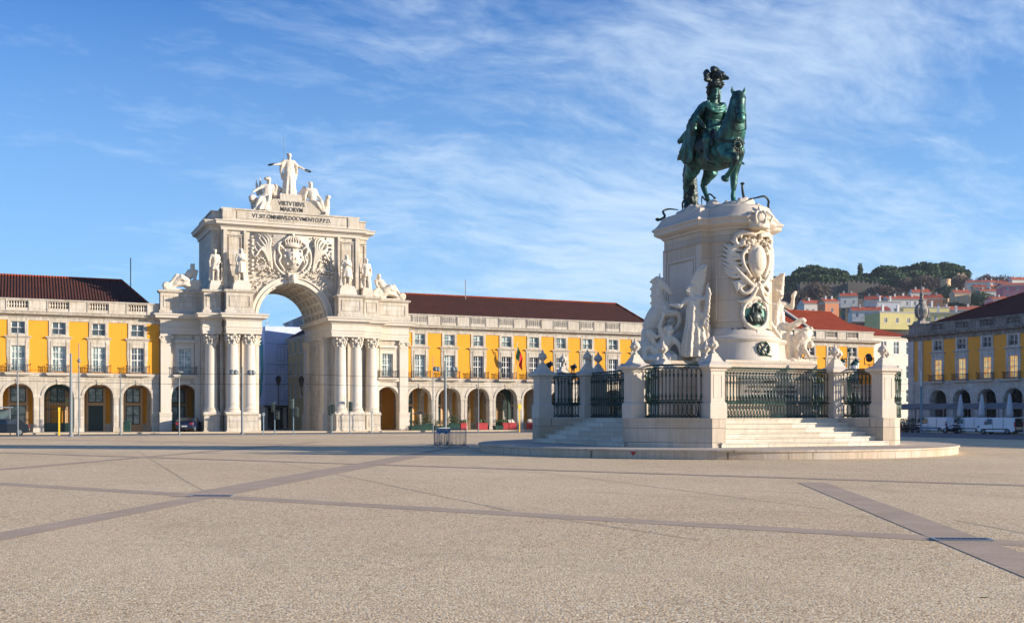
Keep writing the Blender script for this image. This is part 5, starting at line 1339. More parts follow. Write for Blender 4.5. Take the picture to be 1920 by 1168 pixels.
# bronze wreath low on the front
b = MB(); wz = 4.98
for i in range(44):
    a = i/44*6.283; p = fr(2+9*math.cos(a), wz+.30*math.sin(a), .52); q = fr(2+(9+rnd.uniform(-2, 3))*math.cos(a+.2), wz+(.30+rnd.uniform(-.04, .07))*math.sin(a+.2), .56)
    b.tube([p, q], [.05, .02], 5)
b.tube([fr(-4, wz+.2, .55), fr(6, wz-.3, .58), fr(15, wz-.36, .55)], .04, 6); b.tube([fr(8, wz+.2, .55), fr(-2, wz-.1, .58), fr(-2, wz-.32, .55)], .04, 6)
b.build('bronze_wreath', M['iron_green'], T, smooth=True)
# rocky top under the horse
b = MB(); rnd = random.Random(2)
b.ball((0, .0, 11.95), (1.85, 2.75, .42), 24, 10); b.ball((0, 1.2, 12.1), (1.5, 1.5, .55), 20, 10)
for k in range(90):
    a = rnd.uniform(0, 6.28); q = rnd.uniform(.2, 1)**.5
    b.ball((1.75*q*math.cos(a), 2.85*q*math.sin(a), 12.05+rnd.uniform(-.05, .22)*(1.2-q)), (rnd.uniform(.12, .4), rnd.uniform(.12, .4), rnd.uniform(.08, .2)), 7, 5, (a, q*2, a*2))
b.build('rocky_top', M['ped_plain'], T, voxel=.06, soft=1, disp=.04, dscale=.4)
# floodlights
for (x, y, z, lab, rz) in ((PIL[3, 0][0]+.42, PIL[3, 0][1]+.1, 4.15, 'black floodlight clamped beside the cap of the leftmost pillar', .8), (PIL[3, 1][0]+.5, PIL[3, 1][1]-.2, 4.15, 'black floodlight behind the back left pillar cap', .8), (PIL[1, 1][0]-.42, PIL[1, 1][1]+.45, 4.2, 'black round floodlight left of the tall right pillar cap', 2.6)):
    F_ = thing('floodlight', lab, 'floodlight', MC+Vector((x, y, z)), rz, 'floodlights on the railing pillars')
    b = MB(); b.lathe([(.08, -.14), (.13, -.10), (.15, .06), (.16, .09)], seg=14); b.lathe([(.15, -.20), (.15, -.16)], seg=10)
    o = b.build('housing', M['iron'], F_, smooth='auto', loc=(0, 0, .28)); o.rotation_euler = (R(-120), 0, 0)
    b = MB(); b.box(-.23, -.2, -.03, .03, 0, .32); b.box(.2, .23, -.03, .03, 0, .32); b.box(-.23, .23, -.03, .03, -.03, 0); b.box(-.02, .02, -.02, .02, -.3, -.03); b.build('bracket', M['iron'], F_)
F_ = thing('floodlight', 'square black floodlight box on the terrace behind the curved railing', 'floodlight', MC+Vector((-4.6, -6.3, ZF+.02)), R(-35))
b = MB(); b.prism([(-.3, .1), (.3, .1), (.24, .62), (-.24, .62)], -.12, .14, 'y'); b.build('housing', M['iron'], F_); b = MB(); b.box(-.2, .2, -.126, -.122, .18, .55); b.build('lens', M['glass_dark'], F_); b = MB(); b.box(-.2, .2, -.05, .05, 0, .1); b.build('foot', M['iron'], F_)
# ---------------------------------------------------------------- bronze horse and rider (x east, y north; the horse walks south)
ZB = 12.2
T = EQ = thing('equestrian_statue', 'green bronze statue of a plumed rider on a pacing horse, on top of the pedestal', 'statue', (PC.x, PC.y, ZB))
def B_(p): y = p[1]*.72; return Vector((p[0], y, 1.83+(p[2]-1.83)*(55.9+.913*y*.75)/55.2-ZB))
def tb(b, pts, rad, seg=12, flat=1., ref=(0, 0, 1)): b.tube([B_(p) for p in pts], rad, seg, flat, ref, sm=3)
def bl(b, c, r, rot=None, s=14): b.ball(B_(c), r, s, 10, rot)
b = MB()
tb(b, [(0, 2.15, 15.12), (0, 1.3, 15.02), (0, .2, 14.95), (0, -1.0, 15.02), (0, -1.85, 15.2)], [.74, .80, .84, .80, .58], 18, 1.06)
bl(b, (-.30, 2.1, 15.1), (.50, .70, .72)); bl(b, (.30, 2.1, 15.1), (.50, .70, .72)); bl(b, (0, 1.7, 15.5), (.45, .8, .42))
bl(b, (-.26, -1.7, 15.15), (.40, .52, .70)); bl(b, (.26, -1.7, 15.15), (.40, .52, .70)); bl(b, (0, -1.3, 15.75), (.36, .8, .42))
bl(b, (-.2, -2.2, 15.1), (.28, .3, .42)); bl(b, (.2, -2.2, 15.1), (.28, .3, .42))
tb(b, [(0, -1.45, 15.55), (0, -1.95, 16.1), (0, -2.30, 16.75), (-.02, -2.45, 17.3), (-.03, -2.5, 17.62)], [.66, .56, .44, .35, .29], 16, 1.25, ref=(1, 0, 0))
# head, turned a little west
po, mu = Vector((-.03, -2.58, 17.68)), Vector((-.20, -3.22, 16.52)); hd = (mu-po).normalized(); sd_ = hd.cross(Vector((0, 0, 1))).normalized()*-1
at = lambda q, s=0, o=0: po.lerp(mu, q)+sd_*s+hd.cross(sd_)*o
up_ = hd.cross(sd_)*-1
if up_.y > 0: up_ = -up_
tb(b, [at(0), at(.25), at(.5), at(.8), at(1.)], [.32, .35, .265, .225, .225], 14, 1.15, ref=tuple(up_))
for s in (-1, 1):
    bl(b, at(.30)+sd_*s*.21-up_*.12, (.16, .22, .26)); bl(b, at(.27)+sd_*s*.25+up_*.14, (.07, .08, .06)); bl(b, at(.22)+sd_*s*.22+up_*.18, (.1, .1, .05))
    bl(b, at(.97)+sd_*s*.13+up_*.13, (.07, .06, .06))
    base = at(-.06)+sd_*s*.20; tip = base+sd_*s*.13+Vector((0, -.05, .46)); tb(b, [base, base.lerp(tip, .45)+sd_*s*.06, tip], [.10, .105, .02], 8, .55, ref=tuple(up_))
bl(b, at(1.02)-up_*.1, (.15, .13, .12)); bl(b, at(.05)+up_*.2, (.14, .14, .2))
for k in range(9): a = k*.8; tb(b, [at(.0)+up_*.2, at(.12+.03*(k % 3))+up_*.32+sd_*.1*math.sin(a)], [.06, .04], 6)
for k in range(16):                              # mane on the crest
    q = k/15; p = Vector((0, -1.15-1.3*q**.8, 16.1+1.65*q)); s = 1 if k % 2 else -.6
    tb(b, [p, p+Vector((.25*s+.1, .12, -.1)), p+Vector((.38*s+.1, .1, -.45))], [.12, .10, .04], 7)
def leg(pts, rad): tb(b, pts, rad, 12)
leg([(-.38, 2.15, 14.95), (-.44, 1.95, 14.35), (-.43, 2.55, 13.85), (-.40, 3.05, 13.42), (-.40, 3.12, 13.05), (-.40, 3.12, 12.72), (-.40, 3.0, 12.5)], [.56, .46, .29, .17, .125, .125, .15])
leg([(.38, 2.15, 14.95), (.44, 1.55, 14.3), (.43, 2.05, 13.85), (.40, 2.45, 13.45), (.40, 2.2, 13.05), (.40, 1.95, 12.75), (.40, 1.78, 12.55)], [.56, .46, .28, .17, .125, .12, .15])
leg([(.34, -1.65, 15.05), (.38, -1.45, 14.45), (.38, -1.35, 13.95), (.38, -1.3, 13.45), (.38, -1.25, 13.05), (.38, -1.2, 12.78), (.38, -1.28, 12.6)], [.46, .34, .22, .175, .115, .13, .13])
leg([(-.34, -1.65, 15.05), (-.40, -2.0, 14.75), (-.40, -2.55, 14.68), (-.38, -3.0, 14.60), (-.39, -2.75, 14.22), (-.40, -2.25, 13.84), (-.40, -2.02, 13.74)], [.46, .34, .24, .185, .13, .13, .13])
for x, y, z in ((-.40, 2.95, 12.42), (.40, 1.72, 12.46), (.38, -1.32, 12.48)): q = B_((x, y, z)); b.lathe([(.22, q.z-.14), (.2, q.z), (.15, q.z+.10)], (q.x, q.y), 12)
bl(b, (-.40, -1.80, 13.60), (.2, .25, .16), (R(35), 0, 0))
for x, y, z in ((-.40, 3.22, 13.45), (.40, 2.62, 13.48)): bl(b, (x, y, z), (.10, .14, .2))
b.build('horse', M['bronze'], T, voxel=.045, soft=2, disp=.012, dscale=.5)
b = MB()
for k in range(9):
    a = k*.7; o = (.10*math.cos(a), .10*math.sin(a))
    tb(b, [(0, 2.75, 15.4), (o[0], 3.15+o[1], 15.0), (o[0]*2.2, 3.45+o[1]*2, 14.2), (o[0]*2.6+.05, 3.45+o[1]*2, 13.3), (o[0]*2.2+.1, 3.3+o[1]*2, 12.6), (o[0]+.15+.1*math.sin(k), 3.15+o[1], 12.35)], [.12, .17, .17, .16, .13, .06], 8)
b.build('tail', M['bronze_dark'], T, voxel=.04, soft=1, disp=.03, dscale=.2)
b = MB(); h = 4.15
J = dict(pelvis=(0, .60, 16.02), chest=(0, .42, 16.86), neck=(-.02, .30, 17.50), head=(-.05, .18, 18.02), sL=(.50, .42, 17.30), sR=(-.56, .32, 17.30), eL=(.92, .25, 16.75), hL=(.42, -.75, 16.60), eR=(-.98, .52, 16.66), hR=(-.92, -.05, 16.36),
         pL=(.32, .45, 15.95), pR=(-.32, .45, 15.95), kL=(.90, -.62, 15.72), kR=(-.90, -.62, 15.72), fL=(.95, -.72, 14.66), fR=(-.95, -.72, 14.66), tL=(1.0, -1.22, 14.50), tR=(-1.0, -1.22, 14.50))
J = {k: B_(v) for k, v in J.items()}
human(b, J, h, 1.12, head_rot=(0, 0, R(-18)), hair='wig', hs=1.5)
for s in (-1, 1):                                # boot tops, shoulder guards
    bl(b, (s*.92, -.66, 15.5), (.26, .28, .22)); bl(b, (s*.53, .38, 17.32), (.25, .26, .22))
bl(b, (0, .30, 17.0), (.46, .36, .44)); bl(b, (0, .45, 16.35), (.5, .42, .34))
for k in range(10): a = math.pi*(.1+.8*k/9)+math.pi; tb(b, [(.42*math.cos(a), .5+.4*math.sin(a), 16.4), (.62*math.cos(a), .42+.62*math.sin(a), 15.85)], [.09, .11], 7)
b.build('rider', M['bronze'], T, voxel=.035, soft=1, disp=.012, dscale=.3)
b = MB()                                         # helmet with ostrich plumes
hc = B_((-.05, .20, 18.40))
b.lathe([(.40, -.16), (.45, -.1), (.36, -.04), (.33, .1), (.25, .26), (.09, .34)], seg=16); b.v = [tuple(Vector(p)+hc) for p in b.v]
b.tube([hc+Vector((0, -.2, -.02)), hc+Vector((0, -.38, -.06))], [.12, .06], 7, .5)
for s in (-1, 1): b.tube([hc+Vector((s*.30, .05, -.1)), hc+Vector((s*.32, .05, -.42)), hc+Vector((s*.28, .15, -.66))], [.09, .13, .08], 7)
for i, (x, y, z) in enumerate(((-.42, 0, .42), (-.30, .2, .62), (-.12, -.1, .72), (.10, .1, .84), (.30, 0, .62), (.46, -.05, .45), (0, .35, .5), (-.46, -.1, .22), (.42, .25, .25), (.02, -.3, .45))):
    x, y, z = x*1.15, y*1.1, z*1.08; p = hc+Vector((x, y, z)); b.tube([hc+Vector((x*.2, y*.3+.05, .25)), hc+Vector((x*.7, y*.8, z*.8)), p, p+Vector((x*.25, -.14, -.10))], [.10, .14, .19, .11], 8)
b.build('plumed_helmet', M['bronze_dark'], T, voxel=.035, soft=1, disp=.03, dscale=.15)
b = MB(); rnd = random.Random(6)                 # cloak over the shoulders, falling over the croup
for k in range(9):
    q = k/8; x0 = -.62+1.2*q
    tb(b, [(x0*.6, .35+.45*math.sin(math.pi*q), 17.52), (x0*1.15, .75+.35*math.sin(math.pi*q), 17.0), (x0*1.3, 1.15+.3*math.sin(math.pi*q), 16.3), (x0*1.5, 1.75+.3*math.sin(math.pi*q), 15.95), (x0*1.7, 2.5+.2*q, 15.75-.3*abs(x0))], [.13, .20, .22, .22, .16], 8, .8)
for k in range(8):                               # right-hand (west) fall of the cloak
    q = k/7
    tb(b, [(-.62, .25+.5*q, 17.35), (-1.02-.05*math.sin(k), .55+.55*q, 16.5), (-1.0, .85+.9*q, 15.7), (-1.02-.06*math.cos(k*2), 1.0+1.35*q, 15.0), (-1.04, 1.05+1.7*q, 14.55-.12*math.sin(q*5))], [.10, .15, .16, .15, .08], 7, .8)
    tb(b, [(.60, .35+.5*q, 17.3), (1.0, .85+.5*q, 16.3), (1.0, 1.1+.9*q, 15.5), (1.02, 1.2+1.2*q, 14.9)], [.10, .15, .15, .08], 7)
tb(b, [(-.55, .1, 17.45), (-.3, -.12, 17.25), (.05, -.18, 17.28), (.4, -.02, 17.45), (.5, .3, 17.5)], [.12, .13, .12, .12, .1], 8)
tb(b, [(-.58, .05, 17.3), (-.25, -.2, 17.02), (.2, -.2, 17.1), (.52, .1, 17.35)], [.10, .11, .11, .1], 8)
b.build('cloak', M['bronze'], T, voxel=.04, soft=1, disp=.025, dscale=.2)
b = MB()                                         # saddle cloth and holster
for s in (-1, 1):
    for k in range(7):
        q = k/6; tb(b, [(s*.45, -.35+1.5*q, 15.95), (s*.86, -.4+1.6*q, 15.45), (s*.94, -.4+1.65*q, 14.95+.1*math.sin(k*2))], [.10, .11, .06], 7)
    tb(b, [(s*.5, -.6, 16.0), (s*.75, -.9, 15.6), (s*.85, -1.1, 15.25)], [.15, .17, .1], 8)
    tb(b, [(s*.95, -1.05, 14.55), (s*.95, -.85, 14.42), (s*.95, -.6, 14.42), (s*.95, -.5, 14.6), (s*.92, -.6, 15.3)], .045, 6)
b.build('saddle_cloth', M['bronze_dark'], T, voxel=.04, soft=1, disp=.02, dscale=.2)
b = MB()                                         # bridle, breast strap with its rosette, reins
def loop(c, ax, r, rad, n=16, sq=1.):
    ax = Vector(ax).normalized(); u = ax.cross(Vector((1, .1, 0))).normalized(); v_ = ax.cross(u)
    b.tube([B_(Vector(c))+u*r*math.cos(a)+v_*r*sq*math.sin(a) for a in [i*2*math.pi/n for i in range(n)]], rad, 6, closed=True)
loop(at(.62), hd, .25, .03); loop(at(.12), hd, .35, .03); loop(at(.88), hd, .25, .025)
for s in (-1, 1):
    tb(b, [at(.12)+sd_*s*.33, at(.62)+sd_*s*.25, at(.88)+sd_*s*.24], .028, 6)
    tb(b, [at(.88)+sd_*s*.26, (s*.35-.1, -2.95, 16.1), (s*.45, -2.2, 16.2), (s*.4, -1.3, 16.5), (.35, -.8, 16.6)], .028, 6)
for z, r in ((15.62, .74), (15.55, .76)):
    tb(b, [(s_*r*1.02, y, zz) for s_, y, zz in ((-1, -.9, z+.15), (-.95, -1.7, z-.05), (-.62, -2.25, z-.15), (0, -2.56, z-.18), (.62, -2.25, z-.15), (.95, -1.7, z-.05), (1, -.9, z+.15))], .045, 6)
for k in range(14): a = k*.45; bl(b, (.26*math.cos(a), -2.58+.05*abs(math.cos(a)), 15.30+.26*math.sin(a)), .075, s=6)
bl(b, (0, -2.62, 15.3), .14, s=8)
for k in range(7): tb(b, [(-.3+k*.1, -2.55, 15.1), (-.3+k*.1, -2.52, 14.78)], .035, 5)
loop((-.03, -2.2, 16.55), (0, .45, -.9), .50, .035, 20, 1.)
b.build('bridle', M['bronze_dark'], T, smooth=True)
b = MB(); tb(b, [(-.90, -.05, 16.40), (-1.0, -.35, 16.30), (-1.15, -.8, 16.15)], .06, 8); b.build('baton', M['bronze_dark'], T, smooth=True)
b = MB(); tb(b, [(.85, .3, 16.1), (1.05, .9, 15.4), (1.15, 1.5, 14.7)], [.05, .05, .03], 6); tb(b, [(-1.0, -.95, 14.35), (-.6, -1.0, 14.3)], .05, 6)
b.build('sword', M['bronze_dark'], T, smooth=True)
# snakes and broken branches on the rocks
def snake(pts, rad, lab):
    T_ = thing('bronze_snake', lab, 'snake', (PC.x, PC.y, 12.0), 0, 'bronze snakes under the horse')
    rad *= .66; b = MB(); P_ = [Vector((p[0], p[1]*.8, p[2]+.08))-Vector((0, 0, 12.0)) for p in pts]; Q = []
    for i in range(len(P_)-1):
        a, c, d, e = P_[max(i-1, 0)], P_[i], P_[i+1], P_[min(i+2, len(P_)-1)]
        for k in range(5):
            q = k/5; Q.append(.5*((2*c)+(d-a)*q+(2*a-5*c+4*d-e)*q*q+(3*c-a-3*d+e)*q**3))
    Q.append(P_[-1]); n = len(Q)
    b.tube(Q, [rad*(.25+.75*math.sin(math.pi*min(1, (i+2)/n*.75+.0))) for i in range(n)], 7)
    b.ball(Q[-1], (rad*1.6, rad*1.9, rad*1.1), 8, 6); b.build('body', M['bronze_dark'], T_, smooth=True)
snake([(-1.0, 2.6, 12.45), (-1.4, 2.9, 12.5), (-1.75, 2.9, 12.35), (-1.9, 2.4, 12.0), (-2.1, 2.8, 11.85), (-2.3, 2.5, 11.85)], .10, 'bronze snake curling over the left edge of the pedestal top')
snake([(-.9, 2.2, 12.4), (-1.2, 1.6, 12.7), (-1.1, 1.0, 12.9), (-.9, .9, 13.1), (-1.1, 1.4, 13.15), (-1.0, 1.7, 12.95)], .12, 'thick bronze snake looped beside the hind hoof')
snake([(-.8, .2, 12.4), (-1.0, -.2, 12.75), (-1.0, -.6, 12.5), (-1.0, -1.0, 12.75), (-.9, -1.4, 12.5)], .07, 'thin bronze snake between the hoofs')
snake([(.4, -2.0, 12.3), (.3, -2.4, 12.45), (.1, -2.7, 12.4), (-.1, -2.9, 12.75), (-.1, -2.9, 13.05)], .10, 'bronze snake rearing upright in front of the standing hoof')
snake([(.2, -2.6, 12.3), (.7, -3.0, 12.42), (1.1, -3.1, 12.5), (1.4, -3.0, 12.32), (1.5, -2.8, 12.1), (1.7, -2.6, 11.9)], .09, 'bronze snake hanging over the right edge of the pedestal top')
snake([(.0, -3.0, 12.3), (-.4, -3.3, 12.2), (-.5, -3.4, 12.0), (-.2, -3.5, 12.1), (.1, -3.4, 12.25)], .07, 'small bronze snake above the carved crown')

# ---------------------------------------------------------------- marble groups at both ends of the base
def wing_blade(b, a, c):
    d = c-a; s = d.cross(LC).normalized()
    b.tube([a, a+d*.25-s*.1, a+d*.55-s*.14, a+d*.8-s*.08, c], [.16, .30, .34, .24, .04], 10, .38, ref=tuple(LC))
    for k in range(9):
        q = .1+.08*k; p = a+d*q; e = p+d*.26-s*(-.30+.02*k); b.tube([p-s*.1+LC*.1, p.lerp(e, .6)+LC*.12, e+LC*.02], [.05, .07, .04], 6)
LX, LC = Vector((CS, -SN, 0)), Vector((-SN, -CS, 0))
def Q_(X, D, z): return LX*X+LC*D+Vector((0, 0, z))
def group(name, label, b, cx_, cy_, m='marble', **kw):
    T_ = thing(name, label, 'sculpture', (PC.x+cx_, PC.y+cy_, 4.4)); off = Vector((cx_, cy_, 4.4))
    b.v = [tuple(Vector(p)-off) for p in b.v]; b.build('figures', M[m], T_, voxel=.036, soft=1, disp=.026, dscale=.22); return T_
b = MB()
def t(pts, rad, seg=10, flat=1., ref=(0, 0, 1)): b.tube([Q_(*p) for p in pts], rad, seg, flat, ref, sm=3)
def bb(p, r, rot=(0, 0, -HEAD)): b.ball(Q_(*p), r, 12, 8, rot)
# rearing horse
t([(-3.45, 1.2, 5.2), (-3.45, 1.25, 5.9), (-3.25, 1.35, 6.6), (-2.98, 1.45, 7.1)], [.52, .56, .55, .46], 14)
bb((-3.5, 1.4, 5.2), (.55, .55, .6)); bb((-2.85, 1.55, 7.0), (.34, .4, .42))
t([(-3.05, 1.45, 7.1), (-3.2, 1.45, 7.65), (-3.2, 1.45, 8.1), (-3.05, 1.48, 8.42)], [.44, .35, .27, .22], 12)
t([(-3.1, 1.5, 8.42), (-2.9, 1.62, 8.2), (-2.62, 1.75, 7.85)], [.22, .19, .13], 12); bb((-2.98, 1.6, 8.15), (.17, .17, .19)); bb((-2.56, 1.78, 7.80), (.12, .12, .10))
for s in (-.1, .12): t([(-3.12, 1.45+s, 8.55), (-3.1, 1.45+s*1.3, 8.85)], [.07, .02], 6)
for k in range(14): q = k/13; t([(-3.25-.05*q, 1.5, 8.6-1.5*q), (-3.5-.06*math.sin(k*2), 1.55, 8.5-1.5*q)], [.10, .06], 6)
for D, dz in ((1.9, 0), (1.25, .35)):
    t([(-2.85, D-.1, 6.85+dz*.3), (-2.42, D+.05, 6.80+dz), (-2.22, D+.1, 6.72+dz), (-2.20, D+.1, 6.35+dz), (-2.40, D+.1, 6.0+dz), (-2.52, D+.1, 5.9+dz)], [.24, .18, .14, .11, .10, .12], 9)
for D in (1.7, .9): t([(-3.45, D, 5.4), (-3.2, D+.1, 5.0), (-3.5, D+.1, 4.85), (-3.4, D+.1, 4.5)], [.34, .26, .16, .14], 10)
t([(-3.7, 1.2, 5.5), (-4.0, 1.2, 5.2), (-4.05, 1.25, 4.7), (-3.9, 1.3, 4.4)], [.16, .2, .18, .1], 9)
# fallen man below it
t([(-3.45, 2.2, 4.9), (-3.1, 2.35, 5.1), (-2.85, 2.4, 5.45)], [.34, .34, .36], 12); bb((-2.82, 2.5, 5.85), (.22, .24, .25))
for k in range(16): a = k*1.1; bb((-2.82+.2*math.cos(a), 2.45+.15*math.sin(a*1.7), 5.95+.16*math.sin(a)), (.09, .09, .09))
t([(-3.1, 2.5, 5.55), (-3.25, 2.5, 6.1), (-3.08, 2.5, 6.6)], [.15, .12, .085], 9); bb((-3.05, 2.5, 6.72), (.10, .07, .12)); t([(-3.1, 2.5, 6.7), (-3.12, 2.5, 6.95)], [.05, .03], 6)
t([(-2.6, 2.5, 5.5), (-2.3, 2.6, 5.2), (-2.25, 2.7, 4.75)], [.16, .13, .09], 9); t([(-3.45, 2.4, 4.9), (-3.9, 2.5, 5.1), (-4.0, 2.5, 4.6)], [.22, .18, .12], 9)
t([(-3.4, 2.5, 5.6), (-3.85, 2.3, 5.9), (-3.5, 2.4, 5.3)], [.1, .16, .12], 8)
OFF = LC*.55
Q0 = Q_
def Q_(X, D, z): return Q0(X, D, z)+OFF
# winged figure leading it
J = dict(pelvis=(-1.62, 2.2, 6.35), chest=(-1.62, 2.2, 7.05), neck=(-1.68, 2.2, 7.55), head=(-1.86, 2.25, 7.85), sL=(-1.28, 2.2, 7.4), sR=(-1.98, 2.2, 7.35), eL=(-1.0, 2.3, 7.55), hL=(-.98, 2.35, 7.9),
         eR=(-2.3, 2.35, 7.05), hR=(-2.72, 2.2, 7.15), pL=(-1.45, 2.2, 6.3), pR=(-1.78, 2.2, 6.3), kL=(-1.25, 2.5, 5.5), kR=(-1.9, 2.4, 5.5), fL=(-1.15, 2.4, 4.75), fR=(-1.9, 2.3, 4.75), tL=(-1.2, 2.7, 4.65), tR=(-2.0, 2.6, 4.65))
human(b, {k: Q_(*v) for k, v in J.items()}, 3.5, 1.12, head_rot=(0, 0, -HEAD-R(50)))
c_ = Q_(-1.62, 2.2, 0); skirt(b, (c_.x+.03, c_.y), (c_.x, c_.y), .36, .66, 4.6, 6.6, 11, .15, 66); skirt(b, (c_.x, c_.y), (c_.x, c_.y), .34, .42, 6.3, 7.35, 9, .11, 48)
wing_blade(b, Q_(-1.55, 2.1, 7.2), Q_(-1.12, 2.15, 9.15))
t([(-.95, 2.4, 7.95), (-1.02, 2.5, 7.2), (-1.15, 2.5, 6.4), (-1.4, 2.5, 5.9)], [.10, .17, .14, .06], 8, .6)
for k in range(9): q = k/8; t([(-.98-.2*q, 2.55, 7.9-1.7*q), (-.88-.15*q, 2.6, 7.6-1.7*q)], [.07, .05], 5)
t([(-1.3, 2.4, 6.7), (-1.0, 2.3, 6.1), (-1.05, 2.3, 5.2), (-1.2, 2.2, 4.7)], [.12, .16, .15, .1], 8)
Q_ = Q0
rc = Q_(-2.7, 1.9, 4.5); rocks(b, rc, 1.6, 1.0, .35, 34, 3, .3)
b.box(rc.x-1.2, rc.x+1.0, rc.y-.8, rc.y+1.4, 4.38, 4.6)
group('marble_group', 'marble group with a rearing horse and a winged figure, left of the pedestal', b, -3.2, -.6)
b = MB()
J = dict(pelvis=(3.25, -.6, 6.45), chest=(3.2, -.6, 7.15), neck=(3.2, -.6, 7.6), head=(3.32, -.55, 7.95), sL=(3.58, -.6, 7.5), sR=(2.82, -.6, 7.4), eL=(3.95, -.5, 7.3), hL=(4.02, -.45, 7.85),
         eR=(2.6, -.4, 6.9), hR=(2.75, -.3, 6.45), pL=(3.4, -.6, 6.4), pR=(3.1, -.6, 6.4), kL=(3.55, -.3, 5.6), kR=(3.0, -.2, 5.6), fL=(3.45, -.4, 4.85), fR=(2.95, -.3, 4.85), tL=(3.6, -.1, 4.75), tR=(2.9, 0, 4.75))
human(b, {k: Q_(*v) for k, v in J.items()}, 3.5, 1.14, head_rot=(0, 0, -HEAD+R(45)))
c_ = Q_(3.2, -.6, 0); skirt(b, (c_.x+.03, c_.y), (c_.x, c_.y), .36, .60, 4.75, 6.7, 11, .16, 66); skirt(b, (c_.x, c_.y), (c_.x, c_.y), .35, .44, 6.4, 7.5, 9, .11, 48)
wing_blade(b, Q_(3.15, -.8, 7.3), Q_(3.5, -.8, 9.15))
t([(2.85, -.5, 7.4), (2.65, -.3, 7.0), (2.9, -.2, 6.3), (3.3, -.1, 5.7)], [.1, .13, .12, .1], 8); t([(3.0, -.9, 7.2), (2.6, -.6, 6.0), (2.7, -.5, 5.0)], [.2, .25, .2], 8)
t([(4.02, -.45, 7.9), (4.12, -.45, 8.1)], [.12, .09], 7)
t([(3.5, -.5, 6.35), (3.9, -.3, 6.35), (4.35, -.2, 6.62), (4.5, -.2, 6.62)], [.20, .19, .16, .14], 9)
# kneeling figure and round head beside it
t([(4.0, -.2, 5.1), (4.25, -.15, 5.55), (4.45, -.1, 5.75)], [.42, .42, .36], 12); bb((4.62, -.4, 5.95), (.36, .36, .36)); bb((4.8, -.1, 5.4), (.2, .2, .22))
for k in range(20): a = k*1.3; bb((4.62+.3*math.cos(a), -.35, 5.98+.28*math.sin(a*1.1)), (.1, .1, .1))
t([(4.5, 0, 5.6), (4.4, .2, 5.2), (4.6, .3, 4.8)], [.15, .13, .09], 9); t([(3.95, -.2, 5.0), (4.15, .1, 4.85), (4.0, .2, 4.6)], [.26, .2, .14], 9)
t([(3.8, -.3, 5.9), (3.8, -.1, 5.2), (3.7, 0, 4.7)], [.2, .28, .2], 9)
for k in range(5): t([(4.1+k*.05, .1, 5.7-k*.1), (4.0+k*.1, .25, 5.1-k*.05)], [.08, .06], 6)
rc = Q_(3.7, -.7, 4.5); rocks(b, rc, 1.3, 1.0, .3, 30, 8, .28); b.box(rc.x-1.2, rc.x+1.2, rc.y-1.0, rc.y+1.0, 4.38, 4.58)
group('marble_group', 'marble group of a winged figure with raised arm, right of the pedestal', b, 3.3, -.5)
# ---------------------------------------------------------------- street furniture, people-sized things, vehicles
def at_px(px, n): return Vector((EN(px, n), n, 0))
def pole(px, n, top, label, kind='mast', r=.09, name='street_lamp', cat='street lamp', m='blue_metal', base=0., taper_=.6, group='tall lamp posts along the tram street'):
    T = thing(name, label, cat, at_px(px, n)+Vector((0, 0, base)), 0, group)
    b = MB(); b.lathe([(r*1.6, 0), (r*1.6, .12), (r, .2), (r, top*.5), (r*taper_, top)], seg=12); b.build('pole', M[m], T, smooth='auto')
    return T
def spots(T, z, xs, m='pole'):
    b = MB(); b.box(min(xs), max(xs), -.04, .04, z-.04, z+.04); b.build('arm', M[m], T)
    for x in xs:
        b = MB(); b.lathe([(.10, -.2), (.22, -.1), (.24, .12), (.22, .15)], seg=12); b.ball((0, 0, -.1), .18, 8, 6)
        o = b.build('spotlight', M[m], T, smooth='auto', loc=(x, -.1, z+.15)); o.rotation_euler = (R(-60), 0, R(20 if x > 0 else -20))
p = pole(454, 104, 6.3, 'post with clustered spotlights in front of the left columns of the arch', r=.11, m='pole'); spots(p, 5.6, (-.95, -.6, .7, 1.0))
p = pole(835, 103, 7.2, 'post with clustered spotlights behind the crowd barriers', r=.15, m='pole'); spots(p, 6.2, (-1.1, -.8, .8, 1.1))
pole(133, 100, 7.0, 'thick plain grey pole between the first arches on the left', r=.13, m='pole', name='tram_pole', cat='pole', group='thin poles of the tram street')
pole(33, 103, 8.8, 'tall thin pole near the left edge in front of the second window bay', r=.07, m='pole', name='tram_pole', cat='pole', group='thin poles of the tram street')
p = pole(148, 105, 8.2, 'thin pole with a small round camera beside the thick grey pole', r=.06, m='pole', name='tram_pole', cat='pole', group='thin poles of the tram street')
b = MB(); b.ball((0, -.1, 6.6), .16, 10, 8); b.box(-.1, .1, -.08, .06, 6.7, 6.8); b.build('camera_dome', M['pole'], p, smooth='auto')
pole(226, 105, 5.6, 'short grey pole left of the last arch before the big arch', r=.07, m='pole', name='tram_pole', cat='pole', group='thin poles of the tram street')
p = pole(336, 103, 5.6, 'lamp post with flat round head in front of the small archway', r=.06, m='pole')
b = MB(); b.lathe([(.05, 5.5), (.35, 5.62), (.38, 5.70), (.2, 5.78)], seg=14); b.build('lamp_head', M['pole'], p, smooth='auto')
p = pole(812, 106, 7.8, 'thin pole with two flat lamp arms right of the arch', r=.05, m='pole')
b = MB(); b.box(-1.0, 1.0, -.04, .04, 5.55, 5.62); b.prism([(-1.3, 5.5), (-.7, 5.58), (-.7, 5.72), (-1.3, 5.66)], -.12, .12, 'y'); b.prism([(1.3, 5.5), (.7, 5.58), (.7, 5.72), (1.3, 5.66)], -.12, .12, 'y'); b.build('lamp_arms', M['pole'], p)
p = pole(897, 104, 7.4, 'plain slim pole in front of the third arch right of the big arch', r=.05, m='pole', name='tram_pole', cat='pole', group='thin poles of the tram street')
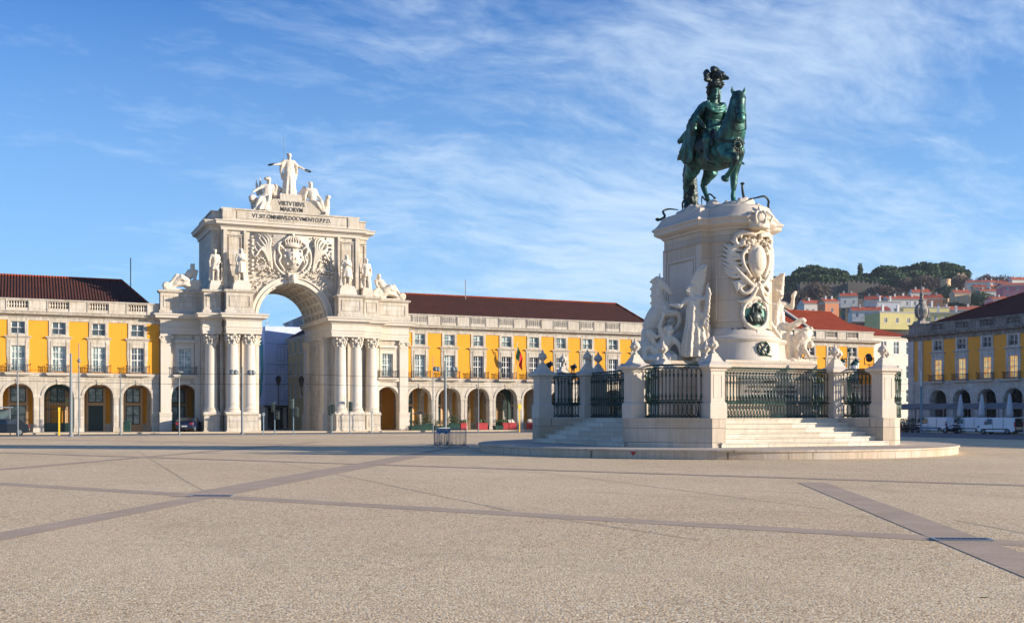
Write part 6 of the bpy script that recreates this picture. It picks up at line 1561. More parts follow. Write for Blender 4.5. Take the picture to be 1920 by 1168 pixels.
# right-hand pole with a slim light at the top
T = thing('street_lamp', 'blue-grey post with a slim upright lamp, in front of the shaded building', 'street lamp', G(1727, 812, .0))
b = MB(); b.lathe([(.22, 0), (.22, .06), (.11, .08), (.10, 3.), (.09, 4.6)], seg=12); b.build('pole', M['blue_metal'], T, smooth='auto')
b = MB(); b.lathe([(.07, 4.6), (.07, 6.0), (.04, 6.1)], seg=10); b.build('lamp_tube', M['white'], T, smooth='auto')
# ornate twin lantern post behind the railing
T = thing('lantern_post', 'ornate dark green post with hanging lanterns behind the right railing', 'street lamp', Vector((EN(1592, 62), 62, 0)))
b = MB(); b.lathe([(.32, 0), (.34, .3), (.22, .5), (.16, 1.2), (.11, 1.4), (.09, 4.6), (.14, 4.7), (.07, 4.9), (.05, 6.3), (.12, 6.4), (.02, 6.7)], seg=12); b.build('post', M['iron_green'], T, smooth='auto')
for s in (-1, 0, 1):
    b = MB(); b.lathe([(.03, -.25), (.14, -.2), (.24, .35), (.28, .38), (.16, .55), (.05, .62), (.03, .75)], seg=8)
    o = b.build('lantern', M['iron_green'], T, loc=(s*.62, 0 if s else -.5, 5.2 if s else 5.0))
    b = MB(); b.lathe([(.15, -.16), (.245, .34)], seg=8, cap=False); b.build('lantern_glass', M['canvas'], o)
b = MB()
for s in (-1, 1): b.tube([(0, 0, 4.3), (s*.35, 0, 4.5), (s*.62, 0, 4.75), (s*.62, 0, 5.0)], .035, 6); b.tube([(0, 0, 5.1), (s*.3, 0, 4.9), (s*.4, 0, 4.6)], .02, 5)
b.tube([(0, 0, 4.3), (0, -.3, 4.4), (0, -.5, 4.75)], .035, 6); b.build('scroll_arms', M['iron_green'], T, smooth=True)
# traffic lights in front of the arch
def traffic(px, n, h, label, heads=((0, 0),), lit=None):
    T = thing('traffic_light', label, 'traffic light', at_px(px, n), 0, 'traffic lights in front of the arch')
    b = MB(); b.lathe([(.07, 0), (.07, .1), (.05, .14), (.05, h)], seg=10); b.build('post', M['blue_metal'], T)
    for dx, dz in heads:
        o = None; b = MB(); b.box(-.16, .16, -.12, .12, 0, .82); b.box(-.18, .18, .12, .14, -.04, .86); o = b.build('signal_head', M['green_wood'], T, loc=(dx, -.12, h-.9+dz))
        b = MB()
        for k in range(3): b.tube([(0, -.12, .14+k*.27), (0, -.26, .14+k*.27)], .10, 8, round_=False)
        b.build('signal_hoods', M['iron'], o)
    return T
traffic(515, 103, 3.0, 'double traffic light on a slim post seen through the arch, left one', ((-.15, 0), (.28, -.7)))
traffic(550, 102.2, 3.3, 'taller double traffic light seen through the arch, near its right pier', ((-.2, 0), (.3, -.75)))
traffic(622, 103, 2.9, 'traffic light in front of the right pier of the arch', ((-.2, -.2), (.1, 0)))
traffic(656, 102.2, 3.1, 'traffic light before the first column right of the opening', ((.05, 0),))
for px, h, lb in ((494, 2.0, 'thin short post beside the left pier under the arch'), (697, 2.2, 'thin short post in front of the outermost right column')):
    T = thing('sign_post', lb, 'post', at_px(px, 103), 0)
    b = MB(); b.lathe([(.05, 0), (.04, h)], seg=8); b.build('post', M['blue_metal'], T); b = MB(); b.box(-.12, .12, -.06, -.03, h-.3, h); b.build('plate', M['grey_metal'], T)
def lantern_wall(px, n, z, lab):
    T = thing('wall_lantern', lab, 'lantern', at_px(px, n)+Vector((0, 0, z)), 0, 'old lanterns of the street behind the arch')
    b = MB(); b.lathe([(.04, -.5), (.18, -.4), (.34, .35), (.36, .4), (.2, .6), (.06, .72)], seg=6); b.build('lantern', M['iron'], T)
    b = MB(); b.tube([(0, 0, -.5), (0, 0, -1.0), (.1, 0, -z if px == 522 else -1.4)], .06, 6); b.build('bracket', M['iron'], T)
lantern_wall(483, 132, 5.6, 'old lantern on the turquoise-printed wall, left inside the arch'); lantern_wall(522, 126, 5.6, 'black lantern on a post in front of the printed wall painted shade-blue'); lantern_wall(565, 121, 5.4, 'black lantern on the ochre side wall just inside the arch')
# tram wires
for k, (z, n, lab) in enumerate(((5.75, 105.5, 'upper thin overhead tram wire across the square'), (4.75, 103.5, 'lower thin overhead tram wire across the square'))):
    T = thing('tram_wire', lab, 'wire', (0, n, z), 0, 'overhead tram wires')
    b = MB(); P_ = []
    for i in range(61): x = -30+i*2.2; P_.append((x, 0, -.25*math.sin(math.pi*((x/24) % 1))*.6))
    b.tube(P_, .016, 4, round_=False); b.build('cable', M['iron'], T)
# aerials
for px, n, z0, z1, lab in ((245, 122, 15.2, 18.3, 'thin aerial mast on the left roof'), (873, 122, 16.1, 17.9, 'thin aerial mast on the long brown roof')):
    T = thing('aerial', lab, 'aerial', at_px(px, n)+Vector((0, 0, z0)), 0)
    b = MB(); b.tube([(0, 0, -.5), (0, 0, z1-z0)], .05, 5); b.build('mast', M['iron'], T)
T = thing('lightning_conductor', 'very thin rod rising behind the head of the crowning statue', 'rod', (cxA-.25, DN+1.6, 22.9))
b = MB(); b.tube([(0, 0, 0), (0, 0, 8.8)], .018, 5); b.build('rod', M['iron'], T)
# portuguese flag on its staff
T = thing('flag', 'green and red flag hanging from a staff on the fourth balcony', 'flag', (51.9, DN-.55, 5.9))
b = MB(); b.tube([(0, 0, 0), (-.25, -1.1, 4.0)], .03, 6); b.ball((-.25, -1.1, 4.05), .07, 6, 5); b.build('staff', M['white'], T)
for nm, x0, x1, m_ in (('green_field', -.02, .38, 'flag_green'), ('red_field', .38, .9, 'flag_red')):
    b = MB(); N_ = 8
    for j in range(N_):
        for i in range(5):
            def q(u, v_):
                x = x0+(x1-x0)*u
                return (-.22+x*.75+.05*math.sin(v_*5+x*9), -1.05+.3*v_+.14*math.sin(x*9+v_*3), 3.85-v_*1.5-x*1.6)
            b.quad(q(i/5, j/N_), q((i+1)/5, j/N_), q((i+1)/5, (j+1)/N_), q(i/5, (j+1)/N_))
    b.build(nm, M[m_], T, smooth=True)
# crowd barriers
def barrier(pa, pb, label, proto=[]):
    a, c = G(*pa), G(*pb); T = thing('crowd_barrier', label, 'barrier', a, math.atan2(c.y-a.y, c.x-a.x), 'steel crowd barriers by the platform')
    L_ = (c-a).length; b = MB()
    b.tube([(.08, 0, .18), (.08, 0, .95), (.12, 0, 1.05), (L_-.12, 0, 1.05), (L_-.08, 0, .95), (L_-.08, 0, .18), (.08, 0, .18)], .03, 6)
    n = max(5, int(L_/.13))
    for i in range(1, n): x = .08+(L_-.16)*i/n; b.tube([(x, 0, .18), (x, 0, 1.05)], .014, 5, round_=False)
    b.build('frame', M['barrier'], T, smooth=True)
    for x in (.25, L_-.25):
        b = MB(); b.tube([(0, -.32, .02), (0, -.15, .1), (0, 0, .2), (0, .15, .1), (0, .32, .02)], .02, 6); b.tube([(0, 0, .1), (0, 0, .3)], .022, 6); b.build('foot', M['barrier'], T, smooth=True, loc=(x, 0, 0))
barrier((813, 839), (842, 840.5), 'left steel crowd barrier, standing at an angle'); barrier((842, 840.5), (875, 839), 'right steel crowd barrier, seen nearly square on'); barrier((818, 836), (846, 835.5), 'steel crowd barrier standing behind the other two')
# things by the arcade on the left
T = thing('sign_post', 'bright yellow post before the gated arch on the left', 'post', at_px(111, 103)); b = MB(); b.box(-.07, .07, -.07, .07, 0, 2.4); b.box(-.09, .09, -.09, .09, 2.1, 2.45); b.build('post', M['yellow_paint'], T)
T = thing('sign_post', 'yellow stop post with round head between the red planters', 'post', at_px(974, 104)); b = MB(); b.box(-.05, .05, -.05, .05, 0, 2.5); b.build('post', M['yellow_paint'], T); b = MB(); b.prism([(-.18, 2.4), (.18, 2.4), (.2, 2.7), (.1, 2.95), (-.1, 2.95), (-.2, 2.7)], -.06, .06, 'y'); b.build('plate', M['yellow_paint'], T)
T = thing('rubbish_bin', 'dark green bin against the last pier before the arch', 'bin', at_px(238, 113.5)+Vector((0, 0, .12)))
b = MB(); b.box(-.34, .34, -.3, .3, .05, 1.0); b.build('body', M['iron_green'], T, bevel=.03); b = MB(); b.prism([(-.34, 1.0), (.34, 1.0), (.25, 1.15), (-.25, 1.15)], -.33, .33, 'y'); b.build('lid', M['iron_green'], T)
T = thing('bus_shelter', 'grey framed glass shelter at the left edge behind the black car', 'shelter', at_px(4, 106)+Vector((0, 0, .0)))
b = MB()
for x in (-1.6, .6): b.box(x, x+.08, -.6, -.52, 0, 2.4); b.box(x, x+.08, .6, .68, 0, 2.4)
b.box(-1.8, .9, -.8, .8, 2.4, 2.5); b.build('frame', M['grey_metal'], T); b = MB(); b.box(-1.6, .6, .62, .64, .3, 2.3); b.build('glass_wall', M['glass'], T)
# potted plants, planters and terraces under the right arcade
def plant(loc, w_, h, label, group, n=90, m='leaf', seed=1, pot='red_paint', name='potted_plant'):
    rnd = random.Random(seed); T = thing(name, label, 'plant', loc, 0, group)
    b = MB(); b.taper((0, 0), w_*.42, w_*.3, 0, h*.45, w_*.5, w_*.36); b.build('planter', M[pot], T)
    b = MB()
    for k in range(n):
        a = rnd.uniform(0, 6.28); q = rnd.random()**.6; z = h*.45+rnd.random()*h*.55; r_ = w_*.5*q
        p = Vector((r_*math.cos(a), r_*math.sin(a), z)); d = Vector((rnd.uniform(-1, 1), rnd.uniform(-1, 1), rnd.uniform(.1, 1))).normalized()*.13; e = d.cross(Vector((rnd.random(), .3, 1))).normalized()*.045
        b.quad(p-e, p+d*.5-e*1.4, p+d, p+e)
    b.build('leaves', M[m], T); return T
for k, (px, w_) in enumerate(((868, .7), (904, 1.1), (947, .8), (959, 1.0), (998, 1.2))):
    lab = ('small red planter box in the third archway', 'large red planter box by the third pier', 'red planter box at the left of the fourth archway', 'red planter box with white pots in the fourth archway', 'red planter box by the railing pillar, rightmost')[k]
    T = thing('planter_box', lab, 'planter', at_px(px, 112.6)+Vector((0, 0, .12)), 0, 'red planters under the arcade')
    b = MB(); b.box(-w_/2, w_/2, -.3, .3, .04, .8); b.build('box', M['red_paint'], T, bevel=.02); b = MB()
    for j in range(14): x = random.uniform(-w_/2, w_/2); b.box(x-.05, x+.05, random.uniform(-.2, .1), .2, .8, .8+random.uniform(.05, .4))
    b.build('contents', M['cream' if k in (3, 4) else 'leaf'], T)
for k, px in enumerate((776, 790, 803, 822, 846, 852, 934)):
    plant(at_px(px, 112.4)+Vector((0, 0, .12)), 1.1, 1.1+.3*(k % 3), ('low bush in a pot in the first archway right of the arch', 'dark bushy potted plant in the first archway', 'potted plant by the first pier', 'potted plant in the second archway, left side', 'potted plant behind the spotlight post', 'tall potted plant right of the spotlight post', 'potted plant beside the fourth pier')[k], 'potted plants under the arcade', 150, 'leaf_dark' if k % 2 else 'leaf', k, 'iron_green')
T = thing('parasol', 'closed dark parasol tilted over the cafe plants in the first archway', 'parasol', at_px(787, 111.5)+Vector((0, 0, .12)))
b = MB(); b.tube([(0, 0, 0), (0, 0, 2.1)], .03, 6); b.build('pole', M['iron'], T); b = MB(); b.lathe([(.85, 1.75), (.5, 1.95), (.05, 2.15)], seg=8, cap=False, fold=lambda a, z: .1*math.sin(8*a)); b.build('canopy', M['iron'], T)
for k, px in enumerate((829, 842)):
    T = thing('blue_tarp', ('small bright blue tarpaulin draped on the barrier, left one', 'blue tarpaulin hanging on the barrier beside the post')[k], 'tarpaulin', G(px, 838, 0)+Vector((-.1, .05, .86)), 0, 'blue tarpaulins')
    b = MB(); W_ = .2
    for i in range(6):
        for j in range(3):
            q = lambda u, v_: (-W_+2*W_*u/6, -.04+.05*math.sin(u*2.3+v_)+.03*v_, .12+.05*math.cos(u*1.3)-.07*v_)
            b.quad(q(i, j), q(i+1, j), q(i+1, j+1), q(i, j+1))
    b.build('sheet', M['blue_plastic'], T, smooth=True)
# cars
def wheels(T, xs, w_, r, rim='pole'):
    for x in xs:
        for s in (-1, 1):
            b = MB(); m = MB(); m.lathe([(r*.62, -.10), (r*.95, -.11), (r, -.06), (r, .06), (r*.95, .11), (r*.62, .10)], seg=20)
            b.add([(p[0], p[2], p[1]) for p in m.v], m.f); o = b.build('wheel', M['rubber'], T, smooth='auto', loc=(x, s*(w_/2-.1), r))
            b = MB(); m = MB(); m.lathe([(r*.6, -.112), (r*.2, -.125), (r*.05, -.125)], seg=14); m.lathe([(r*.6, .112), (r*.2, .125), (r*.05, .125)], seg=14)
            b.add([(p[0], p[2], p[1]) for p in m.v], m.f); b.build('rim', M[rim], o)
def body(prof, w_, tum=.12, z_t=1.0):
    """side outline (x,z) swept across the width, narrowing above the waist"""
    b = MB(); ys = (-1, -.93, -.7, 0, .7, .93, 1); rows = []
    for y in ys:
        k = 1-abs(y); ins = .05 if abs(y) == 1 else .012 if abs(y) > .9 else 0
        cx_ = sum(p[0] for p in prof)/len(prof); cz_ = sum(p[1] for p in prof)/len(prof)
        rows.append([(p[0]+(cx_-p[0])*ins, y*w_/2*(1-tum*max(0, p[1]-z_t)), p[1]+(cz_-p[1])*ins) for p in prof])
    m = len(prof); vs = [p for r_ in rows for p in r_]; fs = []
    for k in range(len(rows)-1):
        for i in range(m): j = (i+1) % m; fs.append((k*m+i, k*m+j, (k+1)*m+j, (k+1)*m+i))
    fs += [tuple(range(m)), tuple((len(rows)-1)*m+i for i in range(m-1, -1, -1))]
    return b.add(vs, fs)
def van(loc, rz, label, paint='van_white', open_=False):
    T = thing('delivery_van', label, 'van', loc, rz, 'white vans parked before the shaded building'); L_, w_, H_ = 4.4, 1.8, 1.85
    prof = [(-2.2, .35), (-2.2, .75), (-2.17, 1.75), (-2.05, H_), (.35, H_), (.75, 1.80), (1.35, 1.18), (1.95, 1.02), (2.18, .85), (2.22, .4), (1.9, .26), (-2.0, .26)]
    if open_: prof = [(-2.15, .35), (-2.15, .6), (-2.12, H_-.05), (-2.05, H_)]+prof[4:]
    body(prof, w_, .16, 1.0).build('body', M[paint], T, smooth='auto')
    yb = lambda z: w_/2*(1-.16*max(0, z-1.0))
    for s in (-1, 1):
        b = MB(); P_ = [(.42, 1.08), (1.32, 1.10), (.82, 1.66), (.42, 1.70)]
        b.add([(x, s*(yb(z)+d), z) for d in (-.02, .006) for x, z in P_], [(0, 1, 2, 3), (7, 6, 5, 4), (0, 4, 5, 1), (1, 5, 6, 2), (2, 6, 7, 3), (3, 7, 4, 0)]); b.build('side_window', M['glass_dark'], T)
        b = MB(); b.box(-1.4, 1.3, s*(w_/2-.01), s*(w_/2+.025), .52, .62); b.build('rubbing_strip', M['rubber'], T)
        b = MB(); b.box(.30, .32, s*(w_/2-.03), s*(w_/2+.004), .45, 1.6); b.box(-.9, -.88, s*(w_/2-.03), s*(w_/2+.004), .45, 1.7); b.build('door_seam', M['rubber'], T)
        b = MB(); b.box(-2.215, -2.1, s*.78, s*.88, .85, 1.35); b.build('tail_light', M['lamp_red'], T)
        b = MB(); b.prism([(1.85, .72), (2.15, .70), (2.05, .9), (1.85, .96)], s*.6, s*(w_/2+.004), 'y'); b.build('headlight', M['glass'], T)
        b = MB(); b.ball((1.05, s*(w_/2+.12), 1.15), (.07, .12, .1), 8, 6); b.build('mirror', M['rubber'], T)
    b = MB(); b.quad((.80, -.72, 1.77), (.80, .72, 1.77), (1.36, .80, 1.20), (1.36, -.80, 1.20)); b.v = [(x+.02, y, z+.02) for x, y, z in b.v]; b.build('windscreen', M['glass_dark'], T)
    b = MB(); b.box(-2.22, -2.15, -.8, .8, .3, .5); b.box(2.1, 2.25, -.8, .8, .3, .52); b.build('bumper', M['rubber'], T)
    if open_:
        b = MB(); b.box(-2.17, -2.152, -.72, .72, .55, 1.72); b.build('open_load_bay', M['rubber'], T)
        b = MB(); b.prism([(-3.25, 1.86), (-2.1, 1.80), (-2.1, 1.86), (-3.25, 1.92)], -.75, .75, 'y'); b.build('raised_tailgate', M[paint], T)
        b = MB(); b.box(-2.2, -2.16, -.6, .6, .6, .8); b.build('crates', M['buff'], T)
    wheels(T, (-1.35, 1.40), w_, .32); T.scale = (.84, .84, .84); return T
def vp(px, e): xi = (px-960)/F_PX; return Vector((e, e*(CS-SN*xi)/(SN+CS*xi), 0))
van(vp(1752, 85.5), R(100), 'light blue-white van parked behind the pole, facing left'); van(vp(1820, 84.5), R(104), 'white van with black trim strip, middle one of the three'); van(vp(1874, 83.), R(104), 'white van with open tailgate at the right edge', open_=True)
def car(loc, rz, label, paint):
    T = thing('parked_car', label, 'car', loc, rz); w_ = 1.75
    prof = [(-2.0, .38), (-2.02, .8), (-1.95, .98), (-1.7, 1.05), (-1.25, 1.42), (.1, 1.46), (.45, 1.40), (1.05, .98), (1.75, .86), (2.0, .72), (2.05, .4), (1.8, .25), (-1.8, .25)]
    body(prof, w_, .22, .95).build('body', M[paint], T, smooth='auto'); yb = lambda z: w_/2*(1-.22*max(0, z-.95))
    for s in (-1, 1):
        b = MB(); P_ = [(-1.35, 1.02), (.85, 1.0), (.35, 1.36), (-1.05, 1.38)]
        b.add([(x, s*(yb(z)+.006), z) for x, z in P_], [(0, 1, 2, 3)]); b.build('side_window', M['glass_dark'], T)
        b = MB(); b.box(-2.035, -1.9, s*.55, s*.82, .72, .9); b.build('tail_light', M['lamp_red'], T)
        b = MB(); b.box(1.85, 2.03, s*.55, s*.82, .6, .74); b.build('headlight', M['glass'], T)
    b = MB(); b.add([(.46, -.62, 1.405), (.46, .62, 1.405), (1.03, .72, 1.0), (1.03, -.72, 1.0)], [(0, 1, 2, 3)]); b.v = [(x+.015, y, z+.015) for x, y, z in b.v]; b.build('windscreen', M['glass_dark'], T)
    b = MB(); b.add([(-1.27, -.62, 1.41), (-1.27, .62, 1.41), (-1.70, .70, 1.07), (-1.70, -.70, 1.07)], [(0, 1, 2, 3)]); b.v = [(x-.015, y, z+.015) for x, y, z in b.v]; b.build('rear_window', M['glass_dark'], T)
    b = MB(); b.box(-2.045, -2.0, -.26, .26, .5, .62); b.build('number_plate', M['white'], T)
    wheels(T, (-1.25, 1.25), w_, .31); return T
car(at_px(7, 104.5), R(180), 'black car cut off by the left edge of the picture', 'car_black'); car(at_px(354, 113.6)+Vector((0, 0, .12)), R(70), 'dark blue car parked under the small left archway of the arch', 'car_blue')
# motorbikes at the foot of the east range
def moto(loc, rz, label, proto=[]):
    if proto: return copy_tree(proto[0], None, label, loc, rz)
    T = thing('motor_scooter', label, 'motor scooter', loc, rz, 'scooters parked in the shade'); proto.append(T)
    b = MB(); b.tube([(-.6, 0, .5), (-.2, 0, .45), (.2, 0, .3), (.5, 0, .5), (.6, 0, .95)], [.14, .2, .14, .1, .06], 8); b.tube([(-.65, 0, .75), (-.1, 0, .78)], [.12, .14], 8, .6); b.build('body', M['car_black'], T, smooth=True)
    b = MB(); b.tube([(.55, -.3, 1.05), (.58, 0, 1.0), (.55, .3, 1.05)], .03, 6); b.ball((.66, 0, .9), .1, 8, 6); b.build('handlebar', M['grey_metal'], T)
    for x in (-.6, .68):
        b = MB(); b.tube([(.2*math.cos(a), 0, .2*math.sin(a)) for a in [i*math.pi/8 for i in range(16)]], .06, 6, closed=True); b.build('wheel', M['rubber'], T, loc=(x, 0, .26))
    return T
for k, px in enumerate((1694, 1703, 1712, 1786)):
    moto(vp(px, 83), R(70+k*17), ('dark scooter right of the railing pillar', 'dark scooter between the pillar and the blue-white van', 'scooter just left of the tall blue-grey post', 'dark scooter between the first two vans')[k])
# cafe terrace at the east range: folded parasols, awnings, hedge tubs
for k, px in enumerate((1801, 1841, 1893)):
    q = Vector((92.5, 0, .12)); xi = (px-960)/F_PX; q.y = 92.5*(CS-SN*xi)/(SN+CS*xi)
    T = thing('folded_parasol', ('folded pale parasol between the first two arches of the shaded building', 'folded pale parasol between the second and third arch', 'folded pale parasol near the right edge')[k], 'parasol', q, 0, 'folded parasols of the terrace')
    b = MB(); b.tube([(0, 0, 0), (0, 0, 3.9)], .04, 6); b.box(-.3, .3, -.3, .3, 0, .08); b.build('pole', M['grey_metal'], T)
    b = MB(); b.lathe([(.34, 1.5), (.36, 1.8), (.24, 2.8), (.10, 3.7), (.02, 3.9)], seg=16, fold=lambda a, z: .16*math.sin(7*a)); b.build('canopy', M['canvas'], T, smooth=True)
for k in range(6):
    n0 = 101-k*4.2
    T = thing('terrace_canopy', ('low grey awning at the corner end of the shaded building', 'low grey awning before the first arch', 'low grey awning before the second arch', 'low grey awning before the third arch', 'low grey awning before the fourth arch', 'low grey awning at the right edge')[k], 'awning', (94.5, n0, .12), 0, 'low terrace awnings in the shade')
    b = MB(); b.prism([(-1.9, 2.35), (0, 2.95), (1.9, 2.35), (1.9, 2.28), (0, 2.86), (-1.9, 2.28)], -1.95, 1.95, 'y'); b.build('cover', M['awning'], T)
    b = MB()
    for x in (-1.8, 1.8):
        for y in (-1.8, 1.8): b.box(x-.03, x+.03, y-.03, y+.03, 0, 2.36)
    b.build('legs', M['grey_metal'], T)
rnd = random.Random(8)
for k in range(9):
    n0 = 102.5-k*2.7; T = thing('hedge_tub', ('clipped hedge in a dark tub, first from the corner of the shaded building', 'second hedge tub from the corner', 'third hedge tub from the corner', 'fourth hedge tub from the corner', 'fifth hedge tub from the corner', 'sixth hedge tub from the corner', 'seventh hedge tub from the corner', 'eighth hedge tub from the corner', 'hedge tub nearest the right edge')[k], 'hedge', (90.9, n0, .12), 0, 'hedge tubs along the terrace')
    b = MB(); b.box(-.25, .25, -1.2, 1.2, 0, .5); b.build('tub', M['iron'], T); b = MB()
    for j in range(420):
        p = Vector((rnd.uniform(-.28, .28), rnd.uniform(-1.2, 1.2), .5+rnd.random()**.8*.75)); d = Vector((rnd.uniform(-1, 1), rnd.uniform(-1, 1), rnd.uniform(-.3, 1)))*.09; e = Vector((rnd.uniform(-1, 1), rnd.uniform(-1, 1), rnd.uniform(-1, 1)))*.06
        b.quad(p-e, p+d-e, p+d+e, p+e)
    b.build('leaves', M['leaf'], T)
# ---------------------------------------------------------------- street behind the arch
def simple_building(name, label, loc, rz, w_, d, h, wall, roof, rows, cols, z0=1.2, wh=(1.0, 1.8), roof_h=2.5, flat=False, win='glass', inset=.12, trim='stone_plain', cat='building', hip=True, front_only=True, group=None, sides=()):
    """block with its own recessed windows; local front along +x facing -y"""
    T = thing(name, label, cat, loc, rz, group)
    ww, hh = wh; b = MB(); xs = [w_*(i+.5)/cols for i in range(cols)]; zs = [z0+(h-z0)*(j+.28)/rows for j in range(rows)]
    b.box(.0, w_, inset, d, 0, h)
    edges = [0]+[e for x in xs for e in (x-ww/2, x+ww/2)]+[w_]
    for i in range(0, len(edges), 2): b.box(edges[i], edges[i+1], 0, inset, 0, h)
    for x in xs:
        zz = [0]+[e for z in zs for e in (z, z+hh)]+[h]
        for j in range(0, len(zz), 2): b.box(x-ww/2, x+ww/2, 0, inset, zz[j], zz[j+1])
    b.build('wall', M[wall], T)
    for x in xs:
        for z in zs:
            f = MB(); f.box(-ww/2, ww/2, -.0, .06, 0, .08); f.box(-ww/2, ww/2, 0, .06, hh-.08, hh); f.box(-ww/2, -ww/2+.08, 0, .06, .08, hh-.08); f.box(ww/2-.08, ww/2, 0, .06, .08, hh-.08); f.box(-.04, .04, 0, .06, .08, hh-.08); f.box(-ww/2+.08, ww/2-.08, .005, .055, hh*.6, hh*.6+.06)
            f.box(-ww/2-.1, ww/2+.1, -.14, -.06, -.1, -.02)
            o = f.build('window', M['white'], T, loc=(x, .045, z)); q = MB(); q.box(-ww/2+.02, ww/2-.02, .062, .07, .02, hh-.02); q.build('pane', M[win], o)
    b = MB(); b.sweep([(0, d), (0, 0), (w_, 0), (w_, d)], [(0, h-.35), (.08, h-.3), (.1, h-.15), (.28, h-.05), (.3, h+.05), (0, h+.1), (-.3, h+.1)]); b.build('cornice', M[trim], T)
    b = MB(); e = .25
    if flat: b.box(.2, w_-.2, .2, d-.2, h, h+.12)
    else:
        q = min(d/2, w_/2)*.95 if hip else 0
        b.quad((-e, -e, h+.08), (w_+e, -e, h+.08), (w_-q, d/2, h+roof_h), (q, d/2, h+roof_h)); b.quad((w_+e, d+e, h+.08), (-e, d+e, h+.08), (q, d/2, h+roof_h), (w_-q, d/2, h+roof_h))
        if hip: b.add([(-e, -e, h+.08), (q, d/2, h+roof_h), (-e, d+e, h+.08)], [(0, 1, 2)]); b.add([(w_+e, -e, h+.08), (w_+e, d+e, h+.08), (w_-q, d/2, h+roof_h)], [(0, 1, 2)])
        else:
            g_ = MB()
            for x in (0, w_):
                g_ = MB(); g_.prism([(0, h), (d, h), (d/2, h+roof_h-.08)], x-.15 if x else 0., x if x else .15, 'x'); g_.build('gable', M[wall], T)
    ro = b.build('roof', M[roof], T)
    if group and w_ > 4:
        for cx2 in (w_*.25, w_*.7):
            c2 = MB(); c2.box(cx2-.25, cx2+.25, d*.35, d*.35+.5, h, h+roof_h+.5); c2.box(cx2-.3, cx2+.3, d*.35-.05, d*.35+.55, h+roof_h+.5, h+roof_h+.6); c2.build('chimney', M[trim], ro)
    return T
# building wrapped in a printed white sheet, the blue of shade in its colour
T = thing('wrapped_building', 'building wrapped in a printed white sheet painted with the blue of shade, seen through the arch', 'building', (27.9, 138, 0))
b = MB(); b.box(0, 14, .3, 16, 0, 12.6); b.build('walls', M['cream'], T)
b = MB(); b.box(-.05, 12, -.02, .06, 3.0, 12.9); b.build('printed_sheet', M['wrap'], T)
b = MB(); b.box(-.10, -.055, .1, 14, 3.0, 12.9); s_ = b.build('side_sheet', M['wrap'], T)
b = MB()
b.tube([(-.13, 5.5, 12.6), (-.13, 3.4, 12.0), (-.13, 2.0, 10.2), (-.13, 1.6, 7.6), (-.13, 2.4, 5.2), (-.13, 4.4, 4.0), (-.13, 6.5, 3.6)], [.5, .8, .9, .9, .9, .8, .5], 8, .06, ref=(1, 0, 0)); b.build('turquoise_print', M['teal'], s_)
b = MB()
for x in (1.9, 5.4):
    for z in (3.6, 6.1, 8.6):
        for a in ((x-.5, x-.46, z, z+1.7), (x+.46, x+.5, z, z+1.7), (x-.5, x+.5, z+1.7, z+1.76), (x-.5, x+.5, z-.05, z), (x-.02, x+.02, z, z+1.7), (x-.65, x+.65, z+1.95, z+2.0)): b.box(a[0], a[1], -.028, -.022, a[2], a[3])
for z in (5.6, 8.1, 10.7): b.box(0, 12, -.026, -.021, z, z+.06)
b.box(3.4, 3.45, -.026, -.021, 3.2, 11); b.build('printed_windows', M['wrap_line'], T)
b = MB()
for i in range(5): b.box(.3+i*2.4, 2.2+i*2.4, .1, .35, .1, 2.7)
b.build('shop_fronts', M['glass_dark'], T); b = MB(); b.box(-.2, 12, -.5, .3, 2.75, 2.95); b.build('shop_canopy', M['iron'], T)
b = MB(); rnd = random.Random(5)
for i in range(9): x = rnd.uniform(.3, 10); b.box(x, x+.05, 1.5, 1.55, 12.6, 12.6+rnd.uniform(.8, 1.9)); b.box(x-.4, x+.4, 1.5, 1.53, 13.4, 13.43)
b.box(3.8, 5.0, 2, 3.5, 12.6, 13.9); b.box(5.3, 5.8, 2, 2.6, 12.6, 14.2); b.build('rooftop_aerials', M['canvas'], T)
simple_building('street_building', 'narrow ochre-grey street facade just inside the right pier of the arch', (30.6, 137.5, 0), R(-90), 14, 9, 11.2, 'pale_yellow', 'tile_dark', 3, 5, 3.2, (1.0, 1.6), 3.2, win='glass')
simple_building('street_building', 'gabled roof building above the printed sheet, seen through the arch', (33.0, 150, 0), R(-90), 12, 12, 14.2, 'cream', 'tile_far', 3, 4, 3., (1., 1.6), 3., win='glass')
simple_building('street_building', 'row of old street houses behind the left pier of the arch', (14, 135, 0), R(0), 6, 40, 11.5, 'cream', 'tile_dark', 3, 2, 3.2, (1., 1.7), 3)
# pale building closing the gap between the two ranges
simple_building('corner_building', 'pale cream house with tall windows between the red roof and the shaded building', (104.0, 121, 0), R(0), 14, 14, 12.9, 'cream', 'tile_red', 3, 6, 2.6, (1.05, 1.9), 2.6)
T = simple_building('corner_building', 'pale stone block behind the far end of the shaded building', (101.8, 134, 0), R(0), 40, 14, 12.5, 'cream', 'tile_dark', 4, 14, .8, (1.1, 1.8), 2.5)
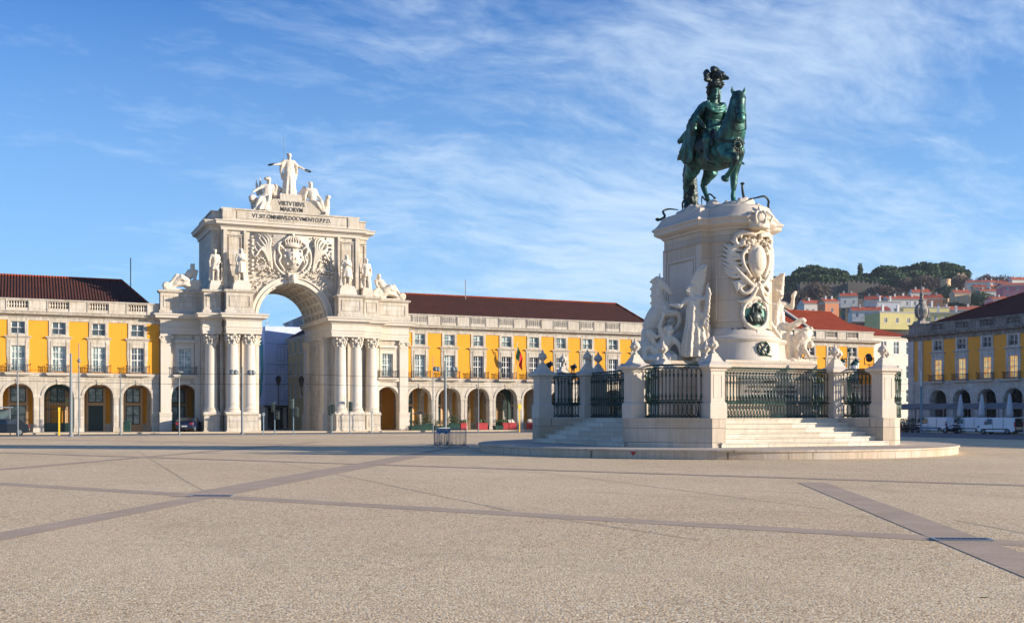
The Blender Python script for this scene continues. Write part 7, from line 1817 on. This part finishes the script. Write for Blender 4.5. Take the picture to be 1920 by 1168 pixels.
# ---------------------------------------------------------------- the hill
def hill():
    b = MB(); nx, ny = 90, 26; pts = {}
    prof = [(1380, 525), (1440, 514), (1500, 506), (1560, 512), (1620, 520), (1680, 510), (1750, 506), (1820, 522), (1880, 530), (1960, 540), (2100, 560), (2400, 600)]
    def crest(px):
        if px <= prof[0][0]: return 525+(prof[0][0]-px)*.35
        for (a, ya), (c, yc) in zip(prof[:-1], prof[1:]):
            if a <= px <= c: return ya+(yc-ya)*(px-a)/(c-a)
        return 600+(px-2400)*.1
    for i in range(nx+1):
        px = 1200+i*1500/nx
        for j in range(ny+1):
            q = j/ny; Z = 300+q*330; zt = EYE+(HOR-(crest(px)+28))/F_PX*620
            z = (zt)*(q**.9)*(.96 if q < 1 else 1)
            p = P(px, HOR, Z); n_ = noise.fractal(Vector((p.x, p.y, 0))/60, .9, 2, 4)*5*min(1, q*2)
            pts[i, j] = (p.x, p.y, max(-2, z+n_ if zt > 2 else z))
    vs = [pts[i, j] for i in range(nx+1) for j in range(ny+1)]; m = ny+1
    b.add(vs, [(i*m+j, (i+1)*m+j, (i+1)*m+j+1, i*m+j+1) for i in range(nx) for j in range(ny)])
    return tag(b.build('hill', M['hillside'], smooth=True), kind='structure')
hill()
def crown(b, c, rx, ry, rz, n, rnd, leaf=.9, under=.35):
    for k in range(n):
        th = rnd.uniform(0, 6.283); u = rnd.uniform(-under, 1); r_ = math.sqrt(max(0, 1-u*u)); q = rnd.uniform(.72, 1.04)
        p = Vector((c[0]+rx*r_*math.cos(th)*q, c[1]+ry*r_*math.sin(th)*q, c[2]+rz*u*q))
        d = Vector((rnd.uniform(-1, 1), rnd.uniform(-1, 1), rnd.uniform(-.2, 1))).normalized(); e = d.cross(Vector((rnd.uniform(-1, 1), rnd.uniform(-1, 1), rnd.uniform(-1, 1)))).normalized()
        s = leaf*rnd.uniform(.5, 1.2); b.quad(p-e*s*.5, p+d*s-e*s*.35, p+d*s*1.1+e*s*.4, p+e*s*.5)
def pine_mesh(seed, W_=20, H_=13, lobes=16, n=420):
    rnd = random.Random(seed); T = thing('umbrella_pine', 'x', 'pine tree'); H_ = H_*1.1; b = MB()
    b.tube([(0, 0, -5), (.4, 0, H_*.35), (-.3, .2, H_*.62)], [.55, .42, .3], 7)
    for k in range(8): a = k*.8; b.tube([(-.1, .1, H_*(.4+.03*k)), (W_*.16*math.cos(a), W_*.12*math.sin(a), H_*.66), (W_*.3*math.cos(a), W_*.25*math.sin(a), H_*.8)], [.25, .18, .08], 5)
    b.build('trunk', M['bark'], T); b = MB()
    for k in range(lobes):
        a = k*2.4; q = math.sqrt(k/lobes); x, y = W_*.42*q*math.cos(a), W_*.36*q*math.sin(a); z = H_*.82-(q**2)*H_*.16
        rx = W_*rnd.uniform(.12, .18)
        crown(b, (x, y, z), rx, rx, H_*.20, n, rnd, .8, .8)
        b.ball((x, y, z), (rx*.8, rx*.8, H_*.14), 9, 6)
    b.build('crown', M['leaf_pine'], T); return T
protos = [pine_mesh(1), pine_mesh(2, 24, 12, 20), pine_mesh(3, 18, 14, 14)]
pines = [(1452, 528, 600, 1.0), (1490, 520, 585, .9), (1522, 512, 600, 1.15), (1560, 512, 590, 1.0), (1590, 520, 580, .85), (1545, 526, 560, .9), (1500, 534, 560, .8), (1628, 518, 600, 1.05), (1662, 512, 590, 1.1), (1640, 528, 570, .9),
         (1700, 506, 600, 1.15), (1730, 504, 590, 1.0), (1768, 502, 600, 1.1), (1740, 520, 570, .9), (1790, 510, 590, .85), (1690, 526, 560, .9), (1470, 540, 560, .8), (1505, 524, 575, 1.0), (1575, 528, 570, 1.0), (1612, 530, 575, .8), (1675, 522, 575, 1.0), (1712, 517, 580, 1.0), (1755, 514, 580, 1.05), (1780, 518, 575, .8), (1655, 533, 560, .8), (1450, 545, 560, .8), (1535, 535, 560, .9)]
wh = ['leftmost, beside the marble wing', 'second from the left', 'tall dome right of the marble wing', 'wide dome', 'at the right end of the left clump', 'in front of the left clump', 'low one in front at the left', 'just right of the gap', 'broad, right of the thin cypress', 'low one under the broad dome', 'high on the crest', 'on the top of the crest', 'large dome near the right end of the crest', 'below the crest top', 'last one at the right end of the clump', 'lower one on the slope in the middle', 'lowest at the left', 'filling the left clump below its crest', 'right half of the left clump, lower row', 'small one under the cypress', 'lower row, left part of the right clump', 'lower row, middle of the right clump', 'lower row, right part of the right clump', 'lower row, far right', 'small low one over the castle wall', 'low one touching the pedestal edge', 'low one under the highest left dome']
for k, (px, py, Z, s) in enumerate(pines):
    p = P(px, py, Z); src = protos[k % 3]; o = src if k < 3 else copy_tree(src)
    o['label'] = 'umbrella pine on the hill, '+wh[k]; o['group'] = 'umbrella pines on the hilltop'
    o.location = (p.x, p.y, p.z-11*s-1.3); o.scale = (s, s, s); o.rotation_euler = (0, 0, k*1.3)
T = thing('cypress', 'small dark pointed cypress between the two pine clumps on the hill', 'tree', P(1613, 515, 600)); b = MB(); b.tube([(0, 0, -4), (0, 0, 3)], .3, 6); b.build('trunk', M['bark'], T); b = MB(); crown(b, (0, 0, 1.5), 1.3, 1.3, 4.6, 500, random.Random(4), .6, 1); b.ball((0, 0, 1.5), (1.1, 1.1, 4.1), 8, 8); b.build('crown', M['leaf_dark'], T)
def bush(seed, m, W_, H_, n):
    rnd = random.Random(seed); T = thing('hillside_tree', 'x', 'tree'); b = MB()
    b.tube([(0, 0, -3), (0, 0, H_*.4)], [.4, .25], 6)
    for k in range(10): a = k*2.4; b.tube([(0, 0, H_*.25), (W_*.22*math.cos(a), W_*.22*math.sin(a), H_*.6), (W_*.38*math.cos(a), W_*.38*math.sin(a), H_*.85)], [.18, .1, .03], 4)
    b.build('trunk', M['bark'], T); b = MB()
    for k in range(9): a = k*2.4; q = math.sqrt(k/9); crown(b, (W_*.36*q*math.cos(a), W_*.36*q*math.sin(a), H_*(.68-.2*q)), W_*.22, W_*.22, H_*.28, n, rnd, .55, 1)
    if m != 'leaf_dry': b.ball((0, 0, H_*.5), (W_*.38, W_*.38, H_*.3), 10, 7)
    b.build('crown', M[m], T); return T
bp = [bush(1, 'leaf_dry', 15, 12, 330), bush(2, 'leaf_dark', 12, 9, 260), bush(3, 'leaf_dry', 20, 11, 330), bush(4, 'leaf_dark', 16, 10, 260)]
rnd = random.Random(12)
bl_ = [(1492, 555, 520, 2, 'bare brownish', 'behind the winged marble figure'), (1530, 545, 520, 0, 'bare', 'below the left pine clump'), (1575, 560, 480, 3, 'dark green', 'above the orange gable'), (1600, 575, 440, 1, 'dark green', 'between the orange gable and the white house'), (1632, 560, 500, 3, 'dark', 'left of the white house'), (1655, 545, 530, 2, 'bare', 'on the middle of the slope'), (1700, 535, 540, 0, 'bare reddish', 'right of the middle slope'), (1735, 530, 540, 2, 'broad bare brown', 'under the right pine clump'), (1775, 540, 500, 1, 'dark green', 'next to the round tower'), (1800, 532, 540, 0, 'golden bare', 'beside the sunlit ruin'), (1835, 555, 450, 3, 'dark', 'under the golden bare tree'), (1860, 570, 420, 1, 'dark', 'above the roof trophy'),
       (1875, 545, 480, 2, 'bare', 'left of the pink house'), (1790, 575, 430, 3, 'dark', 'above the yellow blocks'), (1745, 560, 450, 0, 'bare', 'above the white terrace'), (1895, 560, 430, 3, 'dark', 'near the pink house'), (1560, 580, 420, 1, 'small dark', 'beside the orange gable'), (1680, 560, 470, 1, 'dark green', 'over the white house'), (1850, 528, 560, 0, 'pale bare', 'on the skyline at the right'), (1880, 530, 560, 2, 'pale bare', 'on the skyline near the edge'), (1715, 575, 420, 3, 'dark', 'behind the yellow terrace'), (1620, 590, 400, 1, 'small dark', 'above the party wall of the red roof')]
for k, (px, py, Z, t_, look, where) in enumerate(bl_):
    p = P(px, py, Z); o = bp[t_] if bp[t_]['label'] == 'x' else copy_tree(bp[t_]); s = Z/520*rnd.uniform(.85, 1.15)*.9
    o['label'] = look+' tree on the hillside, '+where; o['group'] = 'trees on the hillside'; o.location = (p.x, p.y, p.z-7*s); o.scale = (s, s, s); o.rotation_euler = (0, 0, k)
# castle walls, low ruin, tower
def wallrun(name, label, px0, px1, y0, y1, Z, m='castle', th=6, merlons=True):
    a, c = P(px0, y1, Z), P(px1, y1, Z); T = thing(name, label, 'wall', a, math.atan2(c.y-a.y, c.x-a.x)); L_ = (c-a).length; h = (y1-y0)/F_PX*Z
    b = MB(); b.box(0, L_, 0, th, -6, h)
    if merlons:
        n = int(L_/2.2)
        for i in range(n): b.box(i*L_/n+.2, i*L_/n+1.3, 0, .8, h, h+1.1)
    b.build('masonry', M[m], T); return T
wallrun('castle_wall', 'long shaded castle wall below the left pines', 1500, 1650, 533, 560, 545); wallrun('castle_wall', 'shaded terrace wall lower on the hill', 1585, 1650, 560, 588, 430, merlons=False); wallrun('castle_wall', 'buttressed castle wall section in the middle of the hill', 1590, 1625, 530, 560, 538, th=9)
wallrun('castle_wall', 'sunlit golden ruined wall at the right end of the pines', 1795, 1812, 516, 540, 560, 'buff'); wallrun('castle_wall', 'sunlit low wall beside the golden ruin', 1762, 1800, 530, 545, 555, 'buff', merlons=False)
T = thing('round_tower', 'small round sunlit tower on the hill near the golden ruin', 'tower', P(1773, 543, 520)); b = MB(); b.lathe([(2.2, -6), (2.2, 4), (2.4, 4.2), (2.4, 4.8), (0.2, 4.8)], seg=20); b.build('masonry', M['buff'], T)
def house(px, py_base, Z, w_, d, h, rz, wall, roof, label, rows=2, cols=3, flat=False, hip=False, rh=2., win='glass', wh=(1., 1.4)):
    p = P(px, py_base+5, Z); w_ *= .72; d *= .6; h *= .86; rh *= .7; wh = (wh[0]*.8, wh[1]*.85)
    return simple_building('hillside_house', label, (p.x, p.y, p.z), -HEAD+R(rz), w_, d, h, wall, roof, rows, cols, .6, wh, rh, flat, win, hip=hip, group='houses on the hillside', trim='cream')
house(1508, 592, 330, 13, 9, 5.2, 8, 'cream', 'tile_far', 'pale house with red roof, left of the orange gable', 1, 5)
house(1547, 591, 322, 6.0, 9, 5.4, 8, 'salmon', 'tile_far', 'small orange-pink gabled house above the bright red roof', 1, 1)
house(1598, 598, 300, 14, 9, 3.4, -5, 'cream', 'tile_far', 'low white house with pale red roof behind the party wall', 1, 4)
house(1645, 590, 330, 10, 10, 5.5, 5, 'canvas', 'canvas', 'white cube-like terrace house with chimneys', 1, 3, True)
house(1665, 590, 345, 17, 10, 6.6, 2, 'cream', 'tile_far', 'cream house with red roof above the white cube', 2, 5)
house(1650, 612, 270, 13, 12, 5.0, 12, 'lemon', 'canvas', 'wide lemon yellow flat-roofed block at the left', 1, 3, True)
house(1694, 603, 300, 18, 10, 5.5, 4, 'lemon', 'canvas', 'upper lemon yellow block with white parapet', 1, 5, True)
house(1745, 606, 285, 14, 10, 4.0, -6, 'lemon', 'canvas', 'low lemon yellow block right of the roof trophy', 1, 4, True)
house(1758, 592, 330, 20, 10, 3.0, 0, 'castle', 'tile_far', 'long low shed with rusty red roof on the hill', 1, 4)
house(1814, 545, 520, 14, 10, 6, -10, 'cream', 'tile_far', 'cream house with bright red roof high on the hill', 1, 3)
house(1880, 558, 420, 20, 14, 6.6, -8, 'rose', 'tile_far', 'large pink house at the right edge', 2, 4)
house(1862, 575, 380, 18, 12, 4.0, 0, 'rose', 'tile_far', 'long low dusty pink building near the right edge', 1, 5)
house(1855, 550, 520, 16, 10, 5, 10, 'buff', 'tile_far', 'small row of ochre houses far up the hill', 1, 4)
house(1838, 560, 470, 10, 8, 5, 0, 'cream', 'tile_far', 'tiny white house among dark trees', 1, 2)
for k, (px, py, Z, w_, wl, rf, lab) in enumerate(((1622, 583, 350, 8, 'cream', 'tile_far', 'small white gabled house right of the orange gable'), (1712, 566, 400, 9, 'cream', 'tile_far', 'small white house under the bare trees'), (1735, 578, 380, 8, 'salmon', 'tile_far', 'tiny salmon house among the hillside trees'), (1790, 565, 430, 9, 'buff', 'tile_far', 'small tan house below the round tower'),
    (1826, 552, 500, 8, 'buff', 'tile_far', 'small golden house under the cream one'), (1846, 541, 540, 9, 'cream', 'tile_far', 'distant white house on the skyline'), (1868, 542, 540, 9, 'rose', 'tile_far', 'distant dull pink house on the skyline'), (1898, 536, 540, 12, 'cream', 'tile_far', 'distant pale house at the right edge of the skyline'), (1576, 572, 420, 9, 'cream', 'tile_far', 'small pale house high behind the orange gable'), (1690, 580, 370, 9, 'buff', 'tile_far', 'small tan house between the white and yellow blocks'))):
    house(px, py, Z, w_, 8, 5, (k*37) % 24-12, wl, rf, lab, 1, 2, rh=2.4)
# graffiti-like lettering frame on the roof behind the parapet
T = thing('roof_lettering', 'broken white sign letters on a rooftop frame behind the shaded parapet', 'sign', P(1756, 602, 160), -HEAD)
text('A', .8, (0, 0, 0), T, .2, 'canvas', name='letter'); text('C', .8, (.9, 0, 0), T, .2, 'canvas', name='letter'); text('T', .8, (1.8, 0, 0), T, .2, 'canvas', name='letter'); text('I', .8, (2.6, 0, 0), T, .2, 'canvas', name='letter'); text('V', .8, (3.3, 0, 0), T, .2, 'canvas', name='letter'); text('S', .8, (4.2, 0, 0), T, .2, 'canvas', name='letter')
b = MB(); b.box(-1, 7.4, .2, .3, -.2, -.1); b.box(-.9, -.8, .2, .3, -2, 1.2); b.box(7.2, 7.3, .2, .3, -2, 1.2); b.build('frame', M['grey_metal'], T)
# air: thin haze so the hill fades a little
m = bpy.data.materials.new('air'); m.use_nodes = True; nt = m.node_tree; nt.nodes.clear()
v = nt.nodes.new('ShaderNodeVolumePrincipled'); v.inputs['Density'].default_value = .0001; v.inputs['Color'].default_value = (.72, .82, 1, 1); v.inputs['Anisotropy'].default_value = .2
nt.links.new(v.outputs[0], nt.nodes.new('ShaderNodeOutputMaterial').inputs['Volume'])
b = MB(); b.box(-260, 900, -120, 900, -12, 118); tag(b.build('haze', m), kind='stuff')
for s_ in [x for x in bpy.data.scenes if x.name == 'workbench']: bpy.data.scenes.remove(s_)
